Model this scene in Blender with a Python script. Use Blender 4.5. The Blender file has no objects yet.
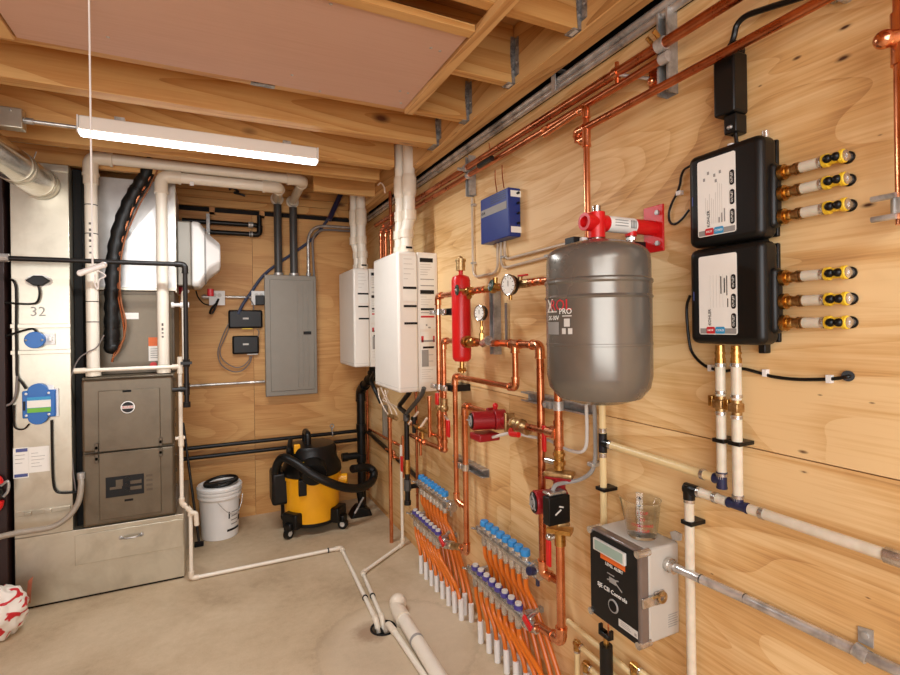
import bpy, math, random, re
from mathutils import Vector as V, Matrix, noise
random.seed(7)
SC = bpy.context.scene
COL = SC.collection
pi = math.pi
# ------------------------------------------------------------------ calibration of the photograph
F = 499.7; TH = math.radians(25.455); RO = math.radians(0.79); CX, CY = 450.0, 325.5; H = 1.55
XR, YB, ZJ = 1.262, 4.45, 2.525          # plywood faces of the two walls, underside of the joists

def ray(px, py):
    dx = (px-CX)/F; dy = (CY-py)/F
    a = math.cos(RO)*dx+math.sin(RO)*dy; b = -math.sin(RO)*dx+math.cos(RO)*dy
    return (math.sin(TH)+a*math.cos(TH), math.cos(TH)-a*math.sin(TH), b)
def AX(px, py, X):
    d = ray(px, py); t = X/d[0]; return V((X, d[1]*t, H+d[2]*t))
def AY(px, py, Y):
    d = ray(px, py); t = Y/d[1]; return V((d[0]*t, Y, H+d[2]*t))
def AZ(px, py, Z):
    d = ray(px, py); t = (Z-H)/d[2]; return V((d[0]*t, d[1]*t, Z))
def R(px, py, o=0.0): return AX(px, py, XR-o)
def B(px, py, o=0.0): return AY(px, py, YB-o)
def snap(pts, k=0.14):
    out = [V(pts[0])]
    for p in pts[1:]:
        p = V(p); q = out[-1]; L = (p-q).length or 1
        for ax in (1, 2):
            if abs(p[ax]-q[ax]) < k*L: p[ax] = q[ax]
        if abs(p[0]-q[0]) < .03*L: p[0] = q[0]
        out.append(p)
    return out

# ------------------------------------------------------------------ materials
def lin(c):
    return tuple(((x/255)/12.92 if x/255 <= .04045 else ((x/255+.055)/1.055)**2.4) for x in c)
def rgba(c): return (*lin(c), 1.0)
class NT:
    def __init__(s, name):
        s.m = bpy.data.materials.new(name); s.m.use_nodes = True
        s.t = s.m.node_tree; s.b = s.t.nodes['Principled BSDF']; s.L = s.t.links.new
    def n(s, typ, **kw):
        nd = s.t.nodes.new(typ)
        for k, v in kw.items():
            if k.startswith('i_'):
                key = k[2:]; key = int(key) if key.isdigit() else key.replace('_', ' ')
                nd.inputs[key].default_value = v
            else: setattr(nd, k, v)
        return nd
    def math(s, op, a, b=None):
        nd = s.n('ShaderNodeMath', operation=op)
        for i, x in enumerate((a, b)):
            if x is None: continue
            if isinstance(x, (int, float)): nd.inputs[i].default_value = x
            else: s.L(x, nd.inputs[i])
        return nd.outputs[0]
    def mix(s, fac, a, b, blend='MIX'):
        nd = s.n('ShaderNodeMix', data_type='RGBA', blend_type=blend)
        for k, x in ((0, fac), (6, a), (7, b)):
            if isinstance(x, (int, float, tuple)): nd.inputs[k].default_value = x
            else: s.L(x, nd.inputs[k])
        return nd.outputs[2]
    def ramp(s, fac, stops):
        nd = s.n('ShaderNodeValToRGB'); cr = nd.color_ramp
        while len(cr.elements) < len(stops): cr.elements.new(.5)
        for e, (p, c) in zip(cr.elements, stops): e.position = p; e.color = c
        s.L(fac, nd.inputs[0]); return nd.outputs[0]
    def noise(s, vec, scale, detail=2, rough=.5, dist=0):
        nd = s.n('ShaderNodeTexNoise'); nd.inputs['Scale'].default_value = scale
        nd.inputs['Detail'].default_value = detail; nd.inputs['Roughness'].default_value = rough
        nd.inputs['Distortion'].default_value = dist
        if vec: s.L(vec, nd.inputs['Vector'])
        return nd.outputs[0]
    def obj(s): return s.n('ShaderNodeTexCoord').outputs['Object']
    def map(s, vec, scale):
        nd = s.n('ShaderNodeMapping'); nd.inputs['Scale'].default_value = scale; s.L(vec, nd.inputs[0]); return nd.outputs[0]
    def bump(s, h, strength=.2, dist=.002):
        nd = s.n('ShaderNodeBump'); nd.inputs['Strength'].default_value = strength; nd.inputs['Distance'].default_value = dist
        s.L(h, nd.inputs['Height']); s.L(nd.outputs[0], s.b.inputs['Normal'])

def plain(name, c, rough=.5, metal=0.0, var=.08, vs=12, bump=0, spec=None):
    t = NT(name); c = rgba(c)
    n = t.noise(t.obj(), vs, 4, .6)
    lo = tuple(x*(1-var) for x in c[:3])+(1,); hi = tuple(min(1, x*(1+var)) for x in c[:3])+(1,)
    t.L(t.ramp(n, [(.3, lo), (.7, hi)]), t.b.inputs['Base Color'])
    t.b.inputs['Roughness'].default_value = rough; t.b.inputs['Metallic'].default_value = metal
    if spec is not None: t.b.inputs['Specular IOR Level'].default_value = spec
    if bump: t.bump(n, bump)
    return t.m

def wood(name, light, mid, dark, axis, rings=10, ns=1.6, stretch=.4, knots=0, fib=.35, rough=.55, spots=(), ringmix=.5, wav=.6, sharp=3.0, blot=.9, line=.35):
    t = NT(name); vec = t.obj()
    rnd = t.n('ShaderNodeNewGeometry').outputs['Random Per Island']
    off = t.n('ShaderNodeCombineXYZ')
    for i, k in enumerate((17., 31., 23.)): t.L(t.math('MULTIPLY', rnd, k), off.inputs[i])
    add = t.n('ShaderNodeVectorMath', operation='ADD'); t.L(vec, add.inputs[0]); t.L(off.outputs[0], add.inputs[1]); v = add.outputs[0]
    sc = [1.0, 1.0, 1.0]; sc[axis] = stretch
    n = t.noise(t.map(v, tuple(sc)), ns, 1.5, .45, wav)
    ph = t.math('MULTIPLY', n, rings*6.283)
    saw = t.math('FRACT', t.math('MULTIPLY', n, rings))           # growth ring: slow ramp then a sharp late-wood edge
    ring = t.math('POWER', saw, sharp)
    soft = t.math('ADD', t.math('MULTIPLY', t.math('SINE', t.math('MULTIPLY', ph, .5)), .5), .5)
    fs = [110., 110., 110.]; fs[axis] = 3.0
    fibre = t.noise(t.map(v, tuple(fs)), 1.0, 3, .6)
    bl = [1.9, 1.9, 1.9]; bl[axis] = .8
    blotch = t.noise(t.map(v, tuple(bl)), 1.5, 4, .6, .5)
    f = t.math('ADD', t.math('ADD', t.math('MULTIPLY', soft, ringmix), t.math('MULTIPLY', ring, line)),
               t.math('ADD', t.math('MULTIPLY', t.math('SUBTRACT', fibre, .5), fib), t.math('MULTIPLY', t.math('SUBTRACT', blotch, .5), blot)))
    col = t.ramp(f, [(0.0, rgba(light)), (.42, rgba(mid)), (1.0, rgba(dark))])
    if knots:
        ks = [2.6, 2.6, 2.6]; ks[axis] = 1.3
        vo = t.n('ShaderNodeTexVoronoi'); vo.inputs['Scale'].default_value = knots; t.L(t.map(v, tuple(ks)), vo.inputs['Vector'])
        kf = t.ramp(vo.outputs['Distance'], [(.03, (1, 1, 1, 1)), (.085, (0, 0, 0, 1))])
        col = t.mix(kf, col, rgba((92, 50, 22)))
    for (p, r) in spots:
        d = t.n('ShaderNodeVectorMath', operation='DISTANCE'); t.L(t.map(vec, (1, .6, 1.6)), d.inputs[0]); d.inputs[1].default_value = (p[0], p[1]*.6, p[2]*1.6)
        sf = t.ramp(t.math('ADD', d.outputs['Value'], t.math('MULTIPLY', t.math('SUBTRACT', fibre, .5), r*1.2)), [(r*.5, (1, 1, 1, 1)), (r, (0, 0, 0, 1))])
        col = t.mix(sf, col, rgba((70, 38, 20)))
    t.L(col, t.b.inputs['Base Color']); t.b.inputs['Roughness'].default_value = rough
    t.bump(fibre, .12, .001)
    return t.m

def metalm(name, c, rough=.3, metal=1.0, tarnish=None, ts=9, var=.12, tf=.45):
    t = NT(name); c4 = rgba(c); n = t.noise(t.obj(), ts, 4, .65, .4)
    lo = rgba(tarnish) if tarnish else tuple(x*(1-var) for x in c4[:3])+(1,)
    t.L(t.ramp(n, [(tf-.12, lo), (tf+.15, c4)]), t.b.inputs['Base Color'])
    rr = t.n('ShaderNodeMapRange'); rr.inputs['To Min'].default_value = rough*.75; rr.inputs['To Max'].default_value = rough*1.35
    t.L(n, rr.inputs['Value']); t.L(rr.outputs[0], t.b.inputs['Roughness'])
    t.b.inputs['Metallic'].default_value = metal
    return t.m

M = {}
spot_px = [(843, 58, .05), (845, 27, .045), (797, 58, .035), (803, 452, .03), (804, 472, .022), (872, 403, .02), (760, 86, .02), (880, 135, .02), (820, 395, .02), (712, 574, .02), (795, 625, .02), (868, 598, .018), (868, 205, .05)]
M['ply_right'] = wood('plywood_side_wall', (233, 198, 144), (212, 167, 107), (142, 86, 40), 1, rings=16, ns=2.3, stretch=.17, fib=1.0, ringmix=.24, line=.26, blot=1.6, wav=.9,
                      spots=[(tuple(R(a, b)), r*.19) for a, b, r in spot_px])
M['ply_back'] = wood('plywood_back_wall', (210, 160, 98), (188, 132, 72), (124, 72, 30), 0, rings=14, ns=2.2, stretch=.18, fib=.8, ringmix=.24, line=.22, blot=1.0, wav=.9)
M['lumber_x'] = wood('joist_lumber', (212, 166, 102), (192, 136, 72), (122, 64, 24), 0, rings=16, ns=2.4, stretch=.10, knots=1.1, fib=.5, ringmix=.2, line=.4, wav=.3)
M['lumber_y'] = wood('ledger_lumber', (220, 176, 116), (194, 142, 82), (112, 64, 28), 1, rings=16, ns=2.6, stretch=.12, knots=.9, fib=.6, ringmix=.2, line=.45, wav=.3)
M['lumber_z'] = wood('stud_lumber', (216, 168, 110), (196, 140, 82), (150, 96, 50), 2, rings=14, ns=2.0, stretch=.14)
M['subfloor'] = wood('subfloor_ply', (206, 160, 108), (184, 136, 84), (140, 92, 52), 0)
M['panel_red'] = wood('reddish_panel', (208, 168, 146), (194, 150, 128), (156, 112, 90), 0, rings=6, ns=1.0, stretch=.12, fib=.5, ringmix=.15, line=.2, blot=.5)
M['dark_cavity'] = plain('dark_cavity', (26, 22, 20), .9)
M['maroon'] = plain('dark_maroon_paint', (38, 16, 12), .5)
def concrete():
    t = NT('concrete_floor'); vec = t.obj()
    big = t.noise(vec, 1.3, 5, .6, .3); fine = t.noise(vec, 22, 6, .7); grit = t.noise(vec, 140, 3, .6)
    f = t.math('ADD', t.math('MULTIPLY', big, .75), t.math('ADD', t.math('MULTIPLY', fine, .2), t.math('MULTIPLY', grit, .12)))
    col = t.ramp(f, [(.34, rgba((154, 132, 104))), (.50, rgba((189, 167, 136))), (.68, rgba((210, 190, 160)))])
    # newer round patch of concrete about the drain
    d = t.n('ShaderNodeVectorMath', operation='DISTANCE'); t.L(t.map(vec, (1, 1, 0)), d.inputs[0]); d.inputs[1].default_value = (.80, 2.32, 0)
    dd = t.math('ADD', d.outputs['Value'], t.math('MULTIPLY', t.math('SUBTRACT', fine, .5), .12))
    pf = t.ramp(dd, [(.30, (.38, .38, .38, 1)), (.40, (0, 0, 0, 1))])
    col = t.mix(pf, col, rgba((206, 190, 166)))
    edge = t.ramp(dd, [(.365, (0, 0, 0, 1)), (.385, (.2, .2, .2, 1)), (.405, (0, 0, 0, 1))])
    col = t.mix(edge, col, rgba((128, 108, 86)))
    d2 = t.n('ShaderNodeVectorMath', operation='DISTANCE'); t.L(t.map(vec, (1, 1, 0)), d2.inputs[0]); d2.inputs[1].default_value = (.71, 2.47, 0)
    sf = t.ramp(t.math('ADD', d2.outputs['Value'], t.math('MULTIPLY', t.math('SUBTRACT', fine, .5), .08)), [(.05, (.6, .6, .6, 1)), (.11, (0, 0, 0, 1))])
    col = t.mix(sf, col, rgba((128, 96, 70)))
    t.L(col, t.b.inputs['Base Color'])
    t.b.inputs['Roughness'].default_value = .62; t.bump(fine, .12, .003)
    return t.m
M['concrete'] = concrete()
M['copper'] = metalm('copper', (232, 158, 116), .24, 1, (204, 122, 82), 10, tf=.45)
M['copper_dull'] = metalm('dull_copper', (208, 130, 90), .27, 1, (164, 92, 60), 9, tf=.46)
M['solder'] = metalm('soldered_copper_fitting', (238, 170, 130), .22, 1, (214, 138, 98), 24)
M['brass'] = metalm('brass', (212, 172, 104), .28, 1, (170, 126, 66), 30)
M['bronze'] = metalm('rough_bronze', (206, 178, 130), .42, 1, (160, 124, 80), 40)
M['nickel'] = metalm('nickel_plate', (222, 218, 212), .24, .85, (168, 164, 158), 34)
M['steel'] = metalm('zinc_steel', (200, 197, 192), .34, .5, (130, 128, 124), 18)
M['cream_metal'] = plain('cream_steel', (206, 192, 172), .35, .3)
M['emt'] = metalm('conduit_steel', (220, 217, 212), .24, .6, (138, 136, 132), 9)
M['galv'] = metalm('galvanised_sheet', (204, 198, 180), .33, .8, (188, 181, 163), 5)
M['galv_white'] = metalm('bright_galvanised_plenum', (206, 204, 200), .36, .75, (194, 192, 188), 8)
M['galv_shiny'] = metalm('shiny_duct_metal', (226, 222, 212), .22, 1, (196, 190, 178), 7)
M['strut'] = metalm('strut_steel', (186, 184, 180), .36, .5, (140, 138, 134), 20)
M['hanger'] = metalm('hanger_steel', (176, 176, 174), .42, .6, (104, 106, 108), 40)
M['pvc'] = plain('pvc_white', (232, 224, 208), .35, var=.03)
M['pvc2'] = plain('pvc_cream_joint', (226, 214, 194), .35, var=.04)
M['print'] = plain('pipe_print_grey', (86, 80, 74), .6)
M['white_paint'] = plain('white_enamel', (236, 230, 220), .32, var=.015)
M['white_plastic'] = plain('white_plastic', (232, 230, 226), .35, var=.015)
M['paper'] = plain('paper', (238, 236, 228), .7, var=.02)
M['taupe'] = metalm('taupe_cabinet_steel', (108, 96, 78), .36, .4, (97, 85, 68), 6)
M['taupe2'] = metalm('taupe_recess', (94, 82, 66), .4, .35, (84, 72, 58), 6)
M['black'] = plain('black_plastic', (17, 16, 15), .36, spec=.32)
M['black_matte'] = plain('black_matte', (14, 13, 12), .7, spec=.25)
M['black_rubber'] = plain('black_rubber_foam', (18, 17, 16), .42, var=.2, vs=60, bump=.25, spec=.35)
M['black_iron'] = plain('black_iron_pipe', (26, 22, 20), .42, .3)
M['dark_gray'] = plain('dark_grey_pvc', (70, 68, 66), .4)
M['panel_gray'] = plain('grey_enamel', (136, 130, 119), .4, .2, var=.03)
M['tank'] = metalm('grey_tank_paint', (126, 121, 113), .25, .5, (118, 113, 105), 4)
M['red'] = plain('red_paint', (212, 24, 26), .32, var=.05)
M['darkred'] = plain('pump_red', (150, 22, 30), .35, var=.08)
M['redplastic'] = plain('red_vinyl', (204, 22, 24), .35)
M['blue'] = plain('blue_enamel', (30, 52, 128), .38, .1, var=.05)
M['blue2'] = plain('sky_blue_plastic', (28, 102, 178), .35, var=.03)
M['cap_blue'] = plain('cap_blue', (46, 138, 206), .35, var=.1, vs=60)
M['purple'] = plain('purple_ring', (72, 62, 140), .4)
M['navy'] = plain('navy_fitting', (36, 40, 72), .35)
M['orange_pex'] = plain('orange_tube', (216, 112, 30), .34, var=.06, vs=20)
def pexm():
    t = NT('milky_tube'); t.b.inputs['Base Color'].default_value = rgba((232, 226, 212)); t.b.inputs['Roughness'].default_value = .3
    n = t.noise(t.obj(), 30, 2); t.L(t.ramp(n, [(.3, rgba((206, 196, 176))), (.7, rgba((222, 213, 194)))]), t.b.inputs['Base Color'])
    t.b.inputs['Subsurface Weight'].default_value = .15; return t.m
M['pex'] = pexm()
M['pex_cream'] = plain('cream_tube', (224, 200, 148), .35, var=.05)
M['yellow'] = plain('vac_yellow', (236, 166, 20), .33, var=.04)
M['yellow_clip'] = plain('yellow_collar', (240, 200, 50), .4)
M['cream_wire'] = plain('cream_wire', (226, 206, 186), .5)
M['orange_wire'] = plain('orange_wire', (150, 92, 56), .5)
M['gray_cable'] = plain('grey_cable', (120, 112, 108), .5)
M['flex_gray'] = plain('warm_grey_hose', (150, 138, 122), .45)
M['blue_cable'] = plain('slate_blue_cable', (58, 66, 92), .45)
M['green_handle'] = plain('dark_green_wheel', (34, 66, 54), .4)
M['label_black'] = plain('label_black', (17, 17, 18), .45, spec=.3)
M['label_gray'] = plain('label_grey', (150, 148, 144), .6)
M['label_lgray'] = plain('label_pale_grey', (206, 202, 194), .6)
M['label_red'] = plain('label_red', (200, 34, 44), .5)
M['mark_red'] = plain('faded_red_marker', (186, 112, 88), .5, var=.15, vs=40)
M['label_blue'] = plain('label_blue', (52, 150, 200), .5)
M['label_navy'] = plain('label_navy', (72, 84, 140), .5)
M['label_orange'] = plain('label_orange', (222, 104, 34), .5)
M['label_green'] = plain('label_green', (110, 180, 60), .5)
M['lcd'] = plain('display_green_grey', (150, 172, 160), .25)
M['encl_gray'] = plain('enclosure_grey', (190, 184, 174), .45, var=.02)
M['bag'] = plain('plastic_bag_white', (226, 218, 206), .45, var=.05)
M['chrome'] = metalm('chrome', (210, 208, 204), .16, 1, (180, 178, 174), 20)
def emis(name, c, s):
    t = NT(name); t.b.inputs['Emission Color'].default_value = (*c, 1); t.b.inputs['Emission Strength'].default_value = s
    t.b.inputs['Base Color'].default_value = (.9, .9, .9, 1); return t.m
M['lens'] = emis('light_lens', (1, .97, .93), 9.0)
def glassm(name, c=(1, 1, 1), rough=.02):
    t = NT(name); t.b.inputs['Transmission Weight'].default_value = 1; t.b.inputs['Roughness'].default_value = rough
    t.b.inputs['Base Color'].default_value = (*c, 1); t.b.inputs['IOR'].default_value = 1.45; return t.m
M['glass'] = glassm('clear_glass', (.97, .96, .94))
M['clear_lid'] = plain('smoky_clear_lid', (112, 98, 90), .18, var=.1)

# ------------------------------------------------------------------ mesh helpers
def frame(d):
    d = V(d).normalized(); a = V((0, 0, 1)) if abs(d.z) < .9 else V((1, 0, 0))
    x = a.cross(d).normalized(); return x, d.cross(x), d
class MB:
    def __init__(s): s.v = []; s.f = []
    def add(s, vs, fs):
        o = len(s.v); s.v += [V(p) for p in vs]; s.f += [tuple(i+o for i in f) for f in fs]; return s
    def box(s, a, b):
        x0, y0, z0 = [min(p, q) for p, q in zip(a, b)]; x1, y1, z1 = [max(p, q) for p, q in zip(a, b)]
        return s.add([(x0, y0, z0), (x1, y0, z0), (x1, y1, z0), (x0, y1, z0), (x0, y0, z1), (x1, y0, z1), (x1, y1, z1), (x0, y1, z1)],
                     [(3, 2, 1, 0), (4, 5, 6, 7), (0, 1, 5, 4), (1, 2, 6, 5), (2, 3, 7, 6), (3, 0, 4, 7)])
    def obox(s, c, sz, xd, yd):
        xd = V(xd).normalized(); yd = V(yd).normalized(); zd = xd.cross(yd); c = V(c); h = [q/2 for q in sz]
        vs = [c+xd*(i*h[0])+yd*(j*h[1])+zd*(k*h[2]) for k in (-1, 1) for (i, j) in ((-1, -1), (1, -1), (1, 1), (-1, 1))]
        return s.add(vs, [(3, 2, 1, 0), (4, 5, 6, 7), (0, 1, 5, 4), (1, 2, 6, 5), (2, 3, 7, 6), (3, 0, 4, 7)])
    def lathe(s, prof, o, ax, n=20, sx=1, sy=1):
        o = V(o); x, y, z = frame(ax); vs = []; fs = []
        for (r, h) in prof:
            for k in range(n):
                a = 2*pi*k/n; vs.append(o+x*(r*sx*math.cos(a))+y*(r*sy*math.sin(a))+z*h)
        for i in range(len(prof)-1):
            for k in range(n):
                fs.append((i*n+k, i*n+(k+1) % n, (i+1)*n+(k+1) % n, (i+1)*n+k))
        if prof[0][0] > 1e-6: fs.append(tuple(range(n))[::-1])
        if prof[-1][0] > 1e-6: fs.append(tuple((len(prof)-1)*n+k for k in range(n)))
        return s.add(vs, fs)
    def cyl(s, p0, p1, r, r1=None, n=14):
        p0 = V(p0); p1 = V(p1); d = p1-p0; L = d.length
        return s.lathe([(r, 0), (r if r1 is None else r1, L)], p0, d, n)
    def ball(s, c, r, n=12, m=8, sx=1, sy=1, sz=1, ax=(0, 0, 1)):
        prof = [(r*math.sin(pi*i/m)+1e-7*(i in (0, m)), -r*sz*math.cos(pi*i/m)) for i in range(m+1)]
        return s.lathe(prof, c, ax, n, sx, sy)
    def torus(s, c, ax, Rr, r, n=24, m=8):
        x, y, z = frame(ax); c = V(c)
        pts = [c+x*(Rr*math.cos(2*pi*k/n))+y*(Rr*math.sin(2*pi*k/n)) for k in range(n)]
        vs = []; fs = []
        for k in range(n):
            rd = (pts[k]-c).normalized()
            for j in range(m):
                a = 2*pi*j/m; vs.append(pts[k]+rd*(r*math.cos(a))+z*(r*math.sin(a)))
        for k in range(n):
            for j in range(m): fs.append((k*m+j, ((k+1) % n)*m+j, ((k+1) % n)*m+(j+1) % m, k*m+(j+1) % m))
        return s.add(vs, fs)
    def tube(s, pts, r, n=10, bend=0, seg=6, cap=True):
        pts = [V(p) for p in pts]
        if bend: pts = fillet(pts, bend, seg)
        rs = r if isinstance(r, (list, tuple)) else [r]*len(pts)
        vs = []; fs = []; T = []
        for i in range(len(pts)):
            a = pts[max(0, i-1)]; b = pts[min(len(pts)-1, i+1)]
            if 0 < i < len(pts)-1:
                t = (pts[i]-a).normalized()+(b-pts[i]).normalized()
                if t.length < 1e-6: t = b-pts[i]
            else: t = b-a
            T.append(t.normalized())
        x, y, _ = frame(T[0])
        for i, p in enumerate(pts):
            if i:
                q = T[i-1].rotation_difference(T[i]); x = q @ x
            x = (x-T[i]*x.dot(T[i])).normalized(); y = T[i].cross(x)
            for k in range(n):
                a = 2*pi*k/n; vs.append(p+x*(rs[i]*math.cos(a))+y*(rs[i]*math.sin(a)))
        for i in range(len(pts)-1):
            for k in range(n): fs.append((i*n+k, i*n+(k+1) % n, (i+1)*n+(k+1) % n, (i+1)*n+k))
        if cap: fs.append(tuple(range(n))[::-1]); fs.append(tuple((len(pts)-1)*n+k for k in range(n)))
        return s.add(vs, fs)
    def prism(s, pts, ext):
        pts = [V(p) for p in pts]; ext = V(ext); n = len(pts)
        nn = sum(((pts[i]).cross(pts[(i+1) % n]) for i in range(n)), V())
        if nn.dot(ext) > 0: pts = pts[::-1]
        return s.add(pts+[p+ext for p in pts], [tuple(range(n)), tuple(range(2*n-1, n-1, -1))]+[(i, i+n, (i+1) % n+n, (i+1) % n) for i in range(n)])
    def text(s, txt, size, o, xd, yd, thick=.0006, align='CENTER', wrap=None):
        cu = bpy.data.curves.new('t', 'FONT'); cu.body = txt; cu.size = size; cu.align_x = align; cu.align_y = 'CENTER'; cu.extrude = thick/2; cu.resolution_u = 2
        ob = bpy.data.objects.new('t', cu); COL.objects.link(ob)
        me = bpy.data.meshes.new_from_object(ob.evaluated_get(bpy.context.evaluated_depsgraph_get()))
        xd = V(xd).normalized(); yd = V(yd).normalized(); zd = xd.cross(yd); o = V(o)
        if wrap: vs = [wrap(p.co) for p in me.vertices]
        else: vs = [o+xd*p.co.x+yd*p.co.y+zd*(p.co.z+thick/2) for p in me.vertices]
        fs = [tuple(p.vertices) for p in me.polygons]
        bpy.data.objects.remove(ob); bpy.data.curves.remove(cu); bpy.data.meshes.remove(me)
        return s.add(vs, fs)
def fillet(pts, bend, seg=6):
    out = [pts[0]]
    for i in range(1, len(pts)-1):
        a, b, c = pts[i-1], pts[i], pts[i+1]; u = (a-b); w = (c-b)
        if u.length < 1e-6 or w.length < 1e-6: continue
        ang = u.angle(w)
        if ang > pi-.02: out.append(b); continue
        d = min(bend/math.tan(ang/2), u.length*.49, w.length*.49); u.normalize(); w.normalize()
        p0 = b+u*d; p1 = b+w*d
        for k in range(seg+1):
            t = k/seg; out.append((p0*(1-t)**2)+(b*(2*t*(1-t)))+(p1*t**2))
    out.append(pts[-1]); return out
def smooth(pts, n=6):
    pts = [V(p) for p in pts]; P = [pts[0]*2-pts[1]]+pts+[pts[-1]*2-pts[-2]]; out = []
    for i in range(1, len(P)-2):
        for k in range(n):
            t = k/n; a, b, c, d = P[i-1:i+3]
            out.append(.5*((2*b)+(c-a)*t+(2*a-5*b+4*c-d)*t*t+(3*b-a-3*c+d)*t**3))
    out.append(pts[-1]); return out

ROOT = {}
def thing(name, label, cat, loc=(0, 0, 0), group=None):
    o = bpy.data.objects.new(name, None); o.empty_display_size = .05; COL.objects.link(o); o.location = V(loc)
    o['label'] = label; o['category'] = cat
    if group: o['group'] = group
    ROOT[o] = V(loc); return o
def mesh(name, mb, mat, loc, bev=0, sharp=35, smooth_=True):
    me = bpy.data.meshes.new(name); me.from_pydata([p-loc for p in mb.v], [], mb.f); me.validate()
    if smooth_:
        for p in me.polygons: p.use_smooth = True
        me.set_sharp_from_angle(angle=math.radians(sharp))
    me.materials.append(M[mat] if isinstance(mat, str) else mat)
    o = bpy.data.objects.new(name, me); COL.objects.link(o)
    if bev:
        b = o.modifiers.new('bevel', 'BEVEL'); b.width = bev; b.segments = 3; b.limit_method = 'ANGLE'; b.angle_limit = math.radians(40); b.harden_normals = False
    return o
KEEP = re.compile('text|lettering|mark|print|rule|icon|writing|heading|emblem|slot|knockout|rib|cleat|number|data|vent_valve|coupling_')
def islands(mb):
    n = len(mb.v); par = list(range(n))
    def find(i):
        while par[i] != i: par[i] = par[par[i]]; i = par[i]
        return i
    for f in mb.f:
        r = find(f[0])
        for i in f[1:]:
            q = find(i)
            if q != r: par[q] = r
    bb = {}
    for i, p in enumerate(mb.v):
        r = find(i); b = bb.setdefault(r, [list(p), list(p)])
        for k in range(3): b[0][k] = min(b[0][k], p[k]); b[1][k] = max(b[1][k], p[k])
    cl = [[{r}, b] for r, b in bb.items()]; ch = True; m = .0015
    while ch:
        ch = False
        for i in range(len(cl)):
            for j in range(i+1, len(cl)):
                A, Bq = cl[i][1], cl[j][1]
                if all(A[0][k]-m <= Bq[1][k] and Bq[0][k]-m <= A[1][k] for k in range(3)):
                    cl[i][0] |= cl[j][0]; cl[i][1] = [[min(A[0][k], Bq[0][k]) for k in range(3)], [max(A[1][k], Bq[1][k]) for k in range(3)]]
                    cl.pop(j); ch = True; break
            if ch: break
    if len(cl) < 2: return [mb]
    which = {r: i for i, (S, _) in enumerate(cl) for r in S}
    out = [MB() for _ in cl]; idx = {}
    for i, p in enumerate(mb.v):
        k = which[find(i)]; idx[i] = len(out[k].v); out[k].v.append(p)
    for f in mb.f: out[which[find(f[0])]].f.append(tuple(idx[i] for i in f))
    return out
def part(name, mb, mat, parent, bev=0, label=None, sharp=35):
    pcs = [mb] if (KEEP.search(name) or len(mb.v) > 6000) else islands(mb)
    for k, m in enumerate(pcs):
        q = mesh(name, m, mat, ROOT[parent], bev, sharp); q.parent = parent; ROOT[q] = ROOT[parent]
        if label: q['label'] = label
        if k == 0: o = q
    return o
def one(name, mb, mat, label, cat, group=None, loc=None, bev=0, sharp=35):
    L = V(loc) if loc else sum(mb.v, V())/len(mb.v)
    o = mesh(name, mb, mat, L, bev, sharp); o.location = L; o['label'] = label; o['category'] = cat
    if group: o['group'] = group
    ROOT[o] = L; return o
def struct(name, mb, mat, bev=0):
    o = mesh(name, mb, mat, V(), bev); o['kind'] = 'structure'; ROOT[o] = V(); return o

def pipe(name, label, cat, pts, r, mat, fit=None, fr=1.22, bend=None, group=None, joints=(), fitname='elbow_fitting', ends=(), do_snap=True, loc=None, fl=2.0):
    """rigid run: one pipe part, an elbow part at each bend, couplings at (segment, t), plain end sockets"""
    pts = snap(pts) if do_snap else [V(p) for p in pts]
    t = thing(name, label, cat, loc or min(pts, key=lambda p: p.z), group)
    bend = bend or r*1.7; fit = fit or mat
    part('pipe', MB().tube(pts, r, 14, bend), mat, t)
    for i in range(1, len(pts)-1):
        a, b, c = pts[i-1], pts[i], pts[i+1]; u = (a-b).normalized(); w = (c-b).normalized()
        ang = u.angle(w)
        if ang > pi-.05: continue
        d = bend/math.tan(ang/2)
        la = min(d+r*fl*.8, (a-b).length*.48); lc = min(d+r*fl*.8, (c-b).length*.48)
        mb = MB().tube([b+u*la, b, b+w*lc], r*fr, 14, bend)
        for q, dd, L in ((u, u, la), (w, w, lc)): mb.cyl(b+q*(L-r*.35), b+q*(L+r*.1), r*fr*1.1, n=14)
        part(fitname, mb, fit, t)
    for (i, k) in joints:
        a, b = pts[i], pts[i+1]; d = (b-a).normalized(); p = a.lerp(b, k)
        mb = MB().cyl(p-d*r*1.6, p+d*r*1.6, r*fr, n=14)
        mb.cyl(p-d*r*1.7, p-d*r*1.3, r*fr*1.1, n=14); mb.cyl(p+d*r*1.3, p+d*r*1.7, r*fr*1.1, n=14)
        part('coupling', mb, fit, t)
    for i in ends:
        p = pts[0] if i == 0 else pts[-1]; q = pts[1] if i == 0 else pts[-2]; d = (q-p).normalized()
        part('end_fitting', MB().cyl(p-d*r*.2, p+d*r*2.2, r*fr, n=14), fit, t)
    t['_pts'] = 0; del t['_pts']
    return t, pts
def tee(parent, p, d1, d2, r, mat, name='tee_fitting', k=2.4):
    p = V(p); d1 = V(d1).normalized(); d2 = V(d2).normalized()
    mb = MB().cyl(p-d1*r*k, p+d1*r*k, r*1.22, n=14).cyl(p, p+d2*r*k, r*1.22, n=14)
    for q in (d1, -d1, d2): mb.cyl(p+q*r*(k-.3), p+q*r*(k+.1), r*1.34, n=14)
    return part(name, mb, mat, parent)
def cable(name, label, cat, pts, r, mat, group=None, n=8, sm=6):
    return one(name, MB().tube(smooth(pts, sm), r, n), mat, label, cat, group, loc=min((V(p) for p in pts), key=lambda p: p.z))
def ORD(i): return ['first', 'second', 'third', 'fourth', 'fifth', 'sixth', 'seventh', 'eighth', 'ninth', 'tenth'][i]
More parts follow.
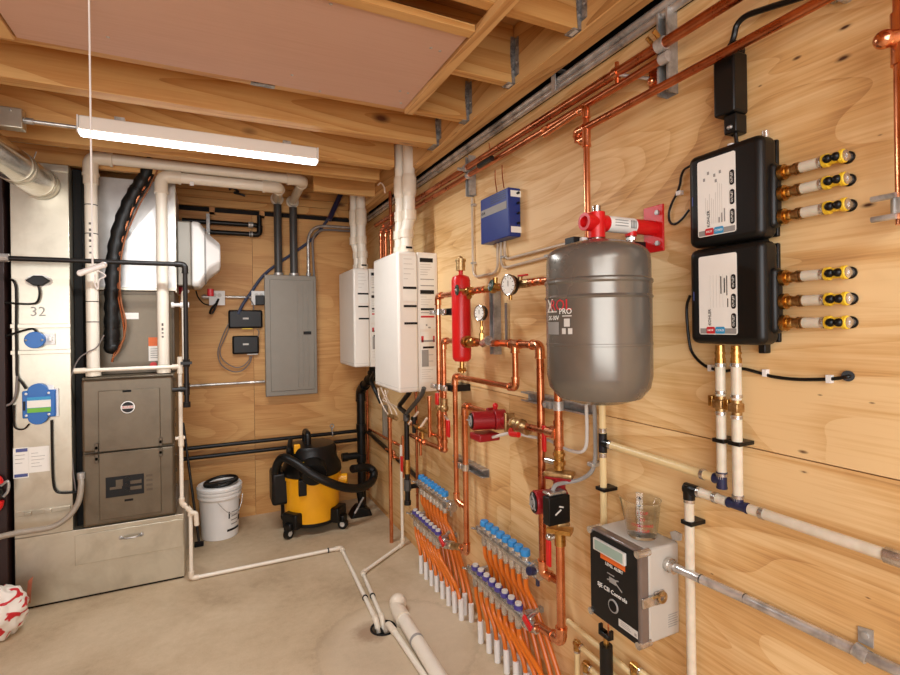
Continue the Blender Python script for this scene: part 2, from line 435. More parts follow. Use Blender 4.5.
def rrect(o, xd, yd, w, h, r, n=5):
    o = V(o); xd = V(xd).normalized(); yd = V(yd).normalized(); out = []
    for (cx, cy, a0) in ((w/2-r, h/2-r, 0), (-w/2+r, h/2-r, pi/2), (-w/2+r, -h/2+r, pi), (w/2-r, -h/2+r, 1.5*pi)):
        for k in range(n+1):
            a = a0+pi/2*k/n; out.append(o+xd*(cx+r*math.cos(a))+yd*(cy+r*math.sin(a)))
    return out
X_, Y_, Z_ = V((1, 0, 0)), V((0, 1, 0)), V((0, 0, 1))
# ================================================================== CAMERA
cam = bpy.data.cameras.new('camera'); cam.sensor_width = 36; cam.lens = 36*F/900; cam.shift_y = -12/900; cam.clip_start = .02
co = bpy.data.objects.new('camera', cam); COL.objects.link(co); SC.camera = co
r_ = V((math.cos(TH), -math.sin(TH), 0)); f_ = V((math.sin(TH), math.cos(TH), 0))
ex = r_*math.cos(RO)-Z_*math.sin(RO); ey = r_*math.sin(RO)+Z_*math.cos(RO)
co.matrix_world = Matrix(((ex.x, ey.x, -f_.x, 0), (ex.y, ey.y, -f_.y, 0), (ex.z, ey.z, -f_.z, H), (0, 0, 0, 1)))

# ================================================================== SETTING
XL, YN = -3.0, -1.6
HC = V((.775, 2.475, 0)); HR = .062          # drain hole in the floor
mb = MB()
rect = (HC.x-.3, HC.x+.3, HC.y-.3, HC.y+.3)
ang = [2*pi*k/32 for k in range(32)]          # 32 includes the 45 degree corners
ci = []; co_ = []
for a in ang:
    c, s = math.cos(a), math.sin(a); m = .3/max(abs(c), abs(s))
    ci.append(HC+V((HR*c, HR*s, 0))); co_.append(HC+V((m*c, m*s, 0)))
n = 32; vs = ci+co_+[p-Z_*.12 for p in ci]
fs = [(k, k+n, (k+1) % n+n, (k+1) % n) for k in range(n)]+[(k, (k+1) % n, (k+1) % n+2*n, k+2*n) for k in range(n)]+[tuple(2*n+k for k in range(n))]
mb.add(vs, fs)
xa, xb, ya, yb = XL, XR+.3, YN, YB+.2
for (x0, x1, y0, y1) in ((xa, xb, ya, rect[2]), (xa, xb, rect[3], yb), (xa, rect[0], rect[2], rect[3]), (rect[1], xb, rect[2], rect[3])):
    mb.add([(x0, y0, 0), (x1, y0, 0), (x1, y1, 0), (x0, y1, 0)], [(0, 1, 2, 3)])
struct('floor', mb, 'concrete')
yseam = R(511, 540).y; zj = R(675, 431).z
mb = MB()
T_ = .018
def sheets(ybreaks, z0, z1):
    for a, b in zip(ybreaks, ybreaks[1:]): mb.box((XR, a+.0012, z0), (XR+T_, b-.0012, z1))
sheets([YN, yseam, YB+.02], .045, zj-.0015)
sheets([YN, yseam+1.45, YB+.02], zj+.0015, 2.475)
struct('wall_right', mb, 'ply_right')
struct('baseboard_right', MB().box((XR+.006, YN, 0), (XR+.0205, YB, .044)), 'lumber_y')
struct('wall_right_cavity', MB().box((XR+.022, YN, .0), (XR+.06, YB+.1, 2.44)).box((XR+.2, YN, 2.0), (XR+.22, YB+.1, 2.8)), 'dark_cavity')
# back wall: plywood sheets, slot, blocks and stacked top plates above
xs = B(253, 300).x; zb = 1.21
ztop = B(230, 213.5).z; zpl = B(230, 208.5).z
mb = MB()
for (a, b) in ((XL, xs-1.22), (xs-1.22, xs), (xs, XR+.02)):
    mb.box((a+.0012, YB, 0), (b-.0012, YB+T_, ztop))
struct('wall_back', mb, 'ply_back')
struct('wall_back_cavity', MB().box((XL, YB+.03, 0), (XR+.2, YB+.06, 2.76)), 'dark_cavity')
mb = MB()
for k in range(5):
    h0 = zpl+k*.065; mb.box((XL, YB-.012+.006*(k % 2), h0+.001), (XR+.05, YB+.025, h0+.063))
struct('trim_1', mb, 'lumber_x', .002)
mb = MB()
for px in (212, 262, 362): p = B(px, 212); mb.box((p.x-.02, YB, ztop-.02), (p.x+.02, YB+.025, zpl+.01))
struct('trim_2', mb, 'lumber_z')
# dark painted partition at the far left and the rest of the room behind the camera
struct('wall_left', MB().box((XL-.05, YN, 0), (XL, YB, 2.8)), 'ply_back')
struct('wall_near', MB().box((XL, YN-.05, 0), (XR+.3, YN, 2.8)), 'ply_back')
struct('wall_partition', MB().box((-1.5, 3.5, 0), (-1.02, YB, 2.52)), 'maroon', .004)
struct('ceiling', MB().box((XL, YN, 2.76), (XR+.3, YB+.2, 2.785)), 'subfloor')
# joists with their hangers, ledger
XLd = 1.118
JY = [(-.77, .04), (-.32, .04), (.13, .04), (.53, .04), (.93, .04), (1.306, .04), (1.707, .04), (2.105, .04), (2.455, .082), (2.90, .082), (3.20, .082), (3.62, .04)]
mb0 = []
for i, (y, t) in enumerate(JY):
    mb = MB()
    if y > 3.6: mb.box((XL, y, ZJ), (.30, y+t, 2.76)); mb.box((.665, y, ZJ), (XLd-.002, y+t, 2.76))
    elif t > .06: xe = 1.02 if y > 2.8 else XLd-.002; mb.box((XL, y, ZJ), (xe, y+.041, 2.76)); mb.box((XL, y+.042, ZJ+.002), (xe, y+.082, 2.76))
    else: mb.box((XL, y, ZJ), (XLd-.002, y+t, 2.76))
    o = struct('ceiling_joist', mb, 'lumber_x', .003)
mb = MB().box((XLd, YN, 2.518), (XLd+.047, YB, 2.76)); mb.box((XLd+.049, YN, 2.521), (XLd+.096, YB, 2.76))
struct('ceiling_ledger', mb, 'lumber_y', .004)
for i, (y, t) in enumerate(JY[5:9]):
    mb = MB()
    y0, y1 = y-.0025, y+t+.0025; xa = XLd-.034
    for yy in (y0, y1):
        pl = [(xa+.02, 2.523), (XLd-.001, 2.523), (XLd-.001, 2.71), (xa+.016, 2.71), (xa+.012, 2.64), (xa+.016, 2.58)]
        mb.prism([(x, yy-.001, z) for x, z in pl], (0, .002, 0))
    mb.box((xa, y0-.001, 2.5215), (XLd-.001, y1+.001, 2.5245))
    for yy, s in ((y0, -1), (y1, 1)): mb.box((XLd-.003, yy, 2.55), (XLd-.001, yy+s*.03, 2.70))
    where = ['nearest, at the top edge of view', 'second along, with a paper tag', 'third along, by the reddish panel batten', 'farthest, above the near heater vents'][i]
    ro = one('joist_hanger', mb, 'hanger', 'grey joist hanger on the ledger, '+where, 'joist hanger', 'joist hangers along the ledger')
    nb = MB()
    for z in (2.57, 2.62, 2.67):
        nb.cyl((xa+.024, y0-.001, z), (xa+.024, y0-.004, z), .004, n=8)
    nb.cyl((XLd-.003, y0-.018, 2.6), (XLd-.006, y0-.018, 2.6), .004, n=8).cyl((XLd-.003, y0-.018, 2.66), (XLd-.006, y0-.018, 2.66), .004, n=8)
    part('nail', nb, 'steel', ro)
    if i < 2: part('paper_tag', MB().box((xa+.012, y+.002, 2.5205), (XLd-.008, y+t-.004, 2.5213)), 'label_lgray', ro)
# reddish plywood panel under the joists with battens round it
pe = [AZ(405, 106, ZJ), AZ(346, 0, ZJ), AZ(468, 30, ZJ)]
px1, py1, py0 = pe[0].x, pe[0].y, (pe[1].y+pe[2].y)/2
struct('ceiling_panel', MB().box((-.565, py0, ZJ-.014), (px1-.004, py1, ZJ-.001)), 'panel_red')
struct('trim_3', MB().box((px1, 1.1, ZJ-.03), (px1+.04, py1+.01, ZJ-.001)), 'lumber_y', .002)
struct('trim_4', MB().box((-.62, py0-.045, ZJ-.024), (px1-.002, py0-.003, ZJ-.001)), 'lumber_x', .002)
struct('trim_5', MB().box((-.62, py0, ZJ-.024), (-.57, py1, ZJ-.001)), 'lumber_y', .002)
for (a, b) in ((331, 4), (108, 37), (431, 48), (440, 51), (400, 91), (408, 93), (401, 103), (292, 75), (320, 91)):
    p = AZ(a, b, ZJ-.014)
    if p.y < py1 and p.y > py0: one('panel_screw', MB().ball(p, .006, 8, 5, sz=.5), 'steel', 'small screw head in the reddish ceiling panel', 'screw', 'screws in the reddish ceiling panel')
p = AZ(263, 84, ZJ)
one('metal_plate_tie', MB().box((p.x-.045, 2.112, ZJ-.003), (p.x+.045, 2.14, ZJ)), 'hanger', 'short grey metal plate under the joist edge beside the reddish panel', 'metal plate')

# ------------------------------------------------------------------ light fixtures
def strip_light(x0, x1, y, z, label, group=None, rot=False):
    t = thing('strip_light', label, 'light fixture', ((x0+x1)/2, y, z))
    part('housing', MB().box((x0, y-.034, z+.0135), (x1, y+.034, z+.078)), 'white_paint', t, .006)
    part('end_cap', MB().box((x0-.008, y-.036, z), (x0-.0005, y+.036, z+.079)), 'white_plastic', t, .004)
    part('end_cap', MB().box((x1+.0005, y-.036, z), (x1+.008, y+.036, z+.079)), 'white_plastic', t, .004)
    for xh in (x0+.15, x1-.15): part('hanging_bracket', MB().box((xh-.02, y-.015, z+.0785), (xh+.02, y+.015, ZJ-.0005)), 'steel', t)
    part('lens', MB().box((x0, y-.032, z), (x1, y+.032, z+.013)), 'lens', t, .006, 'glowing white diffuser')
    return t
a, b = AZ(78, 128, 2.44), AZ(317, 160, 2.44)
fy = (a.y+b.y)/2
t = strip_light(a.x, b.x, fy+.034, 2.426, 'white strip light glowing under the ceiling joists')
LIGHTS = [((a.x+b.x)/2, fy+.034, 2.423, b.x-a.x, .06)]
for (x0, x1, y) in ((-1.5, -.3, -.75), (-.1, 1.0, -.75)):  # made-up strip lights, added as frontal fill
    strip_light(x0, x1, y, 2.40, 'white fill light added behind the camera, '+('farther from' if x0 < -1 else 'nearer to')+' the pipe wall')
    LIGHTS.append(((x0+x1)/2, y, 2.395, x1-x0, .14))
# junction box and thin conduit feeding the strip light
p = AY(10, 116, 2.83); q = AY(76, 125, 2.83)
t = thing('ceiling_junction_box', 'square metal junction box on a joist left of the strip light', 'junction box', p)
part('box', MB().box((p.x-.09, 2.84, p.z-.045), (p.x+.04, 2.898, p.z+.045)), 'galv', t, .004)
part('connector', MB().cyl((p.x+.04, 2.86, q.z), (p.x+.075, 2.86, q.z), .014), 'steel', t)
part('cover_screw', MB().ball((p.x, 2.838, p.z+.03), .005), 'steel', t)
one('thin_conduit', MB().cyl((p.x+.076, 2.86, q.z), (a.x-.0085, 2.86, q.z+.0), .009), 'emt', 'thin steel conduit from junction box to the strip light', 'conduit')

# ================================================================== LEFT: DUCTS, FURNACE
YF = 3.53
ZB = .402
t = thing('duct_plinth', 'long galvanised base box on the floor below furnace and duct', 'duct base', (-.6, YF, 0))
part('body', MB().box((-1.0, YF, .012), (-.172, 4.3, ZB)), 'galv', t, .004)
part('skid', MB().box((-.99, YF+.012, 0), (-.18, 4.29, .012)), 'black_matte', t)
part('filter_door', MB().box((AY(75, 540, YF).x, YF-.006, .20), (-.178, YF-.0005, ZB-.03)), 'galv', t, .002)
p = AY(131, 537, YF-.02)
hb = MB().tube(fillet([V((p.x-.05, YF-.007, p.z)), V((p.x-.03, YF-.03, p.z)), V((p.x+.03, YF-.03, p.z)), V((p.x+.05, YF-.007, p.z))], .02), .006, 8)
hb.ball((p.x-.052, YF-.008, p.z), .012, sz=.4, ax=(0, 1, 0)).ball((p.x+.052, YF-.008, p.z), .012, sz=.4, ax=(0, 1, 0))
part('handle', hb, 'steel', t, label='bent metal pull handle')
p = AY(29, 590, YF); sm = MB().prism([(p.x-.012, YF-.0006, p.z-.07), (p.x+.006, YF-.0006, p.z-.075), (p.x+.013, YF-.0006, p.z+.03), (p.x+.02, YF-.0006, p.z+.075), (p.x-.004, YF-.0006, p.z+.05)], (0, -.0008, 0))
part('red_mark', sm, 'mark_red', t, label='red smear of marker paint')

DX0, DX1 = -1.0, -.735
t = thing('return_duct', 'tall galvanised rectangular duct standing on the base box', 'duct', (-.87, YF, ZB))
part('casing', MB().box((DX0, YF, ZB+.001), (DX1, 4.15, 2.5)), 'galv', t, .003)
mb = MB()
for py in (143, 168, 326, 352): z = AY(40, py, YF).z; mb.box((DX0-.003, YF-.012, z-.012), (DX1+.003, YF-.0005, z+.012))
part('drive_cleat', mb, 'galv', t, .002)
z = AY(35, 512, YF).z
part('access_rail', MB().box((DX0+.01, YF-.01, z-.012), (DX1-.01, YF-.0005, z+.012)).box((DX0+.05, YF-.022, z-.01), (DX0+.08, YF-.01, z+.01)).box((DX0+.14, YF-.022, z-.01), (DX0+.17, YF-.01, z+.01)), 'galv', t, .002)
p = AY(38, 312, YF)
part('stamped_number', MB().text('32', .075, (p.x, YF-.0002, p.z), X_, Z_, .001), 'label_gray', t, label='stamped number 32')
one('gap_shade_block', MB().box((-.7305, 3.60, ZB+.001), (-.688, 4.12, 2.5)), 'black_matte', 'black block imitating shade in the gap between duct and furnace', 'shade block', bev=.003)  # near-black block stands in for the shade of the gap

# round duct
p = AY(41, 184, YF); q = AY(-34, 132, 2.75)
t = thing('round_duct', 'shiny round galvanised duct entering the tall return duct', 'duct', p)
d = (p-q).normalized()
pr_ = MB().cyl(q-d*.6, V(p)-d*.001, .082, n=40); part('duct_pipe', pr_, 'galv_shiny', t)
mb = MB()
for k in (.06, .3, .34, .8): c = p-d*k; mb.cyl(c-d*.012, c+d*.012, .0855, n=40)
part('crimp_band', mb, 'galv', t)
part('collar', MB().cyl(p-d*.035, p-d*.004, .09, n=40), 'galv', t)
w0 = p-d*.12+Z_*.08; part('hanger_wire', MB().cyl(w0, V((w0.x+.02, w0.y, ZJ)), .003, n=6), 'steel', t)

# furnace
FX0, FX1, FZ0, FZ1, FY = -.688, -.216, .415, 1.275, 3.50
t = thing('furnace', 'taupe upflow furnace cabinet standing on the galvanised base', 'furnace', ((FX0+FX1)/2, FY, ZB))
part('cabinet', MB().box((FX0, FY+.04, ZB+.001), (FX1, 4.2, FZ1)), 'taupe', t, .006)
zs = AY(128, 450, FY).z
for (z0, z1, nm) in ((zs+.004, FZ1-.008, 'upper_door'), (FZ0, zs-.004, 'lower_door')):
    dr = part(nm, MB().box((FX0+.004, FY+.004, z0), (FX1-.004, FY+.039, z1)), 'taupe', t, .014)
    # raised centre panel
    part('door_panel', MB().box((FX0+.085, FY-.004, z0+(.03 if nm == 'lower_door' else .0)), (FX1-.075, FY+.0035, z1-(.07 if nm == 'upper_door' else 0))), 'taupe', dr, .004)
    for px in (FX0+.075, FX1-.075):
        zz = z0+.028 if nm == 'upper_door' else z1-.028
        part('latch', MB().cyl((px, FY+.004, zz), (px, FY-.012, zz), .011, n=10).box((px-.009, FY-.012, zz-.025), (px+.009, FY-.006, zz+.025)), 'taupe2', dr, .002)
    if nm == 'upper_door':
        p = AY(128, 407, FY); c = V((p.x, FY-.005, p.z))
        part('badge', MB().cyl(c+V((0, .0008, 0)), c-V((0, .003, 0)), .036, n=28), 'white_plastic', dr, label='round maker badge')
        lg = MB().cyl(c-V((0, .0031, 0)), c-V((0, .0045, 0)), .031, n=28)
        part('badge_disc', lg, 'label_black', dr)
        lg = MB().box((c.x-.03, c.y-.0058, c.z-.008), (c.x+.03, c.y-.0046, c.z+.009)); part('badge_band', lg, 'label_lgray', dr)
        part('badge_lettering', MB().text('RUUD', .019, (c.x, c.y-.0059, c.z), X_, Z_), 'label_red', dr)
        p = AY(127, 391, FY); part('finger_slot', MB().box((p.x-.022, FY-.0052, p.z-.006), (p.x+.022, FY-.0042, p.z+.006)), 'black_matte', dr)
    else:
        a = AY(106, 498, FY); b = AY(144, 473, FY)
        part('sight_window', MB().box((a.x, FY-.0065, a.z), (b.x, FY-.0045, b.z)), 'label_black', dr, .004)
        mb = MB().box((a.x+.02, FY-.009, a.z+.045), (a.x+.08, FY-.0068, a.z+.06)).box((a.x+.05, FY-.009, a.z+.06), (a.x+.085, FY-.0068, b.z-.02)).box((b.x-.07, FY-.0085, a.z+.03), (b.x-.012, FY-.0068, a.z+.05)).box((b.x-.07, FY-.0085, a.z+.065), (b.x-.012, FY-.0068, a.z+.085))
        part('control_board', mb, 'taupe2', dr, .002)
        mb = MB()
        for k in range(3): mb.cyl((b.x-.085+.0*k, FY-.0068, a.z+.03+k*.035), (b.x-.085, FY-.012, a.z+.03+k*.035), .012, n=10)
        part('pressure_switch', mb, 'black', dr)
        mb = MB()
        for k in range(4): mb.box((b.x+.012, FY-.0052, a.z+.012+k*.028), (b.x+.045, FY-.0042, a.z+.026+k*.028))
        part('warning_icon', mb, 'taupe2', dr)
        p = AY(129, 500, FY); part('finger_slot', MB().box((p.x-.022, FY-.0052, a.z-.034), (p.x+.022, FY-.0042, a.z-.022)), 'black_matte', dr)
mb = MB()
for k in range(9): mb.cyl((FX1-.001, FY+.09, FZ0+.06+k*.095), (FX1+.004, FY+.09, FZ0+.06+k*.095), .012, n=10)
part('knockout', mb, 'taupe2', t)
# coil cabinet and plenum
CCY = 3.70
t = thing('coil_cabinet', 'taupe cooling coil cabinet between furnace and plenum', 'coil cabinet', (-.44, CCY, FZ1))
part('casing', MB().box((-.69, CCY, FZ1+.001), (-.220, 4.2, 1.797)), 'taupe2', t, .004)
part('panel', MB().box((-.67, CCY-.008, FZ1+.03), (-.233, CCY-.0005, 1.772)), 'taupe', t, .004)
p = AY(132, 316, CCY); part('white_label', MB().box((p.x-.037, CCY-.0095, p.z-.02), (p.x+.037, CCY-.0085, p.z+.02)), 'paper', t)
p = AY(156, 349, CCY); part('warning_label', MB().box((p.x-.04, CCY-.0095, p.z-.075), (p.x+.05, CCY-.0085, p.z+.075)), 'paper', t)
part('warning_band', MB().box((p.x-.04, CCY-.0105, p.z+.02), (p.x+.05, CCY-.0096, p.z+.075)), 'label_orange', t)
mb = MB()
for k in range(5): mb.box((p.x-.03, CCY-.0105, p.z+.0-k*.014), (p.x+.025, CCY-.0096, p.z+.004-k*.014))
part('warning_text', mb, 'label_gray', t)
p = AY(154, 371, CCY); part('red_cap', MB().cyl((p.x, CCY-.008, FZ1+.05), (p.x, CCY-.03, FZ1+.05), .02), 'red', t)
t = thing('supply_plenum', 'bright galvanised supply plenum with crossed creases above the coil', 'plenum', (-.44, CCY, 1.798))
x0, x1, z0, z1 = -.684, -.212, 1.812, 2.5
mb = MB().box((x0, CCY+.012, 1.798), (x1, 4.2, z1)); part('casing', mb, 'galv_white', t, .003)
c = V(((x0+x1)/2, CCY-.012, (z0+z1)/2)); P4 = [V((x0, CCY+.0115, z0)), V((x1, CCY+.0115, z0)), V((x1, CCY+.0115, z1)), V((x0, CCY+.0115, z1))]
part('cross_broken_face', MB().add(P4+[c], [(0, 1, 4), (1, 2, 4), (2, 3, 4), (3, 0, 4)]), 'galv_white', t, sharp=1)
part('flange', MB().box((x0-.004, CCY-.012, 1.798), (x1+.004, CCY+.011, 1.816)), 'galv', t, .002)
mb = MB().box((x1+.0005, CCY+.005, 1.79), (x1+.006, CCY+.03, z1))
for k in range(7): mb.cyl((x1+.006, CCY+.017, 1.85+k*.1), (x1+.009, CCY+.017, 1.85+k*.1), .006, n=8)
part('corner_cleat', mb, 'galv', t)

# humidifier on the plenum side
c = AY(176, 256, 3.95); hx = -.207
t = thing('humidifier', 'white domed humidifier on the right side of the plenum', 'humidifier', (hx, 3.9, 1.75))
zc = AY(200, 257, 3.9).z; hh = .215
part('housing', MB().prism([(hx+.004, 3.74, zc-hh), (hx+.004, 3.74, zc+hh), (hx+.004, 4.06, zc+hh), (hx+.004, 4.06, zc-hh)], (.085, 0, 0)), 'panel_gray', t, .01)
X1_, X2_, X3_ = hx+.09, hx+.19, hx+.265
mb = MB()
def ring(x, w, h, ch): return [(x, 3.90+a*w/2, zc+b) for a, b in ((-1, -h+ch), (-1, h-ch), (-1+2*ch/w, h), (1-2*ch/w, h), (1, h-ch), (1, -h+ch), (1-2*ch/w, -h), (-1+2*ch/w, -h))]
rs = [ring(X1_, .33, hh+.005, .02), ring(X1_+.045, .33, hh+.005, .03), ring(X2_, .30, .15, .06), ring(X3_, .26, .085, .05)]
vs = [p for r in rs for p in r]; fs = [tuple(range(8))]+[(i*8+k, (i+1)*8+k, (i+1)*8+(k+1) % 8, i*8+(k+1) % 8) for i in range(3) for k in range(8)]+[tuple(24+k for k in range(8))[::-1]]
part('cover', MB().add(vs, [f[::-1] for f in fs]), 'white_plastic', t, .012)
def lerp_ring(k, e):
    a, b = rs[1], rs[2]
    return [(a[i][0]*(1-k)+b[i][0]*k+e, a[i][1]*(1-k)+b[i][1]*k+(e if a[i][1] > 3.9 else -e)*.5, a[i][2]*(1-k)+b[i][2]*k+(e if a[i][2] > zc else -e)*.8) for i in range(8)]
r0, r1 = lerp_ring(.55, .004), lerp_ring(.68, .004); r0b, r1b = lerp_ring(.55, -.006), lerp_ring(.68, -.006)
vs = r0+r1+r0b+r1b; fs = []
for k in range(8):
    j = (k+1) % 8; fs += [(k, j, 8+j, 8+k), (16+k, 24+k, 24+j, 16+j), (k, 16+k, 16+j, j), (8+k, 8+j, 24+j, 24+k)]
part('grey_band', MB().add(vs, fs), 'label_gray', t)
part('solenoid', MB().cyl((hx+.03, 3.86, zc-hh-.05), (hx+.03, 3.86, zc-hh-.002), .026).cyl((hx+.2, 3.86, zc-hh-.01), (hx+.2, 3.86, zc-hh-.06), .022), 'darkred', t)

# PVC vent pipes of the furnace
YP = 3.575
v1 = AY(91, 200, YP); v2 = AY(161, 230, YP-.0)
hA = AY(190, 168, YP); eA = AY(303, 184, YP)
cA = B(292.5, 202, .02); cB = B(277, 199, .02)
def pvc_marks(t, p, dz, n, r, step):
    mb = MB()
    for k in range(n): z = p.z+dz+k*step; mb.cyl((p.x, p.y, z-.0025), (p.x, p.y, z+.0025), r+.0006, n=16)
    part('tape_mark', mb, 'label_black', t)
def vert_print(t, p, r, z0, z1):
    mb = MB(); rnd = random.Random(int(p.x*999)); z = z0
    while z < z1:
        h = rnd.uniform(.008, .02); mb.box((p.x-.006, p.y-r-.0012, z), (p.x+.004, p.y-r+.0006, z+h)); z += h+rnd.uniform(.006, .03)
    part('pipe_printing', mb, 'print', t)
rP = .0325
zA = hA.z
t, pts = pipe('vent_pipe', 'white vent pipe rising at the left of the coil cabinet and running under joists', 'vent pipe',
              [(v1.x, YP, FZ1+.005), (v1.x, YP, zA), (eA.x, YP, zA), (cA.x, YB-.004, cA.z)], rP, 'pvc', 'pvc2', 1.22, .055, 'furnace vent pipes', joints=[], do_snap=False)
part('coupling', MB().cyl((v1.x, YP, FZ1+.006), (v1.x, YP, FZ1+.05), rP*1.2, n=18), 'pvc2', t)
part('coupling', MB().cyl((v1.x, YP, zA-.16), (v1.x, YP, zA-.09), rP*1.17, n=18), 'pvc2', t)
part('wall_flange', MB().cyl((cA.x, YB-.03, cA.z), (cA.x, YB-.001, cA.z), .052, n=28).cyl((cA.x, YB-.075, cA.z), (cA.x, YB-.03, cA.z), .042, n=28), 'pvc', t, .004)
pvc_marks(t, V((v1.x, YP, 1.6)), 0, 2, rP, .12); pvc_marks(t, V((v1.x, YP, 1.95)), 0, 3, rP, .17)
vert_print(t, v1, rP, 2.0, 2.2)
YQ = 3.574
v2 = AY(162, 240, YQ); hB = AY(215, 181.5, YQ); eB = AY(279, 188, YQ)
t, pts = pipe('vent_pipe', 'white vent pipe rising in front of the coil cabinet beside the humidifier', 'vent pipe',
              [(v2.x, YQ, FZ1+.005), (v2.x, YQ, hB.z), (eB.x, YQ, hB.z), (cB.x, YB-.004, cB.z)], rP, 'pvc', 'pvc2', 1.16, .055, 'furnace vent pipes', do_snap=False)
part('coupling', MB().cyl((v2.x, YQ, FZ1+.006), (v2.x, YQ, FZ1+.05), rP*1.2, n=18), 'pvc2', t)
vert_print(t, v2, rP, 1.5, 1.58)
part('wall_flange', MB().cyl((cB.x, YB-.03, cB.z), (cB.x, YB-.001, cB.z), .052, n=28).cyl((cB.x, YB-.075, cB.z), (cB.x, YB-.03, cB.z), .042, n=28), 'pvc', t, .004)
p = AY(192, 183, YQ); part('hanger_strap', MB().box((p.x-.012, YQ-rP-.003, hB.z-.05), (p.x+.012, YQ-rP-.0008, ZJ-.05)).box((p.x-.012, YQ-rP-.003, ZJ-.05), (p.x+.012, YQ+.0, ZJ-.045)), 'white_plastic', t)
for c, lb, dd in ((cB, 'left', 0), (cA, 'right', 0)):
    e = B(275 if lb == 'left' else 290, 270, .05)
    t = thing('grey_conduit', 'dark grey conduit entering the electrical panel top, '+('farther from' if lb == 'left' else 'nearer to')+' the steel bend', 'conduit', (e.x, YB-.05, 2.0), 'grey conduits above the panel')
    part('pipe', MB().cyl((c.x, YB-.05, 1.992), (c.x, YB-.05, c.z-.055), .032, n=20), 'dark_gray', t)
    part('hub', MB().cyl((c.x, YB-.05, 1.9905), (c.x, YB-.05, 2.01), .04, n=20), 'steel', t)

# black gas pipe
YG = 3.38
g0 = V((XL+.05, YG, 1.9)); g1 = AY(185, 265.5, YG); g2 = AY(189, 405, YG)
gz = AY(100, 261.5, YG).z
t, pts = pipe('gas_pipe', 'black iron gas pipe crossing the ducts and dropping beside the furnace', 'gas pipe', [(g0.x, YG, gz), (g1.x, YG, gz), (g1.x, YG, g2.z)], .0135, 'black_iron', 'black_iron', 1.3, .03, do_snap=False)
part('union', MB().cyl(AY(0, 257.5, YG), AY(9, 257.8, YG), .022, n=8), 'steel', t, label='steel union')
p = V((g1.x, YG, AY(187, 363, YG).z)); part('valve_handle', MB().cyl(p-Z_*.022, p+Z_*.022, .019, n=8).box((p.x-.03, YG-.02, p.z-.008), (p.x+.03, YG+.02, p.z+.008)), 'black_iron', t)
p = V((g1.x, YG, AY(187, 389, YG).z)); tee(t, p, Z_, -X_, .0135, 'black_iron')
part('branch', MB().cyl(p-X_*.03, p-X_*.075, .0135), 'black_iron', t); part('end_cap', MB().cyl(V((g1.x, YG, g2.z-.012)), V((g1.x, YG, g2.z+.02)), .02, n=10), 'black_iron', t)

# pull cord
p = AZ(89, 0, ZJ-.014); e = AY(92, 268, p.y)
t = thing('pull_cord', 'white pull cord hanging from the reddish ceiling panel with toggle', 'pull cord', e)
part('cord', MB().cyl((p.x, p.y, ZJ-.0145), (p.x, p.y, e.z), .0026, n=8), 'white_plastic', t)
a, b = AY(80.5, 273, p.y), AY(103.5, 265, p.y)
part('toggle', MB().cyl((a.x, p.y, a.z), (b.x, p.y, b.z), .0085, n=12).ball((a.x, p.y, a.z), .0095).ball((b.x, p.y, b.z), .0095), 'white_plastic', t)
q = V((p.x, p.y, e.z)); part('cord_tail', MB().tube(smooth([q, q+V((.03, .003, -.02)), AY(99, 280, p.y), AY(98, 289, p.y), AY(95, 284, p.y), q+V((.006, 0, -.02))]), .0022, 6), 'white_plastic', t)

# condensate piping
YC = 3.47; rc = .0115
c0 = AY(75, 371.5, YC); c1 = AY(180, 366, YC); cz = (c0.z+c1.z)/2
c2 = AY(181, 503, YC); c3 = AY(190.5, 511, YC)
fl0 = AZ(191, 575, .02); fl1 = AZ(340, 545, .02); fl2 = AZ(386, 620, .02)
t, pts = pipe('condensate_pipe', 'white condensate pipe crossing furnace top then dropping to floor drain', 'drain pipe',
              [(c0.x, YC, cz), (c1.x, YC, cz), (c1.x, YC, c2.z), (c3.x, YC, c3.z), (c3.x, YC, .016), (fl1.x, YC, .016), (HC.x-.022, HC.y+.05, .016), (HC.x-.015, HC.y+.02, -.05)], rc, 'pvc', 'pvc2', 1.35, .022, do_snap=False)
tee(t, (c1.x, YC, cz), Z_, -X_, rc, 'pvc2')
part('tee_stub', MB().cyl((c1.x, YC, cz+.02), (c1.x, YC, cz+.06), rc*1.3, n=14), 'pvc2', t)
part('cross_fitting', MB().cyl((c1.x, YC, AY(180, 441, YC).z-.03), (c1.x, YC, AY(180, 441, YC).z+.03), rc*1.4).cyl((c1.x-.03, YC, AY(180, 438, YC).z), (c1.x+.022, YC, AY(180, 438, YC).z), rc*.9), 'pvc2', t)
z = c3.z; part('drop_tail', MB().tube([(c3.x, YC-.012, z-.005), (c3.x+.03, YC-.012, z-.015), (c3.x+.034, YC-.012, z-.09)], rc*1.25, 12, .015), 'pvc2', t)
part('left_elbow', MB().cyl((c0.x-.004, YC, cz), (c0.x+.05, YC, cz), rc*1.35, n=14), 'pvc2', t)
ms = MB()
p = V((fl1.x, YC, .016)).lerp(V((HC.x-.022, HC.y+.05, .016)), .74); d_ = V((HC.x-.022-fl1.x, HC.y+.05-YC, 0)).normalized()
part('zip_tie', MB().cyl(p-d_*.004, p+d_*.004, rc*1.45), 'black', t); q_ = AZ(327, 548, .016)
part('zip_tie', MB().cyl((q_.x-.004, YC, .016), (q_.x+.004, YC, .016), rc*1.45), 'black', t)
hd = AY(184, 300, 3.6)
t, pts = pipe('humidifier_drain', 'white drain tube from humidifier running down behind the gas pipe', 'drain pipe', [(hx+.06, 3.78, zc-hh-.035), (hx+.045, 3.62, zc-hh-.06), (hx+.045, 3.62, AY(186, 366, 3.62).z)], .013, 'pvc', 'pvc2', 1.25, .03, do_snap=False)
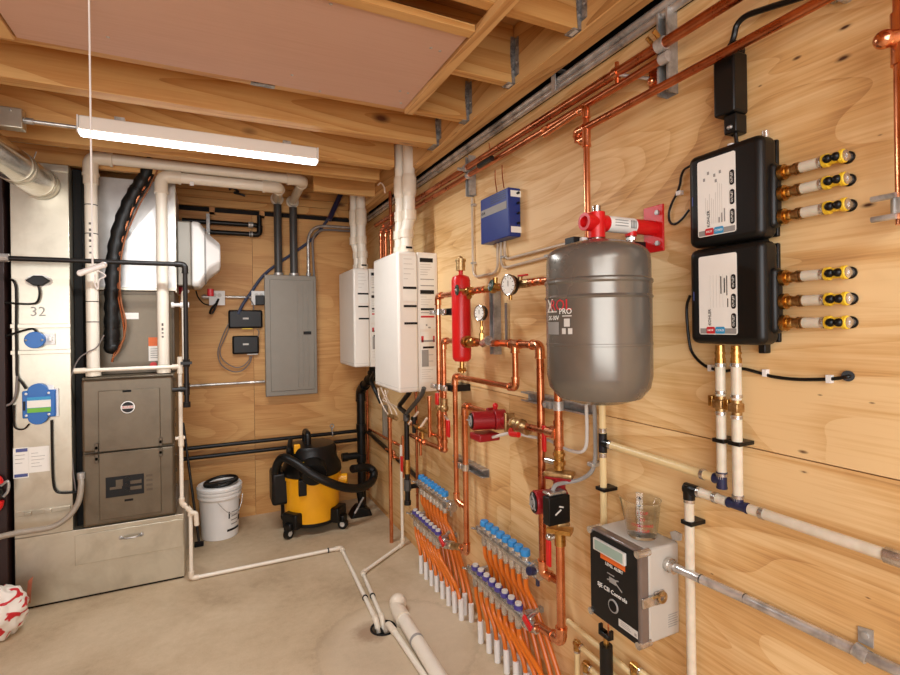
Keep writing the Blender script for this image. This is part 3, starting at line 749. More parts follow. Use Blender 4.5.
p = V((hx+.045, 3.62, AY(180, 305, 3.62).z)); part('saddle_valve', MB().cyl(p-X_*.07, p+X_*.03, .012).cyl(p-X_*.07, p-X_*.055, .018).cyl(p-X_*.02, p+X_*.0, .02).cyl(p+X_*.022, p+X_*.03, .018), 'white_plastic', t)
# insulated refrigerant line with copper and wires
YS = 3.648
S = [AY(x, y, YS) for x, y in ((153, 160), (143, 180), (131, 200), (120, 228), (114, 258), (112.5, 290), (112, 318), (112, 345))]
t = thing('suction_line', 'thick black insulated refrigerant line curving down to coil cabinet', 'refrigerant line', S[-1])
sp = smooth(S, 6); part('insulation', MB().tube(sp, [.041+.004*math.sin(i*2.1) for i in range(len(sp))], 14), 'black_rubber', t)
mb = MB()
for k in (9, 30, 34, 38, 41): mb.cyl(sp[k]-(sp[k+1]-sp[k]).normalized()*.004, sp[k]+(sp[k+1]-sp[k]).normalized()*.004, .044, n=14)
part('tape_wrap', mb, 'black', t)
part('end_elbow', MB().ball(S[-1]-Z_*.015, .045, sz=.9), 'black_rubber', t)
cable('liquid_line', 'thin bare copper line following the black insulated line', 'copper line', [AY(x, y, YS-.02) for x, y in ((157, 162), (147, 182), (135, 203), (124, 232), (118, 262), (118, 292), (123, 320), (124, 338), (115, 353), (112, 362))], .007, 'copper')
cable('control_wire', 'orange control wire looping from copper line to coil cabinet', 'wire', [AY(x, y, YS-.04) for x, y in ((160, 164), (150, 186), (138, 208), (125, 240), (120, 270), (121, 300), (126, 325), (120, 348), (113, 358))], .0045, 'orange_wire')
cable('suction_drop', 'short black wire crossing the left vent pipe to the shade block', 'wire', [AY(x, y, 3.535) for x, y in ((104, 335), (97, 347), (88, 352), (78, 360), (70, 380), (68, 400), (70, 430), (73, 470), (76, 492))], .0035, 'gray_cable')

# blue controller, plug, valves, papers on the return duct
yb_ = YF
p = AY(39, 404, yb_-.03)
t = thing('zone_controller', 'blue wall controller with bright green and white display on the duct', 'controller', p)
w, h = .074, .105
part('case', MB().box((p.x-w, yb_-.035, p.z-h*.72), (p.x+w, yb_-.001, p.z+h*.72)), 'blue2', t, .006)
part('round_lobe', MB().cyl((p.x-.005, yb_-.036, p.z+.068), (p.x-.005, yb_-.002, p.z+.068), .046, n=28).cyl((p.x-.005, yb_-.036, p.z-.068), (p.x-.005, yb_-.002, p.z-.068), .046, n=28), 'blue2', t, .003)
part('mounting_plate', MB().cyl((p.x+.014, yb_-.012, p.z+.08), (p.x+.014, yb_-.0015, p.z+.074), .050, n=28).box((p.x+.04, yb_-.014, p.z-.08), (p.x+w+.010, yb_-.0015, p.z+.08)), 'white_plastic', t, .003)
part('label_plate', MB().box((p.x-.05, yb_-.0385, p.z-.045), (p.x+.055, yb_-.0355, p.z+.04)), 'label_blue', t)
part('label_white', MB().box((p.x-.05, yb_-.0395, p.z-.018), (p.x+.055, yb_-.0387, p.z+.022)), 'paper', t)
part('label_green', MB().box((p.x-.05, yb_-.0395, p.z-.045), (p.x+.055, yb_-.0387, p.z-.02)), 'label_green', t)
mb = MB()
for i in range(2):
    for j in range(2): mb.ball((p.x-.055+.1*i, yb_-.036, p.z-.06+.12*j), .007, 8, 5)
part('screw_cap', mb, 'white_plastic', t)
part('side_button', MB().box((p.x-.068, yb_-.038, p.z-.03), (p.x-.058, yb_-.0355, p.z+.02)), 'black', t)
p2 = AY(35, 340, yb_-.03)
t = thing('round_sensor', 'round blue sensor with white bracket above the blue controller', 'sensor', p2)
part('cap', MB().cyl((p2.x, yb_-.045, p2.z), (p2.x, yb_-.012, p2.z), .046, n=30), 'blue2', t, .003)
part('bracket', MB().box((p2.x, yb_-.0115, p2.z-.03), (p2.x+.085, yb_-.001, p2.z+.035)).box((p2.x+.06, yb_-.03, p2.z-.008), (p2.x+.075, yb_-.0116, p2.z+.02)), 'white_plastic', t, .003)
part('screw_cap', MB().ball((p2.x-.036, yb_-.046, p2.z), .006).ball((p2.x+.036, yb_-.046, p2.z), .006), 'steel', t)
p3 = AY(39, 281, yb_)
t = thing('probe_plug', 'black diamond plug on white oval plate high on the duct', 'plug', p3)
part('plate', MB().prism([(p3.x+.062*math.cos(a), yb_-.0005, p3.z+.036*math.sin(a)) for a in [2*pi*k/24 for k in range(24)]], (0, -.003, 0)), 'paper', t)
part('plug_body', MB().prism([(p3.x-.055, yb_-.004, p3.z), (p3.x-.02, yb_-.004, p3.z+.028), (p3.x+.02, yb_-.004, p3.z+.028), (p3.x+.055, yb_-.004, p3.z), (p3.x+.02, yb_-.004, p3.z-.028), (p3.x-.02, yb_-.004, p3.z-.028)], (0, -.025, 0)), 'black', t, .005)
part('cable', MB().tube(smooth([V((p3.x, yb_-.018, p3.z-.025)), AY(39.5, 293, yb_-.02), AY(37, 302, yb_-.02), AY(28, 304, yb_-.02), AY(10, 303, yb_-.02), AY(-12, 300, yb_-.03)]), .0055, 8), 'black', t)
cable('sensor_cable', 'black cable running down the duct edge into the blue controller', 'cable', [AY(x, y, yb_-.015) for x, y in ((10, 279), (14, 282), (16, 292), (16, 330), (16.5, 360), (17, 376), (22, 383), (26, 389))], .006, 'black')
cable('sensor_cable', 'black cable from the round blue sensor to the duct edge', 'cable', [AY(x, y, yb_-.02) for x, y in ((37, 333), (33, 329), (25, 330), (12, 334), (6, 336))], .0055, 'black')
cable('sensor_cable', 'grey cable leaving the duct edge toward the dark partition', 'cable', [AY(x, y, yb_-.02) for x, y in ((17, 376), (16, 392), (13, 401), (8, 405), (-6, 408))], .006, 'gray_cable')
cable('sensor_cable', 'thin black cable curling from the bottom of blue controller to the left', 'cable', [AY(x, y, yb_-.012) for x, y in ((29, 424), (24, 429), (17, 429), (14, 424), (14, 405))], .004, 'black')
cable('power_cable', 'black cable dropping from blue controller then turning to the furnace', 'cable', [AY(x, y, yb_-.012) for x, y in ((51.5, 420), (52, 450), (53, 480), (56, 491), (64, 493), (78, 492))], .0062, 'black')
for (x0, y0, x1, y1, lb, k) in ((13.5, 447, 28.5, 479, 'narrow printed leaflet with blue bands taped to the duct', 0), (29, 445.5, 49.5, 473, 'white handwritten note sheet taped to the duct', 1)):
    a, b = AY(x0, y1, yb_), AY(x1, y0, yb_)
    t = thing('paper_sheet', lb, 'paper', (a.x, yb_, a.z))
    part('sheet', MB().box((a.x, yb_-.002, a.z), (b.x, yb_-.0008, b.z)), 'paper', t)
    mb = MB(); W = b.x-a.x; Hh = b.z-a.z; rnd = random.Random(k)
    for i in range(5 if k else 3): mb.box((a.x+W*.12, yb_-.0026, b.z-Hh*(.25+.13*i)), (a.x+W*rnd.uniform(.4, .85), yb_-.0021, b.z-Hh*(.235+.13*i)))
    part('handwriting', mb, 'label_gray', t)
    if k == 0: part('blue_band', MB().box((a.x+.004, yb_-.0026, a.z+.006), (b.x-.004, yb_-.0021, a.z+Hh*.14)).box((a.x+.012, yb_-.0026, b.z-Hh*.14), (b.x-.004, yb_-.0021, b.z-.005)), 'label_navy', t)
# flexible conduit
W = [AY(81, 478, 3.49), AY(81, 487, 3.46), AY(78, 503, 3.42), AY(68, 517, 3.40), AY(52, 527, 3.38), AY(30, 531, 3.36), AY(12, 534, 3.34), AY(-15, 541, 3.32), AY(-60, 556, 3.36), V((-1.42, 3.495, .34))]
t = thing('flexible_conduit', 'grey flexible conduit sweeping from the furnace side to the left', 'conduit', W[-1])
sp = smooth(W, 14); part('hose', MB().tube(sp, [.0145+.0009*(i % 2) for i in range(len(sp))], 12), 'flex_gray', t)
part('connector', MB().cyl(W[0]-Z_*.005, W[0]+Z_*.03, .019), 'steel', t)
# red and black tool handle in front of the partition
p = AY(-4, 492, 3.46)
t = thing('hose_reel_handle', 'red and black tool grip at the dark partition by the duct', 'tool', p)
part('grip', MB().tube(smooth([p+V((-.06, 0, .06)), p+V((.0, 0, .07)), p+V((.015, 0, .04))]), .02, 10).tube(smooth([p+V((-.06, 0, -.1)), p+V((.0, 0, -.09)), p+V((.015, 0, -.05))]), .02, 10), 'red', t)
part('body', MB().ball(p+V((-.03, .0, -.01)), .06, 14, 10), 'black', t)
part('clip', MB().tube(smooth([p+V((.02, 0, .03)), p+V((.05, 0, .05)), p+V((.05, 0, 0)), p+V((.03, 0, -.03))]), .007, 8), 'steel', t)

# plastic bag
c = AZ(1, 643, .0); c = V((c.x-.02, c.y+.06, 0))
mb = MB(); nu, nv = 48, 28; vs = []; fs = []
for j in range(nv+1):
    for i in range(nu):
        th = 2*pi*i/nu; ph = pi*j/nv
        d = V((math.sin(ph)*math.cos(th), math.sin(ph)*math.sin(th), math.cos(ph)))
        r = 1+.22*noise.noise(d*2.2+V((3, 1, 2)))+.10*noise.noise(d*5+V((9, 2, 2)))
        p = V((d.x*.115*r, d.y*.10*r, .125+d.z*.125*r)); p.z = max(0, p.z); vs.append(c+p)
for j in range(nv):
    for i in range(nu): fs.append((j*nu+i, (j+1)*nu+i, (j+1)*nu+(i+1) % nu, j*nu+(i+1) % nu))
t_ = NT('bag_print'); vv = t_.obj(); nn = t_.noise(t_.map(vv, (1, 1, 1.6)), 11, 1, .4, 1.2)
t_.L(t_.ramp(nn, [(.56, rgba((228, 220, 208))), (.585, rgba((196, 32, 40)))]), t_.b.inputs['Base Color']); t_.b.inputs['Roughness'].default_value = .42
one('plastic_bag', MB().add(vs, fs), t_.m, 'crumpled white plastic bag with red print on the floor', 'bag', loc=c, sharp=180)
# ================================================================== BACK WALL
e0 = B(266, 397, .1); e1 = B(316, 274, .1); EX0, EX1, EZ0, EZ1, EY = e0.x, e1.x, e0.z, 1.99, YB-.1
t = thing('electrical_panel', 'grey steel breaker panel with closed door on the back wall', 'electrical panel', ((EX0+EX1)/2, YB, EZ0))
part('box', MB().box((EX0+.006, EY+.012, EZ0+.006), (EX1-.006, YB-.001, EZ1-.006)), 'panel_gray', t, .004)
part('trim_cover', MB().box((EX0, EY, EZ0), (EX1, EY+.0118, EZ1)), 'panel_gray', t, .005)
dr = part('door', MB().box((EX0+.04, EY-.008, EZ0+.04), (EX1-.022, EY-.0005, EZ1-.04)), 'panel_gray', t, .004)
mb = MB()
for k in range(3): x = EX1-.16+k*.04; mb.box((x, EY-.012, EZ0+.07), (x+.012, EY-.0085, EZ1-.07))
part('pressed_rib', mb, 'panel_gray', dr, .0015)
a = B(308, 333, .1); part('latch', MB().box((a.x-.04, EY-.016, a.z-.012), (a.x+.025, EY-.0085, a.z+.014)), 'black', dr, .002, 'black door latch')
# steel conduit bend above the panel
a0 = B(308.5, 274, .05); a1 = B(309, 240, .05); a2 = B(352, 228, .05)
t = thing('bent_conduit', 'bent steel conduit rising from breaker panel and curving toward the corner', 'conduit', (a0.x, YB-.05, EZ1))
part('pipe', MB().tube([(a0.x, YB-.05, EZ1+.001), (a0.x, YB-.05, a2.z), (a2.x+.05, YB-.05, a2.z)], .013, 12, .16, 12), 'emt', t)
part('connector', MB().cyl((a0.x, YB-.05, EZ1+.0005), (a0.x, YB-.05, EZ1+.03), .02), 'steel', t)
one('grey_cable', MB().tube([(a0.x+.045, YB-.06, EZ1+.002), (a0.x+.03, YB-.06, a2.z-.035), (a2.x+.05, YB-.06, a2.z-.03)], .010, 12, .14, 12), 'gray_cable', 'thin grey cable bending just behind the steel conduit above breaker panel', 'cable')
cable('main_cable', 'thick slate blue cable falling diagonally from the joists past the breaker panel', 'cable', [B(x, y, o) for x, y, o in ((342, 190, .06), (335, 205, .04), (326, 222, .018), (311, 240, .014), (292, 254, .014), (276, 265, .014), (262, 277, .014), (250, 294, .03), (243, 304, .045), (238, 314, .045))], .0125, 'blue_cable')
cable('main_cable_wrap', 'dark navy cable bundle hanging from joist near the back corner', 'cable', [B(x, y, o) for x, y, o in ((345, 186, .08), (340, 196, .08), (334, 209, .085), (329, 220, .11))], .022, 'navy')
# wall outlets and modems
def outlet(px, py, label, plug, ad):
    c = B(px, py, .05)
    t = thing('outlet_box', label, 'electrical outlet', c)
    part('box', MB().box((c.x-.055, YB-.05, c.z-.055), (c.x+.055, YB-.001, c.z+.055)), 'white_plastic', t, .012)
    part('cover', MB().box((c.x-.058, YB-.055, c.z-.058), (c.x+.058, YB-.0505, c.z+.058)), 'white_plastic', t, .002)
    part('socket_face', MB().cyl((c.x-.018, YB-.0555, c.z+.022), (c.x-.018, YB-.057, c.z+.022), .016).cyl((c.x+.018, YB-.0555, c.z+.022), (c.x+.018, YB-.057, c.z+.022), .016), 'label_lgray', t)
    if ad: part('power_adapter', MB().box((c.x-.03, YB-.09, c.z-.06), (c.x+.04, YB-.0575, c.z+.02)), 'black', t, .006)
    return t, c
t, c = outlet(217, 298, 'white outlet box with a black cord plugged in', 1, 0)
tt = cable('power_lead', 'black cord looping down from the white outlet left of the modems', 'cord', [V((c.x, YB-.06, c.z-.03)), B(216, 304, .1), B(212, 308, .1), B(210, 313, .09), B(213, 312, .08), B(216, 305, .09), V((c.x+.01, YB-.065, c.z-.01))], .009, 'black')
cable('thin_lead', 'thin dark cord from humidifier to the white outlet', 'cord', [B(x, y, .04) for x, y in ((196, 291), (198, 297), (203, 303), (209, 305), (213, 303))], .005, 'black')
t2, c2 = outlet(259, 298, 'white outlet box with black adapter beside the breaker panel', 1, 1)
one('outlet_conduit', MB().cyl((c.x+.059, YB-.03, c.z+.01), (c2.x-.059, YB-.03, c.z+.01), .0105), 'emt', 'short steel conduit joining the two white outlet boxes', 'conduit')
one('conduit_stub', MB().cyl((c.x-.11, YB-.03, c.z+.01), (c.x-.059, YB-.03, c.z+.01), .0105).cyl((c.x-.10, YB-.03, c.z+.01), (c.x-.06, YB-.03, c.z+.01), .018), 'steel', 'steel connector at the humidifier side of the corded outlet', 'conduit fitting')
a, b = B(190, 384, .03), B(266, 381.5, .03)
one('wall_conduit', MB().cyl((a.x, YB-.03, b.z), (EX0-.001, YB-.03, b.z), .0105), 'emt', 'thin steel conduit running level into the side of breaker panel', 'conduit')
for (x0, y0, x1, y1, lb, lo) in ((228.5, 310, 262.5, 328.5, 'larger black modem box mounted above the other one', 0), (232.5, 335.5, 259, 354.5, 'smaller black modem box hanging below the other one', 1)):
    a, b = B(x0, y1, .05), B(x1, y0, .05)
    t = thing('modem', lb, 'modem', ((a.x+b.x)/2, YB, a.z))
    part('case', MB().box((a.x, YB-.05, a.z), (b.x, YB-.001, b.z)), 'black', t, .014)
    cx, cz_ = (a.x+b.x)/2, (a.z+b.z)/2+.005
    part('logo', MB().box((cx-.022, YB-.0512, cz_-.007), (cx+.022, YB-.0502, cz_+.007)), 'label_lgray', t, label='small pale logo strip')
    part('port_strip', MB().box((cx-.03+.04*lo, YB-.045, a.z-.008), (cx+.05+.04*lo, YB-.01, a.z-.0005)), 'yellow_clip' if not lo else 'label_lgray', t)
cable('network_cable', 'grey network cable making a big loop below the modems', 'cable', [B(x, y, .04) for x, y in ((233, 318), (228, 325), (222, 338), (218, 352), (221, 364), (231, 371), (241, 371), (249, 364), (252, 356))], .0045, 'gray_cable')
cable('network_cable', 'grey network cable making the inner loop below the modems', 'cable', [B(x, y, .03) for x, y in ((229, 328), (224, 340), (220, 350), (223, 360), (234, 367), (243, 366), (249, 360), (250, 356))], .004, 'gray_cable')
cable('network_cable', 'thin cable between the upper modem and the adapter outlet', 'cable', [B(x, y, .06) for x, y in ((254, 310), (253, 304), (250, 299), (248, 296))], .004, 'gray_cable')
cable('network_cable', 'short cable linking the two modems on their breaker panel side', 'cable', [B(x, y, .05) for x, y in ((257, 329), (259, 332), (258, 337))], .004, 'gray_cable')
# upper black pipes with elbow
yo = .075
a, b = B(178, 222, yo), B(253, 225, yo); el = B(259, 190, yo); dn = B(256, 233, yo)
z1, z2 = B(230, 223.5, yo).z, B(230, 233, yo).z
t, pts = pipe('black_pipe', 'black pipe under the top plates that turns up to the joists', 'pipe', [(-.2, YB-yo, z2), (el.x, YB-yo, z2), (el.x, YB-yo, ZJ-.05)], .019, 'black', 'black', 1.2, .04, 'black pipes high on the back wall', do_snap=False)
part('clamp_band', MB().cyl((b.x-.03, YB-yo, z2), (b.x-.005, YB-yo, z2), .024).cyl((b.x-.035, YB-yo, z1), (b.x-.0, YB-yo, z1), .0245), 'steel', t, label='steel band')
one('black_pipe', MB().cyl((-.2, YB-yo, z1), (b.x+.02, YB-yo, z1), .019).ball((b.x+.02, YB-yo, z1), .02), 'black', 'upper straight black pipe stopping at the black elbow', 'pipe', 'black pipes high on the back wall')
h = B(208, 222, yo)
one('pipe_hanger', MB().box((h.x-.012, YB-yo-.03, z2-.04), (h.x+.012, YB-yo-.024, z1+.06)).box((h.x-.012, YB-yo-.024, z1+.05), (h.x+.012, YB-.001, z1+.06)).box((h.x-.012, YB-yo-.024, z2-.04), (h.x+.012, YB-.001, z2-.034)), 'strut', 'grey bracket holding the two black pipes high on the back wall', 'bracket')
p = B(233, 191, .04)
one('wire_nest', MB().tube(smooth([p+V((-.03, 0, .01)), p+V((0, -.01, .02)), p+V((.04, 0, 0)), p+V((.01, -.01, -.015)), p+V((.05, 0, -.02)), p+V((.09, 0, -.03))]), .009, 8), 'black', 'short knot of black wire hanging off the top plates', 'wire')
# low black pipes along the back wall continuing on the side wall
yo = .06
zu = B(265, 440.5, yo).z; zl = B(265, 450, yo).z
cr = XR-.024
s1 = R(345, 433, .065); se = R(408, 487, .14)
t, pts = pipe('black_pipe', 'upper low black pipe rounding the corner behind the shop vacuum', 'pipe', [(-.3, YB-yo, zu), (cr-.02, YB-yo, zu), (cr, YB-.14, zu-.005), (cr, se.y, se.z), (XR-.14+.018, se.y, se.z)], 0.0155, 'black', 'black', 1.15, .05, 'black pipes low on the back wall', do_snap=False)
one('black_pipe', MB().cyl((-.3, YB-yo, zl), (cr-.06, YB-yo, zl), 0.0155), 'black', 'lower black pipe running level behind bucket and shop vacuum', 'pipe', 'black pipes low on the back wall')
h = B(332, 428, yo)
t = thing('ring_hanger', 'steel ring hanger on the low black pipe above the vacuum', 'pipe hanger', (h.x, YB-yo, zu))
part('ring', MB().torus((h.x, YB-yo, zu), X_, .025, .004), 'steel', t); part('rod', MB().cyl((h.x, YB-yo, zu+.028), (h.x, YB-yo, zu+.05), .006).torus((h.x, YB-yo, zu+.065), Y_, .016, .004), 'steel', t)
# black waste column in the corner
a = AY(361, 420, YB-.2)
t, pts = pipe('corner_pipe', 'tall black waste pipe in the back corner below the far heater', 'pipe', [(a.x, YB-.2, .0), (a.x, YB-.2, AY(361, 390, YB-.2).z), (a.x+.045, YB-.42, AY(373, 376, YB-.42).z), (a.x+.045, YB-.44, AY(374, 368, YB-.44).z)], .036, 'black', 'black', 1.15, .06, do_snap=False)
for py in (455, 425, 396):
    z = B(362, py, .1).z; part('coupling', MB().cyl((pts[0].x, YB-.2, z-.03), (pts[0].x, YB-.2, z+.03), .043, n=18), 'black', t)
part('side_branch', MB().cyl((pts[0].x, YB-.2, B(362, 455, .2).z), (pts[0].x-.12, YB-.2, B(362, 455, .2).z), .03).cyl((pts[0].x-.12, YB-.2, B(362, 455, .2).z), (pts[0].x-.17, YB-.2, B(362, 455, .2).z), .037), 'black', t)
# thin rod leaning on the back wall
a, b = AY(184, 424, 4.25), AY(199, 541, 4.0); b.z = .0
t = thing('leaning_rod', 'thin dark rod leaning on back wall beside the bucket', 'rod', b)
part('shaft', MB().cyl(b+Z_*.03, V((B(183, 423, .02).x, YB-.012, B(183, 423, .02).z)), .009), 'black_iron', t)
part('foot', MB().box(b+V((-.03, -.02, 0)), b+V((.03, .02, .03))), 'black_matte', t, .006)

# ================================================================== BUCKET
c = V((.036, 4.15, 0))
t = thing('bucket', 'white plastic bucket with lid and black handle ring on top', 'bucket', c)
part('tub', MB().lathe([(.122, .0), (.126, .004), (.142, .29), (.152, .30), (.152, .318), (.145, .32), (.146, .335), (.156, .337), (.156, .352), (.147, .354)], c, Z_, 40), 'white_plastic', t)
part('lid', MB().lathe([(.15, .3545), (.157, .357), (.158, .375), (.150, .387), (.143, .387), (.138, .377), (0, .378)], c, Z_, 40), 'white_plastic', t)
rg = MB(); R0 = c+V((.01, -.0, .4)); pts = []
for k in range(33):
    a = 2*pi*k/32; pts.append(R0+V((.112*math.cos(a), .085*math.sin(a), .012*math.sin(a)+.01*math.cos(a))))
rg.tube(pts, .011, 10).tube([R0+V((-.105, 0, -.008)), R0+V((0, -.02, -.005)), R0+V((.1, -.01, .008))], .013, 8).box(R0+V((-.10, -.06, -.022)), R0+V((-.02, -.03, .006)))
part('handle_ring', rg, 'black', t, label='black oval handle on the lid')
def onbucket(a0, a1, z0, z1, n=8, e=.0012):
    vs = []; fs = []
    for k in range(n+1):
        a = a0+(a1-a0)*k/n
        for z in (z0, z1):
            r = .126+(z-.004)*(.016/.286)+e; vs.append(c+V((r*math.sin(a), -r*math.cos(a), z)))
    for k in range(n): fs.append((2*k, 2*k+2, 2*k+3, 2*k+1))
    return vs, fs
mb = MB(); mb.add(*onbucket(.35, 1.25, .055, .072)); mb.add(*onbucket(.42, .5, .15, .2)); mb.add(*onbucket(1.12, 1.35, .11, .15)); mb.add(*onbucket(1.2, 1.4, .17, .26))
part('printed_mark', mb, 'label_black', t)
mb = MB()
for k in range(4): mb.add(*onbucket(.58, 1.05, .10+.03*k, .108+.03*k))
part('printed_text', mb, 'label_gray', t)
bw = []
for k in range(13):
    a = -.1+1.55*k/12; r = .158; bw.append(c+V((r*math.sin(a), -r*math.cos(a), .29-.11*math.sin(pi*k/12)*1.0+.0)))
part('bail_wire', MB().tube(bw, .0025, 6), 'steel', t)

# ================================================================== SHOP VACUUM
c = V((.69, 4.0, 0))
t = thing('shop_vacuum', 'yellow and black shop vacuum on casters with coiled hose', 'vacuum', c)
part('drum', MB().lathe([(.165, .055), (.178, .062), (.188, .35), (.194, .352), (.194, .372), (.188, .375)], c, Z_, 44), 'yellow', t)
part('base_skirt', MB().lathe([(.12, .045), (.172, .05), (.182, .058), (.182, .075), (.176, .078)], c, Z_, 44), 'black', t)
for a in (-2.45, -.7, .7, 2.3):
    d = V((math.cos(a), math.sin(a), 0)); q = c+d*.195; s = V((-d.y, d.x, 0))
    br = part('caster_bracket', MB().obox(c+d*.185+Z_*.105, (.085, .12, .10), d, s).obox(c+d*.225+Z_*.075, (.05, .06, .05), d, s), 'black', t, .012)
    w = q+d*.035+Z_*.034
    part('caster_wheel', MB().cyl(w-s*.014, w+s*.014, .034, n=22), 'black_rubber', br); part('wheel_hub', MB().cyl(w-s*.0155, w+s*.0155, .017, n=16), 'label_lgray', br)
hd = part('motor_head', MB().lathe([(.197, .3755), (.200, .385), (.196, .42), (.17, .47), (.165, .54), (.15, .565), (.10, .572), (0, .573)], c, Z_, 40), 'black', t)
part('carry_handle', MB().tube(fillet([c+V((-.03, -.05, .57)), c+V((-.03, -.05, .64)), c+V((-.03, .08, .64)), c+V((-.03, .08, .57))], .03), .02, 10), 'black', hd)
part('front_hood', MB().lathe([(.001, -.06), (.075, -.055), (.088, -.02), (.088, .06)], c+V((-.02, -.165, .42)), (0, 1, .25), 24, 1.0, 1.0), 'black', hd)
part('toggle_switch', MB().box(c+V((-.13, -.11, .53)), c+V((-.09, -.08, .59))), 'yellow', hd, .006, 'yellow switch tab')
part('rating_label', MB().box(c+V((-.095, -.172, .475)), c+V((-.055, -.169, .487))), 'yellow_clip', hd)
part('cord_wrap', MB().tube(fillet([c+V((-.145, -.06, .45)), c+V((-.16, -.08, .56)), c+V((-.135, .02, .60))], .03), .016, 8), 'black', hd)
part('latch', MB().box(c+V((-.115, -.185, .27)), c+V((-.065, -.155, .375))), 'black', t, .006)
part('inlet_port', MB().cyl(c+V((.15, -.06, .315)), c+V((.225, -.085, .315)), .036, n=20), 'yellow', t, .003)
hs = [(280, 486, 3.98), (276, 470, 3.95), (282, 458, 3.86), (294, 462, 3.78), (312, 474, 3.70), (328, 482, 3.68), (345, 487.5, 3.72), (360, 488, 3.80), (371, 482, 3.90), (374, 473, 3.97), (369, 468, 3.98), (360, 468, 3.94), (352, 469, 3.90)]
KV = 1.14
shr = lambda p: c+(V(p)-c)/KV
sp = smooth([shr(AY(x, y, Y)) for x, y, Y in hs], 16)
part('hose', MB().tube(sp, [.0265+.0018*(i % 2) for i in range(len(sp))], 14), 'black_rubber', t)
a = AY(281, 478, 4.02)
part('tool_basket', MB().box(shr((a.x-.075, 3.93, AY(280, 505, 3.95).z)), shr((a.x+.07, 4.14, AY(280, 472, 3.95).z))), 'black', t, .02)
t.scale = (KV, KV, KV)
a = AY(361, 497, 4.0)
t = thing('vacuum_nozzle', 'black vacuum nozzle standing on the floor in the back corner', 'vacuum nozzle', (a.x, 4.05, 0))
part('head', MB().prism([(a.x-.09, 3.98, 0.0), (a.x+.09, 3.98, 0), (a.x+.07, 3.98, .06), (a.x-.02, 3.98, .09), (a.x-.06, 3.98, .05)], (0, .12, 0)), 'black', t, .01)
part('neck', MB().cyl((a.x+.02, 4.04, .07), (a.x-.0, 4.03, .2), .03), 'black', t); part('clip', MB().cyl((a.x-.06, 3.97, .05), (a.x+.01, 3.96, .17), .008), 'steel', t)

# ================================================================== FLOOR DRAIN PIPES
t = thing('floor_drain', 'black floor drain hole that the white pipes run into', 'drain', (HC.x, HC.y, 0))
part('rim', MB().torus((HC.x, HC.y, .0), Z_, HR, .006, 32), 'black_matte', t); part('grate', MB().box((HC.x-.05, HC.y-.004, -.03), (HC.x+.05, HC.y+.004, -.022)).box((HC.x-.004, HC.y-.05, -.03), (HC.x+.004, HC.y+.05, -.022)).cyl((HC.x, HC.y, -.115), (HC.x, HC.y, -.05), .05, n=24), 'black_matte', t)
w = AZ(402, 540, .02); m_ = AZ(361, 573, .016)
top = R(401.5, 452, .07); wp = R(402.5, 536, .07)
t, pts = pipe('relief_drain', 'thin white drain pipe from heater wall across the floor to the drain', 'drain pipe', [(XR-.07, wp.y, R(401, 445, .07).z), (XR-.07, wp.y, .016), (m_.x+.01, m_.y, .016), (HC.x+.013, HC.y+.06, .016), (HC.x+.012, HC.y+.03, -.045)], .011, 'pvc', 'pvc2', 1.3, .02, do_snap=False)
p = V((m_.x+.01, m_.y, .016)).lerp(V((HC.x+.013, HC.y+.06, .016)), .55); d_ = V((HC.x+.003-m_.x, HC.y+.06-m_.y, 0)).normalized(); part('zip_tie', MB().cyl(p-d_*.004, p+d_*.004, .016), 'black', t)
rB = .033
b0 = AZ(399, 612, rB); b1 = AZ(438, 675, rB); dd = (b1-b0).normalized()
t = thing('main_drain_pipe', 'thick white drain pipe on the floor coming toward the camera', 'drain pipe', b0)
part('pipe', MB().cyl(b0, b0+dd*1.3, rB, n=24), 'pvc', t)
part('end_elbow', MB().tube([b0+dd*.07, b0, b0+V((-.0, .05, 0)), b0+V((.025, .11, .0))], rB*1.0, 20, .03).cyl(b0-dd*.0, b0+dd*.075, rB*1.22, n=24).ball(b0+V((.02, .075, .008)), .047, 18, 12), 'pvc2', t, sharp=60)
p = b0+dd*.27; part('coupling_band', MB().cyl(p-dd*.008, p+dd*.008, rB*1.06, n=24), 'label_gray', t)
s0 = V((HC.x+.030, HC.y-.014, .017)); s1 = AZ(424, 675, .014); ds = (s1-s0).normalized()
t = thing('small_drain_pipe', 'thin white drain pipe lying beside the thick white one', 'drain pipe', s0)
part('pipe', MB().cyl(s0+ds*.03, s0+ds*1.3, .0135, n=18), 'pvc', t); part('end_fitting', MB().tube([s0+V((-.012, .02, -.06)), s0+V((-.006, .01, .0)), s0+ds*.07], .0175, 14, .02), 'pvc2', t)
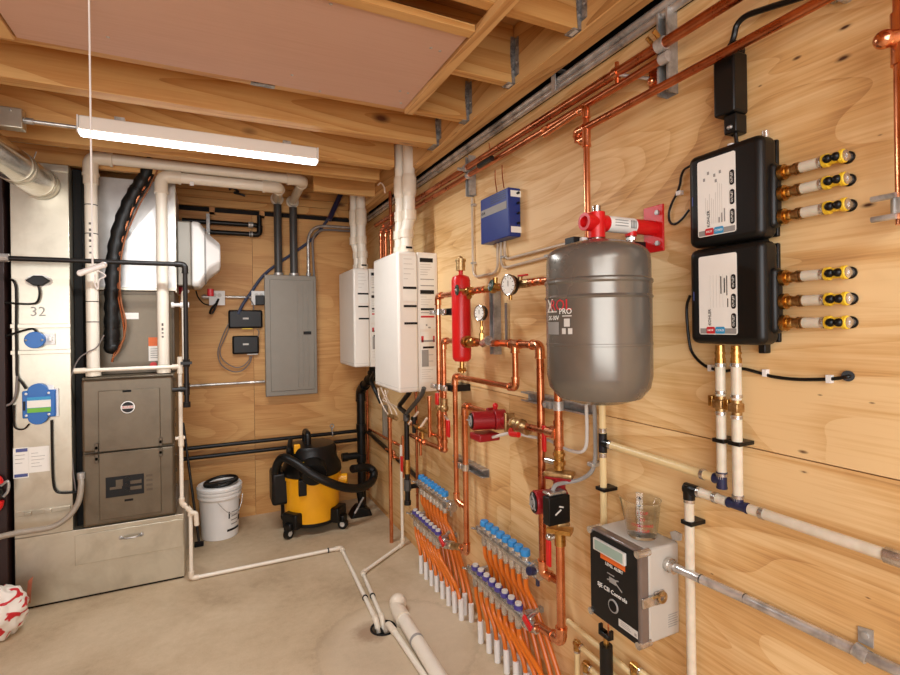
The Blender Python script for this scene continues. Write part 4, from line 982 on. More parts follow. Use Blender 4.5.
# pile of pale dust by the drain
# ================================================================== SIDE WALL: conduits, strut and copper mains at the top
zc1, zc2 = R(540, 94.2, .02).z, R(540, 100.6, .018).z
one('wall_conduit', MB().cyl((XR-.022, YN+.05, zc1), (XR-.022, YB-.05, zc1), .0128, n=16), 'emt', 'upper of two long steel conduits along the top of the pipe wall', 'conduit', 'long conduits at the wall top')
one('wall_conduit', MB().cyl((XR-.018, YN+.05, zc2), (XR-.018, YB-.05, zc2), .0128, n=16), 'emt', 'lower of two long steel conduits along the top of the pipe wall', 'conduit', 'long conduits at the wall top')
p = R(556, 82, .03)
one('conduit_strap', MB().box((XR-.044, p.y-.012, zc2-.02), (XR-.040, p.y+.012, zc1+.045)).box((XR-.044, p.y-.012, zc1+.04), (XR+.01, p.y+.012, zc1+.045)), 'strut', 'flat steel strap over the two long conduits', 'strap')
def strut(axis, y, z, L, label, group=None, w=.041, d=.041, off=0, sgn=1):
    """channel open toward the room; axis 'z' vertical or 'y' horizontal; (y,z) = middle"""
    x1 = XR-.0005-off; x0 = x1-d; t = .0026
    prof = [(-w/2, x1), (-w/2, x0), (-w/2+.0065, x0), (-w/2+.0065, x0+.007), (-w/2+.0065-t, x0+.007), (-w/2+.0065-t, x0+t), (-w/2+t, x0+t), (-w/2+t, x1-t),
            (w/2-t, x1-t), (w/2-t, x0+t), (w/2-.0065+t, x0+t), (w/2-.0065+t, x0+.007), (w/2-.0065, x0+.007), (w/2-.0065, x0), (w/2, x0), (w/2, x1)]
    if axis == 'z': mb = MB().prism([(x, y+a, z-L/2) for a, x in prof], (0, 0, L))
    else: mb = MB().prism([(x, y-L/2, z+a) for a, x in prof], (0, L, 0))
    return one('strut_channel', mb, 'strut', label, 'strut channel', group, sharp=20)
a, b = R(675, 12, .03), R(675, 88, .03); strut('z', R(672, 45, .0).y, (a.z+b.z)/2+.01, abs(a.z-b.z)+.03, 'upright steel strut channel holding the copper mains near the power supply', 'strut channels')
a, b = R(473, 155, .02), R(473, 195, .02); strut('z', R(474, 170, 0).y, (a.z+b.z)/2, abs(a.z-b.z), 'upright steel strut channel under the copper mains beside the blue wall box', 'strut channels')
# copper mains
o1, o2 = .075, .062
pA = R(593, 88, o1); pB = R(593, 101, o2)
r1, r2 = .0155, .0125
t = thing('copper_main', 'thick upper copper main running level along the pipe wall', 'copper pipe', (XR-o1, 1.0, pA.z))
part('pipe', MB().cyl((XR-o1, -.9, pA.z), (XR-o1, 3.85, pA.z), r1, n=18), 'copper_dull', t)
for px in (563, 700, 505): y = R(px, 100, o1).y; 
t1 = t
t, pts = pipe('copper_main', 'thinner lower copper main just under the thick one on pipe wall', 'copper pipe', [(XR-o2, R(668, 50, .06).y, pB.z), (XR-o2, 3.7, pB.z), (XR-o2, 3.7, pB.z-.5)], r2, 'copper_dull', 'solder', 1.25, do_snap=False)
tp = R(547, 125, o2); tee(t, (XR-o2, tp.y, pB.z), Y_, (-.6, -.5, -.6), r2*.95, 'solder', 'tee_fitting', 1.7)
pel = R(586, 112, .085); pdn = R(587, 165, .08)
t, pts = pipe('copper_riser', 'copper pipe dropping from mains behind the grey tank', 'copper pipe', [(XR-.085, tp.y-.01, R(566, 122, .085).z), (XR-.085, pel.y, R(581, 110, .085).z), (XR-.085, pel.y, 1.62)], .0112, 'copper', 'solder', 1.26, do_snap=False)
zt = R(586, 138, .085).z; tee(t, (XR-.085, pel.y, zt), Z_, Y_, .0125, 'solder')
p3a, p3b = R(823, 2, .085), R(590, 127, .085)
t, pts = pipe('copper_main', 'single lower copper pipe crossing in front of the power supply', 'copper pipe', [(XR-.085, -.9, p3a.z+.004), (XR-.085, pel.y+.045, p3a.z+.004), (XR-.085, pel.y+.045, zt)], .0125, 'copper_dull', 'solder', 1.28, do_snap=False)
# clamps on upright strut
y = R(665, 40, .06).y
t = thing('pipe_clamp', 'steel pipe clamp fixing the copper mains to the upright strut', 'pipe clamp', (XR-.06, y, pA.z))
part('band', MB().cyl((XR-o1, y-.014, pA.z), (XR-o1, y+.014, pA.z), r1+.004, n=18).cyl((XR-o2, y-.014, pB.z), (XR-o2, y+.014, pB.z), r2+.004, n=18), 'steel', t)
part('bolt', MB().cyl((XR-o1-.01, y-.0, pA.z+.02), (XR-o1-.03, y, pA.z+.034), .007, n=8).cyl((XR-o1-.005, y+.03, pA.z+.018), (XR-o1-.025, y+.03, pA.z+.03), .006, n=8), 'brass', t)
y = R(469, 172, .06).y
t = thing('pipe_clamp', 'steel pipe clamp fixing the copper mains above the thin conduit loop', 'pipe clamp', (XR-.06, y, pB.z))
part('band', MB().cyl((XR-o1, y-.014, pA.z), (XR-o1, y+.014, pA.z), r1+.004, n=18).cyl((XR-o2, y-.014, pB.z), (XR-o2, y+.014, pB.z), r2+.004, n=18), 'steel', t)
part('bolt', MB().cyl((XR-o1-.01, y, pA.z-.01), (XR-o1-.05, y, pA.z-.01), .008, n=8), 'steel', t)
# copper split ring on rod
y = R(617, 72, o1).y; zz = R(640, 78, .05).z; yp = R(655, 82, 0).y
t = thing('split_ring_hanger', 'copper split ring hanger with a rod to a wall plate', 'pipe hanger', (XR, yp, zz))
part('ring', MB().cyl((XR-o1, y-.01, pA.z), (XR-o1, y+.01, pA.z), r1+.004, n=18).cyl((XR-o1, y, pA.z-.034), (XR-o1, y, pA.z+.034), .007, n=8), 'solder', t)
part('rod', MB().cyl((XR-o1, y-.012, pA.z-.012), (XR-.012, yp, R(653, 81, 0).z), .0055), 'steel', t)
q = R(655, 82, 0); part('wall_plate', MB().box((XR-.008, q.y-.018, q.z-.035), (XR-.0005, q.y+.018, q.z+.045)), 'copper_dull', t, .003); part('nut', MB().ball((XR-.014, q.y, q.z), .014), 'solder', t)
cable('black_tape', 'short black tape wrap around the copper mains near blue wall box', 'tape', [R(479, 166, .1), R(485, 162, .1), R(492, 158, .1)], .013, 'black')
# far right copper riser
p = R(894, 100, .06); pj = R(893, 43, .06)
t = thing('copper_riser', 'copper riser pipe at the edge of view past the valve outlets', 'copper pipe', (XR-.06, R(899, 190, .06).y, R(898, 215, .06).z))
yr = R(902, 100, .06).y
part('pipe', MB().cyl((XR-.06, yr, R(898, 225, .06).z), (XR-.06, yr, 2.75), .0125, n=16), 'copper', t)
zt_ = R(892, 42, .06).z
part('tee_fitting', MB().cyl((XR-.06, yr, zt_-.05), (XR-.06, yr, zt_+.05), .0165, n=16).cyl((XR-.06, yr, zt_), (XR-.085, yr+.016, zt_), .016, n=16).ball((XR-.085, yr+.016, zt_), .018), 'solder', t)
z_ = R(890, 208, .06).z
t = thing('bell_hanger', 'steel bell hanger clamping the copper riser at edge of view', 'pipe hanger', (XR-.06, yr, z_))
part('ring', MB().cyl((XR-.06, yr, z_-.015), (XR-.06, yr, z_+.015), .019, n=16), 'steel', t); part('screw', MB().cyl((XR-.075, yr+.005, z_+.02), (XR-.075, yr+.045, z_+.02), .006, n=8).cyl((XR-.075, yr+.005, z_-.02), (XR-.075, yr+.045, z_-.02), .006, n=8), 'steel', t); part('flange', MB().cyl((XR-.04, yr, z_), (XR-.0005, yr, z_), .016), 'steel', t)
p = R(838, 2, .0); one('conduit_strap', MB().box((XR-.02, p.y-.04, p.z-.0), (XR-.0005, p.y+.01, p.z+.012)).cyl((XR-.02, p.y-.02, p.z), (XR-.0005, p.y-.02, p.z), .014), 'steel', 'small steel strap at the top edge above the valve outlets', 'strap')

# power supply and its cables
k0 = R(712, 60, .06); k1 = R(741, 55, .06); kb = R(749, 120, 0)
y0, y1 = kb.y, k0.y; zt_, zb_ = R(733, 48, .06).z, R(728, 118, .06).z
t = thing('power_supply', 'black power supply brick on the pipe wall above the valve boxes', 'power supply', (XR, (y0+y1)/2, zb_))
part('case', MB().box((XR-.058, y0, zb_+.015), (XR-.001, y1, zt_)), 'black', t, .006)
part('lower_cover', MB().box((XR-.046, y0+.004, zb_-.035), (XR-.001, y1-.02, zb_+.0145)), 'black', t, .004)
part('top_bump', MB().box((XR-.045, y0+.004, zt_+.0005), (XR-.001, y1-.03, zt_+.03)), 'black', t, .006)
part('screw', MB().ball((XR-.047, y0+.018, zb_-.02), .005).ball((XR-.047, y1-.035, zb_-.02), .005), 'steel', t)
ym = (y0+y1)/2
cable('power_cable', 'black cable arcing from the ceiling down to the power supply', 'cable', [V((XR-.025, ym, zt_+.028)), R(734, 36, .03), R(737, 25, .03), R(746, 16, .03), R(765, 9, .03), R(790, 1, .03), R(830, -12, .03)], .0075, 'black')
cable('power_cable', 'short black lead from the power supply to upper valve box', 'cable', [V((XR-.025, ym, zb_-.034)), R(735, 132, .03), R(736, 138, .03), R(737, 146, .03)], .005, 'black')
# shower valve boxes
kY0, kY1 = .752, .958; kd = .078
def valve_box(z0, z1, upper):
    lb = ('upper' if upper else 'lower')+' black valve box with '+('dense' if upper else 'sparse')+' printed white label on the pipe wall'
    t = thing('valve_box', lb, 'valve box', (XR, (kY0+kY1)/2, z0), 'black valve boxes')
    part('cover', MB().prism([V((XR-.0125, 0, 0))+q for q in rrect((0, (kY0+kY1)/2, (z0+z1)/2), -Y_, Z_, kY1-kY0, z1-z0, .02)], (-kd+.0125, 0, 0)), 'black', t, .017)
    part('back_tray', MB().box((XR-.0120, kY0+.004, z0+.006), (XR-.0008, kY1-.002, z1-.006)), 'black', t, .003)
    part('outlet_lobe', MB().box((XR-.048, kY0-.011, zo0-.026), (XR-.0125, kY0+.0195, zo1+.026)), 'black', t, .012)
    part('foot_lug', MB().box((XR-.03, kY0+.028, z0-.022), (XR-.006, kY0+.046, z0+.004)), 'black', t, .003)
    # side lobes for the outlets
    xf = XR-kd-.0004
    W = .108; yc = kY1-.033-W/2; hL = (z1-z0)*.81; zm = (z0+z1)/2+.001
    lab = part('label', MB().prism(rrect((xf, yc, zm), -Y_, Z_, W, hL, .006), (-.0006, 0, 0)), 'paper', t, label='white printed label')
    xt = xf-.0009
    bt = zm-hL/2
    part('label_strip', MB().box((xt, yc-W/2+.003, bt+.002), (xt+.0003, yc+W/2-.003, bt+.016)), 'label_gray', lab)
    part('hot_tag', MB().prism(rrect((xt-.0001, yc+.02, bt+.011), -Y_, Z_, .024, .018, .004), (-.0006, 0, 0)), 'label_red', lab)
    part('cold_tag', MB().prism(rrect((xt-.0001, yc-.007, bt+.011), -Y_, Z_, .026, .018, .004), (-.0006, 0, 0)), 'label_blue', lab)
    part('tag_lettering', MB().text('HOT', .008, (xt-.0008, yc+.02, bt+.011), -Y_, Z_).text('COLD', .008, (xt-.0008, yc-.007, bt+.011), -Y_, Z_), 'paper', lab)
    part('maker_lettering', MB().text('KOHLER', .0115, (xt, yc+.022, bt+.045), Z_, Y_), 'label_black', lab)
    mb = MB()
    for k in range(3): mb.prism(rrect((xt, yc-W/2+.0095, bt+.035+k*.049+(.0 if not upper else .004)), Z_, Y_, .038, .0125, .006), (-.0005, 0, 0))
    part('outlet_badge', mb, 'label_black', lab)
    mb = MB()
    for k in range(3): mb.text('OUTLET', .0075, (xt-.0007, yc-W/2+.0095, bt+.035+k*.049+(.0 if not upper else .004)), Z_, Y_)
    part('badge_lettering', mb, 'paper', lab)
    mb = MB(); rnd = random.Random(3+upper)
    if upper:
        for k in range(9):
            yy = yc+.03-k*.0058; mb.box((xt, yy-.0007, bt+.03+.03*(k < 3)), (xt+.0003, yy+.0007, bt+.03+rnd.uniform(.06, .11)))
        mb2 = MB()
        for (a, b) in ((.034, .15), (.004, .155), (-.012, .16), (.0, .14), (.022, .165)): mb2.box((xt, yc+a-.003, bt+b-.004), (xt+.0003, yc+a+.003, bt+b+.004))
        part('label_icon', mb2, 'label_gray', lab)
        mb3 = MB()
        for k in range(3): mb3.box((xt, yc-.01-k*.0075, bt+.03), (xt+.0003, yc-.0065-k*.0075, bt+.03+.014+.01*k))
        part('label_heading', mb3, 'label_gray', lab)
    else:
        for k in range(5):
            yy = yc+.02-k*.009; mb.box((xt, yy-.0005, bt+.07), (xt+.0003, yy+.0005, bt+.155))
        mb3 = MB().box((xt, yc-.012, bt+.105), (xt+.0003, yc-.009, bt+.15)).box((xt, yc-.028, bt+.1), (xt+.0003, yc-.0255, bt+.15)).box((xt, yc-.03, bt+.07), (xt+.0003, yc-.0275, bt+.092)).box((xt, yc-.0215, bt+.107), (xt+.0003, yc-.0185, bt+.145))
        part('label_heading', mb3, 'label_black', lab)
    part('label_text', mb, 'label_lgray', lab)
    part('indicator', MB().box((xf-.0006, kY1-.018, zm-.012), (xf, kY1-.0155, zm+.012)), 'label_navy', t)
    return t
zu1 = R(688, 163, kd).z+.014; zl0 = R(690, 339, kd).z-.012; zu0 = R(690, 248, kd).z-.002; zl1 = zu0-.004

ofs = .024
outs = [(0, 169, 851, 158), (0, 189, 852, 182), (0, 213, 854, 207), (1, 277, 854, 272.5), (1, 300, 855, 300), (1, 321.5, 855, 324)]
zz_ = [(R(782, yl, ofs).z+R(xr_, yr_, ofs).z)/2 for _, yl, xr_, yr_ in outs]
zo1, zo0 = zz_[0], zz_[2]; b1 = valve_box(zu0, zu1, True)
zo1, zo0 = zz_[3], zz_[5]; b2 = valve_box(zl0, zl1, False)
part('top_stud', MB().cyl((XR-.03, kY0+.02, zu1-.002), (XR-.03, kY0+.02, zu1+.016), .008), 'nickel', b1); part('cable_nut', MB().cyl((XR-.03, ym, zu1-.002), (XR-.03, ym, zu1+.014), .009), 'white_plastic', b1)
for i, (lo, yl, xr_, yr_) in enumerate(outs):
    z = (R(782, yl, ofs).z+R(xr_, yr_, ofs).z)/2
    dx_ = (0, 1, 2, 2, 3, 3)[i]; yb0 = kY0; U = lambda px: V((XR-ofs, R(px+dx_, yr_, ofs).y, z))
    nm = ['top', 'middle', 'bottom'][i % 3]
    t = thing('outlet_stub', nm+' brass and white tube outlet on side of the '+('lower' if lo else 'upper')+' valve box', 'valve outlet', (XR-ofs, yb0, z), 'valve box outlets')
    y6 = kY0-.0115
    e0 = V((XR-ofs, y6, z)); e1 = V((XR-ofs, y6-.010, z))
    part('brass_flange', MB().cyl(e0, e1, .019, n=20).cyl(e1, U(790), .0105, n=12).ball(e1+V((0, -.008, 0)), .0135), 'brass', t)
    part('crimp_fitting', MB().cyl(U(790), U(795), .0115, n=14).cyl(U(795), U(799), .0145, n=14).cyl(U(799.5), U(801), .0135, n=14), 'bronze', t)
    part('tube', MB().cyl(U(801), U(819), .0122, n=14), 'pex', t)
    part('crimp_ring', MB().cyl(U(819), U(821.5), .0132, n=14).cyl(U(821.6), U(823), .0115, n=14), 'nickel', t)
    part('yellow_collar', MB().cyl(U(823), U(829), .0150, n=20), 'yellow_clip', t, .002)
    part('yellow_collar', MB().cyl(U(840), U(845.5), .0150, n=20), 'yellow_clip', t, .002)
    part('valve_body', MB().cyl(U(829), U(840), .0118, n=14), 'yellow_clip', t)
    xo = V((-.0125, 0, 0)); part('black_clip', MB().ball(U(830.5)+xo, .0095, 12, 8).ball(U(839)+xo, .0095, 12, 8).cyl(U(830.5)+xo, U(839)+xo, .006, n=8), 'black', t)
    part('wall_elbow', MB().cyl(U(845.5), U(846.5), .0125, n=16).cyl(U(842.5), V((XR-.002, U(842.5).y, z)), .0100, n=16), 'nickel', t)
    part('escutcheon', MB().cyl(V((XR-.004, U(842.5).y, z)), V((XR-.0005, U(842.5).y, z)), .0135, n=20), 'black', t)
# black low-voltage cable loops at the boxes
cable('sensor_cable', 'thin black cable looping on the wall beside the upper valve box', 'cable', [R(690, 166, .02), R(684, 170, .012), R(681, 177, .008), R(680, 184, .008), R(677, 193, .006), R(672, 203, .006), R(669, 213, .006), R(670, 222, .006), R(675, 224, .006), R(682, 219, .006), R(689, 210, .01)], .0035, 'black')
q = R(679, 193, .01); one('cable_clip', MB().box((XR-.014, q.y-.008, q.z-.006), (XR-.0005, q.y+.008, q.z+.006)), 'white_plastic', 'white cable clip on the loop beside the upper valve box', 'cable clip', 'white cable clips')
t = cable('sensor_cable', 'long black cable sagging under the lower valve box to a wall hole', 'cable', [R(690, 296, .02), R(687, 305, .01), R(687, 320, .008), R(689, 340, .008), R(692, 352, .008), R(700, 362, .008), R(710, 368, .008), R(725, 371, .008), R(741, 368.5, .008), R(760, 373, .008), R(775, 377, .008), R(800, 379.5, .008), R(830, 379, .008), R(846, 377, .008), R(850, 376, .002)], .0042, 'black')
for (x, y, lb) in ((710, 368, 'left of the brass pipes'), (765, 373, 'just right of the brass pipes'), (829, 379, 'nearest to the wall hole')):
    q = R(x, y, .01); one('cable_clip', MB().box((XR-.014, q.y-.005, q.z-.009), (XR-.0005, q.y+.005, q.z+.009)), 'white_plastic', 'white cable clip on the sagging black cable, '+lb, 'cable clip', 'white cable clips')
part('grommet', MB().cyl(R(848, 376, .006), R(848, 376, .0005), .012), 'black', t)
# supply tubes below the boxes
def vtube(px, pyt, pyb, o, r, mat, **k): pass
def supply(px, ytop, ybr, ytube0, yval, yclip, yend, off, lab):
    y = (R(px, ytube0, off).y+R(px+2, yend, off).y)/2
    zf = lambda py: R(px, py, off).z
    t = thing('supply_tube', lab, 'water tube', (XR-off, y, zf(yend)), 'white supply tubes under the valve boxes')
    part('brass_adapter', MB().cyl((XR-off, y, zl0-.004), (XR-off, y, zf(ybr)), .0115, n=16).cyl((XR-off, y, zf(ybr+2)), (XR-off, y, zf(ybr-3)), .0138, n=16).cyl((XR-off, y, zf(ybr-9)), (XR-off, y, zf(ybr-7)), .0138, n=16), 'brass', t)
    part('tube', MB().cyl((XR-off, y, zf(ybr+2)), (XR-off, y, zf(yend)), .0126, n=16), 'pex', t)
    mb = MB()
    for py in (ybr+4, yval-12, yval+9, yend-4): mb.cyl((XR-off, y, zf(py+1.5)), (XR-off, y, zf(py-1.5)), .0145, n=16)
    part('crimp_ring', mb, 'nickel', t)
    part('valve_body', MB().cyl((XR-off, y, zf(yval+8)), (XR-off, y, zf(yval-9)), .0128, n=16).box((XR-off-.017, y-.013, zf(yval+4)), (XR-off+.014, y+.013, zf(yval-5))), 'bronze', t, .003)
    part('valve_handle', MB().box((XR-off-.012, y+.0165, zf(yval+3)), (XR-off+.012, y+.03, zf(yval-8))).cyl((XR-off, y+.008, zf(yval-2)), (XR-off, y+.02, zf(yval-2)), .006), 'brass', t, .002)
    part('wall_clip', MB().box((XR-off-.015, y-.017, zf(yclip+2)), (XR-.0006, y+.017, zf(yclip-2))), 'black', t, .002)
    return t, y, zf
offp = .045
tA, yA, zfA = supply(720, 340, 361, 364, 404, 440, 478, offp, 'white supply tube with brass valve, farther one under the valve boxes')
tB, yB_, zfB = supply(736, 340, 361, 364, 408, 443, 500, offp, 'white supply tube with brass valve, nearer one under the valve boxes')
def pexrun(pts, label, r=.0128, mat='pex', fit='navy', group=None, ends=(), rings=True, name='water_tube', k=1.45):
    pts = [V(p) for p in pts]
    t = thing(name, label, 'water tube', min(pts, key=lambda p: p.z), group)
    mb = MB(); fb = MB(); rb = MB()
    for i in range(len(pts)-1):
        a, b = pts[i], pts[i+1]; d = (b-a).normalized(); mb.cyl(a, b, r, n=16)
        for p, s in ((a, 1), (b, -1)):
            rb.cyl(p+d*s*r*2.2, p+d*s*r*3.0, r*1.18, n=16)
    part('tube', mb, mat, t)
    if rings: part('crimp_ring', rb, 'nickel', t)
    for i, p in enumerate(pts):
        if i in ends or 0 < i < len(pts)-1:
            f = MB()
            for j in (i-1, i+1):
                if 0 <= j < len(pts): d = (pts[j]-p).normalized(); f.cyl(p-d*r*.9, p+d*r*2.3, r*1.25, n=14)
            part('elbow_fitting', f, fit, t)
    return t
za = zfA(478)
tee(tA, (XR-offp, yA, za-.004), -Z_, Y_, .0105, 'navy', 'elbow_fitting', 2)
ea = R(604, 443, offp)
pexrun([(XR-offp, yA+.022, za-.004), (XR-offp, R(604, 443, offp).y, ea.z)], 'cream and white tube running level from elbow to the black tee', mat='pex_cream')
zb_ = zfB(503)
tee(tB, (XR-offp, yB_, zb_-.004), Y_, Z_, .0105, 'navy', 'tee_fitting', 2.4)
ye_ = R(689, 487, offp).y
pexrun([(XR-offp, yB_+.03, zb_-.004), (XR-offp, ye_, zb_-.004), (XR-offp, ye_, .45)], 'white tube from navy tee turning straight down behind control box', fit='black')
y1_ = R(893, 557, offp).y
t = pexrun([(XR-offp, yB_-.03, zb_-.004), (XR-offp, -.4, zb_-.004)], 'white tube running level from the navy tee toward the photo edge')
part('coupler', MB().cyl((XR-offp, y1_-.03, zb_-.004), (XR-offp, y1_+.012, zb_-.004), .0165, n=18), 'nickel', t)
q = R(691, 519, .02); one('tube_clip', MB().box((XR-.06, ye_-.018, q.z-.006), (XR-.0006, ye_+.018, q.z+.006)), 'black', 'black clip on the white down tube beside the control box', 'tube clip', 'black tube clips', bev=.002)
# cream down tube behind control box
yt = R(603, 460, offp).y
t = pexrun([(XR-offp, yt, 1.45), (XR-offp, yt, ea.z), (XR-offp, yt, .80)], 'cream tube running straight down the wall behind the control box', mat='pex_cream', rings=False, r=.0115)
part('tee_fitting', MB().cyl((XR-offp, yt, ea.z-.033), (XR-offp, yt, ea.z+.033), .0145, n=16).cyl((XR-offp, yt, ea.z), (XR-offp, yt-.032, ea.z), .0145, n=16), 'black', t)
part('crimp_ring', MB().cyl((XR-offp, yt, ea.z-.05), (XR-offp, yt, ea.z-.036), .0135, n=16).cyl((XR-offp, yt, ea.z+.036), (XR-offp, yt, ea.z+.05), .0135, n=16), 'nickel', t)
q = R(605, 486, .02); one('tube_clip', MB().box((XR-.062, yt-.022, q.z-.006), (XR-.0006, yt+.022, q.z+.006)), 'black', 'black clip on the cream down tube above the control box', 'tube clip', 'black tube clips', bev=.002)
# cream tubes low on the wall
for i, (xa, ya, xb, yb, vert, lb) in enumerate(((568, 621, 601, 648, 0, 'uppermost of the low cream tubes beside the copper elbow'), (577, 645, 601, 663, 1, 'second low cream tube with a brass elbow'), (586, 667, 610, 684, 1, 'lowest cream tube with brass elbow at the photo bottom'), (634, 667, 664, 690, 1, 'cream tube with brass elbow at bottom edge under the control box'))):
    a, b = R(xa, ya, .035), R(xb, yb, .035); z = (a.z+b.z)/2; L = (b.y-a.y)
    pts = [(XR-.035, a.y, z), (XR-.035, a.y+L*(3.5 if i < 3 else 1.2), z)]
    if vert: pts = [(XR-.035, a.y, max(.02, z-.4))]+pts
    pexrun(pts, lb, mat='pex_cream', fit='brass', r=.0105, group='low cream tubes', rings=bool(vert))
# black hose valve with insulated hose below control box
q = R(606, 640, .06); yb2 = q.y
t = thing('hose_valve', 'black handled valve on black insulated hose below the control box', 'valve', (XR-.06, yb2, .2))
zf = lambda py: R(606, py, .06).z
part('hose', MB().cyl((XR-.06, yb2, .1), (XR-.06, yb2, zf(645)), .022, n=18), 'black_rubber', t)
part('stem', MB().cyl((XR-.06, yb2, zf(646)), (XR-.06, yb2, zf(632)), .009), 'brass', t)
part('handle', MB().box((XR-.072, yb2-.026, zf(637)), (XR-.048, yb2+.026, zf(632))).box((XR-.068, yb2-.03, zf(636)), (XR-.052, yb2-.02, zf(627))).box((XR-.068, yb2+.02, zf(636)), (XR-.052, yb2+.03, zf(627))), 'black', t, .003)
part('riser_rod', MB().cyl((XR-.06, yb2-.012, zf(632)), (XR-.06, yb2-.012, zf(615)), .003), 'copper', t)

# ================================================================== CONTROL BOX + MEASURING CUP
CY0 = 1.065                                        # near side plane
xbk = XR-.002; xb1 = AY(648.5, 570, CY0).x; xb0 = AY(639, 575, CY0).x
zt_ = AY(652, 568, CY0).z; zt_ = (AY(645, 559, CY0).z+AX(592, 522, xb0).z)/2; zlo = AY(655, 643, CY0).z
CY1 = AX(589.5, 560, xb0).y
t = thing('control_box', 'grey enclosure with black controller face on the pipe wall', 'control box', (XR, (CY0+CY1)/2, zlo))
part('case', MB().box((xb1, CY0, zlo), (xbk, CY1, zt_)), 'encl_gray', t, .008)
ld = part('lid', MB().box((xb0+.004, CY0-.003, zlo-.003), (xb1-.0006, CY1+.003, zt_+.003)), 'clear_lid', t, .006, 'smoky clear lid rim')
zc_, yc_ = (zlo+zt_)/2, (CY0+CY1)/2; Wd, Hd = CY1-CY0, zt_-zlo
xf = xb0+.0035
fc = part('face_plate', MB().prism(rrect((xf, yc_+.003, zc_), -Y_, Z_, Wd-.012, Hd-.006, .02), (-.002, 0, 0)), 'label_black', t, .0006)
xt = xf-.0024
FP = lambda u, v: V((xt, CY1-Wd*u, zt_-Hd*v))
def fbox(u0, v0, u1, v1, d=.0004): a, b = FP(u0, v0), FP(u1, v1); return MB().box((xt-d, a.y, a.z), (xt, b.y, b.z))
part('display_frame', fbox(.13, .075, .77, .21, .010), 'label_lgray', fc, .002); 
a, b = FP(.17, .085), FP(.74, .19)
part('display', MB().box((xt-.0108, a.y, a.z), (xt-.0101, b.y, b.z)), 'lcd', fc)
part('orange_strip', fbox(.24, .225, .74, .285), 'label_orange', fc)
part('heading', MB().text('LEVEL ALERT', Wd*.062, FP(.52, .315), -Y_, Z_), 'paper', fc)
mb = MB().box((xt-.0004, FP(.42, 0).y, FP(0, .50).z), (xt, FP(.56, 0).y, FP(0, .44).z)); mb.add(*MB().obox(FP(.49, .46), (.0006, .05, .004), X_, V((0, 1, -.3))).__dict__.values()); mb.add(*MB().obox(FP(.6, .50), (.0006, .035, .004), X_, V((0, 1, .6))).__dict__.values()); mb.add(*MB().obox(FP(.45, .41), (.0006, .03, .003), X_, V((0, 1, 0))).__dict__.values())
part('emblem', mb, 'label_gray', fc)
part('maker_lettering', MB().text('SJE CSI Controls', Wd*.088, FP(.47, .60), -Y_, Z_, .001), 'paper', fc)
kc = FP(.5, .745); kb_ = part('knob_ring', MB().torus((xt-.001, kc.y, kc.z), X_, Wd*.085, .003, 28), 'label_gray', fc); part('knob', MB().cyl((xt, kc.y, kc.z), (xt-.004, kc.y, kc.z), Wd*.075, n=26), 'black_matte', fc)
part('serial_label', fbox(.60, .84, .96, .92), 'label_lgray', fc)
mb = MB(); 
for k in range(3): mb.add(*fbox(.64, .855+.018*k, .80+.02*k, .861+.018*k, .0008).__dict__.values())
mb.add(*fbox(.90, .875, .94, .905, .0008).__dict__.values()); part('serial_text', mb, 'label_gray', fc)
mb = MB()
for yy in (CY0+.004, CY1-.004):
    for zz in (zlo+.006, zt_-.006): mb.cyl((xb0-.004, yy, zz), (xb1+.006, yy, zz), .011, n=12)
part('lid_screw', mb, 'nickel', t)
zl_ = AY(655, 598, CY0).z
lt = part('hasp', MB().box((xb0+.004, CY0-.012, zl_-.014), (xb1+.012, CY0-.0036, zl_+.014)).box((xb1+.018, CY0-.008, zl_-.018), (xb1+.055, CY0-.0005, zl_+.02)), 'nickel', t, .002)
part('hasp_loop', MB().torus((xb1+.04, CY0-.014, zl_+.004), Y_, .014, .004, 16).cyl((xb1+.0, CY0-.014, zl_+.012), (xb1+.045, CY0-.014, zl_+.012), .004), 'bronze', lt)
mb = MB(); zq = AY(672, 620, CY0).z
for k in range(6): mb.box((xbk-.05, CY0-.0006, zq-.018+.007*k), (xbk-.015+.004*(k % 2), CY0-.0001, zq-.0155+.007*k))
part('embossed_text', mb, 'label_gray', t)
part('mounting_ear', MB().prism([(XR-.001, CY0+.02, zt_-.002), (XR-.001, CY0-.01, zt_+.008), (XR-.001, CY0-.012, zt_+.028), (XR-.001, CY0+.012, zt_+.03), (XR-.001, CY0+.03, zt_+.02)], (-.006, 0, 0)).cyl((XR-.007, CY0, zt_+.02), (XR-.011, CY0, zt_+.02), .006), 'encl_gray', t, .001)
# measuring cup
cx2 = XR-.066; cb = AX(642, 530, cx2); cb = V((cx2, cb.y, zt_+.001))
rr = .050; hc = .112
t = thing('measuring_cup', 'clear glass measuring cup standing on top of the grey control box', 'measuring cup', cb)
prof = [(0, .0), (rr*.82, 0), (rr*.88, .006), (rr*1.12, hc), (rr*1.16, hc+.002), (rr*1.10, hc+.001), (rr*.84, .009), (0, .007)]
mb = MB().lathe([(max(r, 1e-7), h) for r, h in prof], cb, Z_, 40)
for i, p in enumerate(mb.v):
    d = p-cb; a = math.atan2(d.y, d.x); k = max(0, math.cos(a-2.0))**14*(d.z/hc)**3
    mb.v[i] = p+V((math.cos(2.0), math.sin(2.0), 0))*(.016*k)
part('glass_body', mb, 'glass', t, sharp=60)
hd_ = V((.62, .78, 0)).normalized()
part('handle', MB().tube(fillet([cb+hd_*rr*1.05+Z_*hc*.86, cb+hd_*(rr+.04)+Z_*hc*.86, cb+hd_*(rr+.033)+Z_*hc*.3, cb+hd_*rr*.94+Z_*hc*.22], .02), .0055, 10), 'glass', t)
def wrapcup(z0, rad, a0): return lambda p: cb+V(((rad+.0006+p.z)*math.cos(a0+p.x/rad), (rad+.0006+p.z)*math.sin(a0+p.x/rad), z0+p.y))
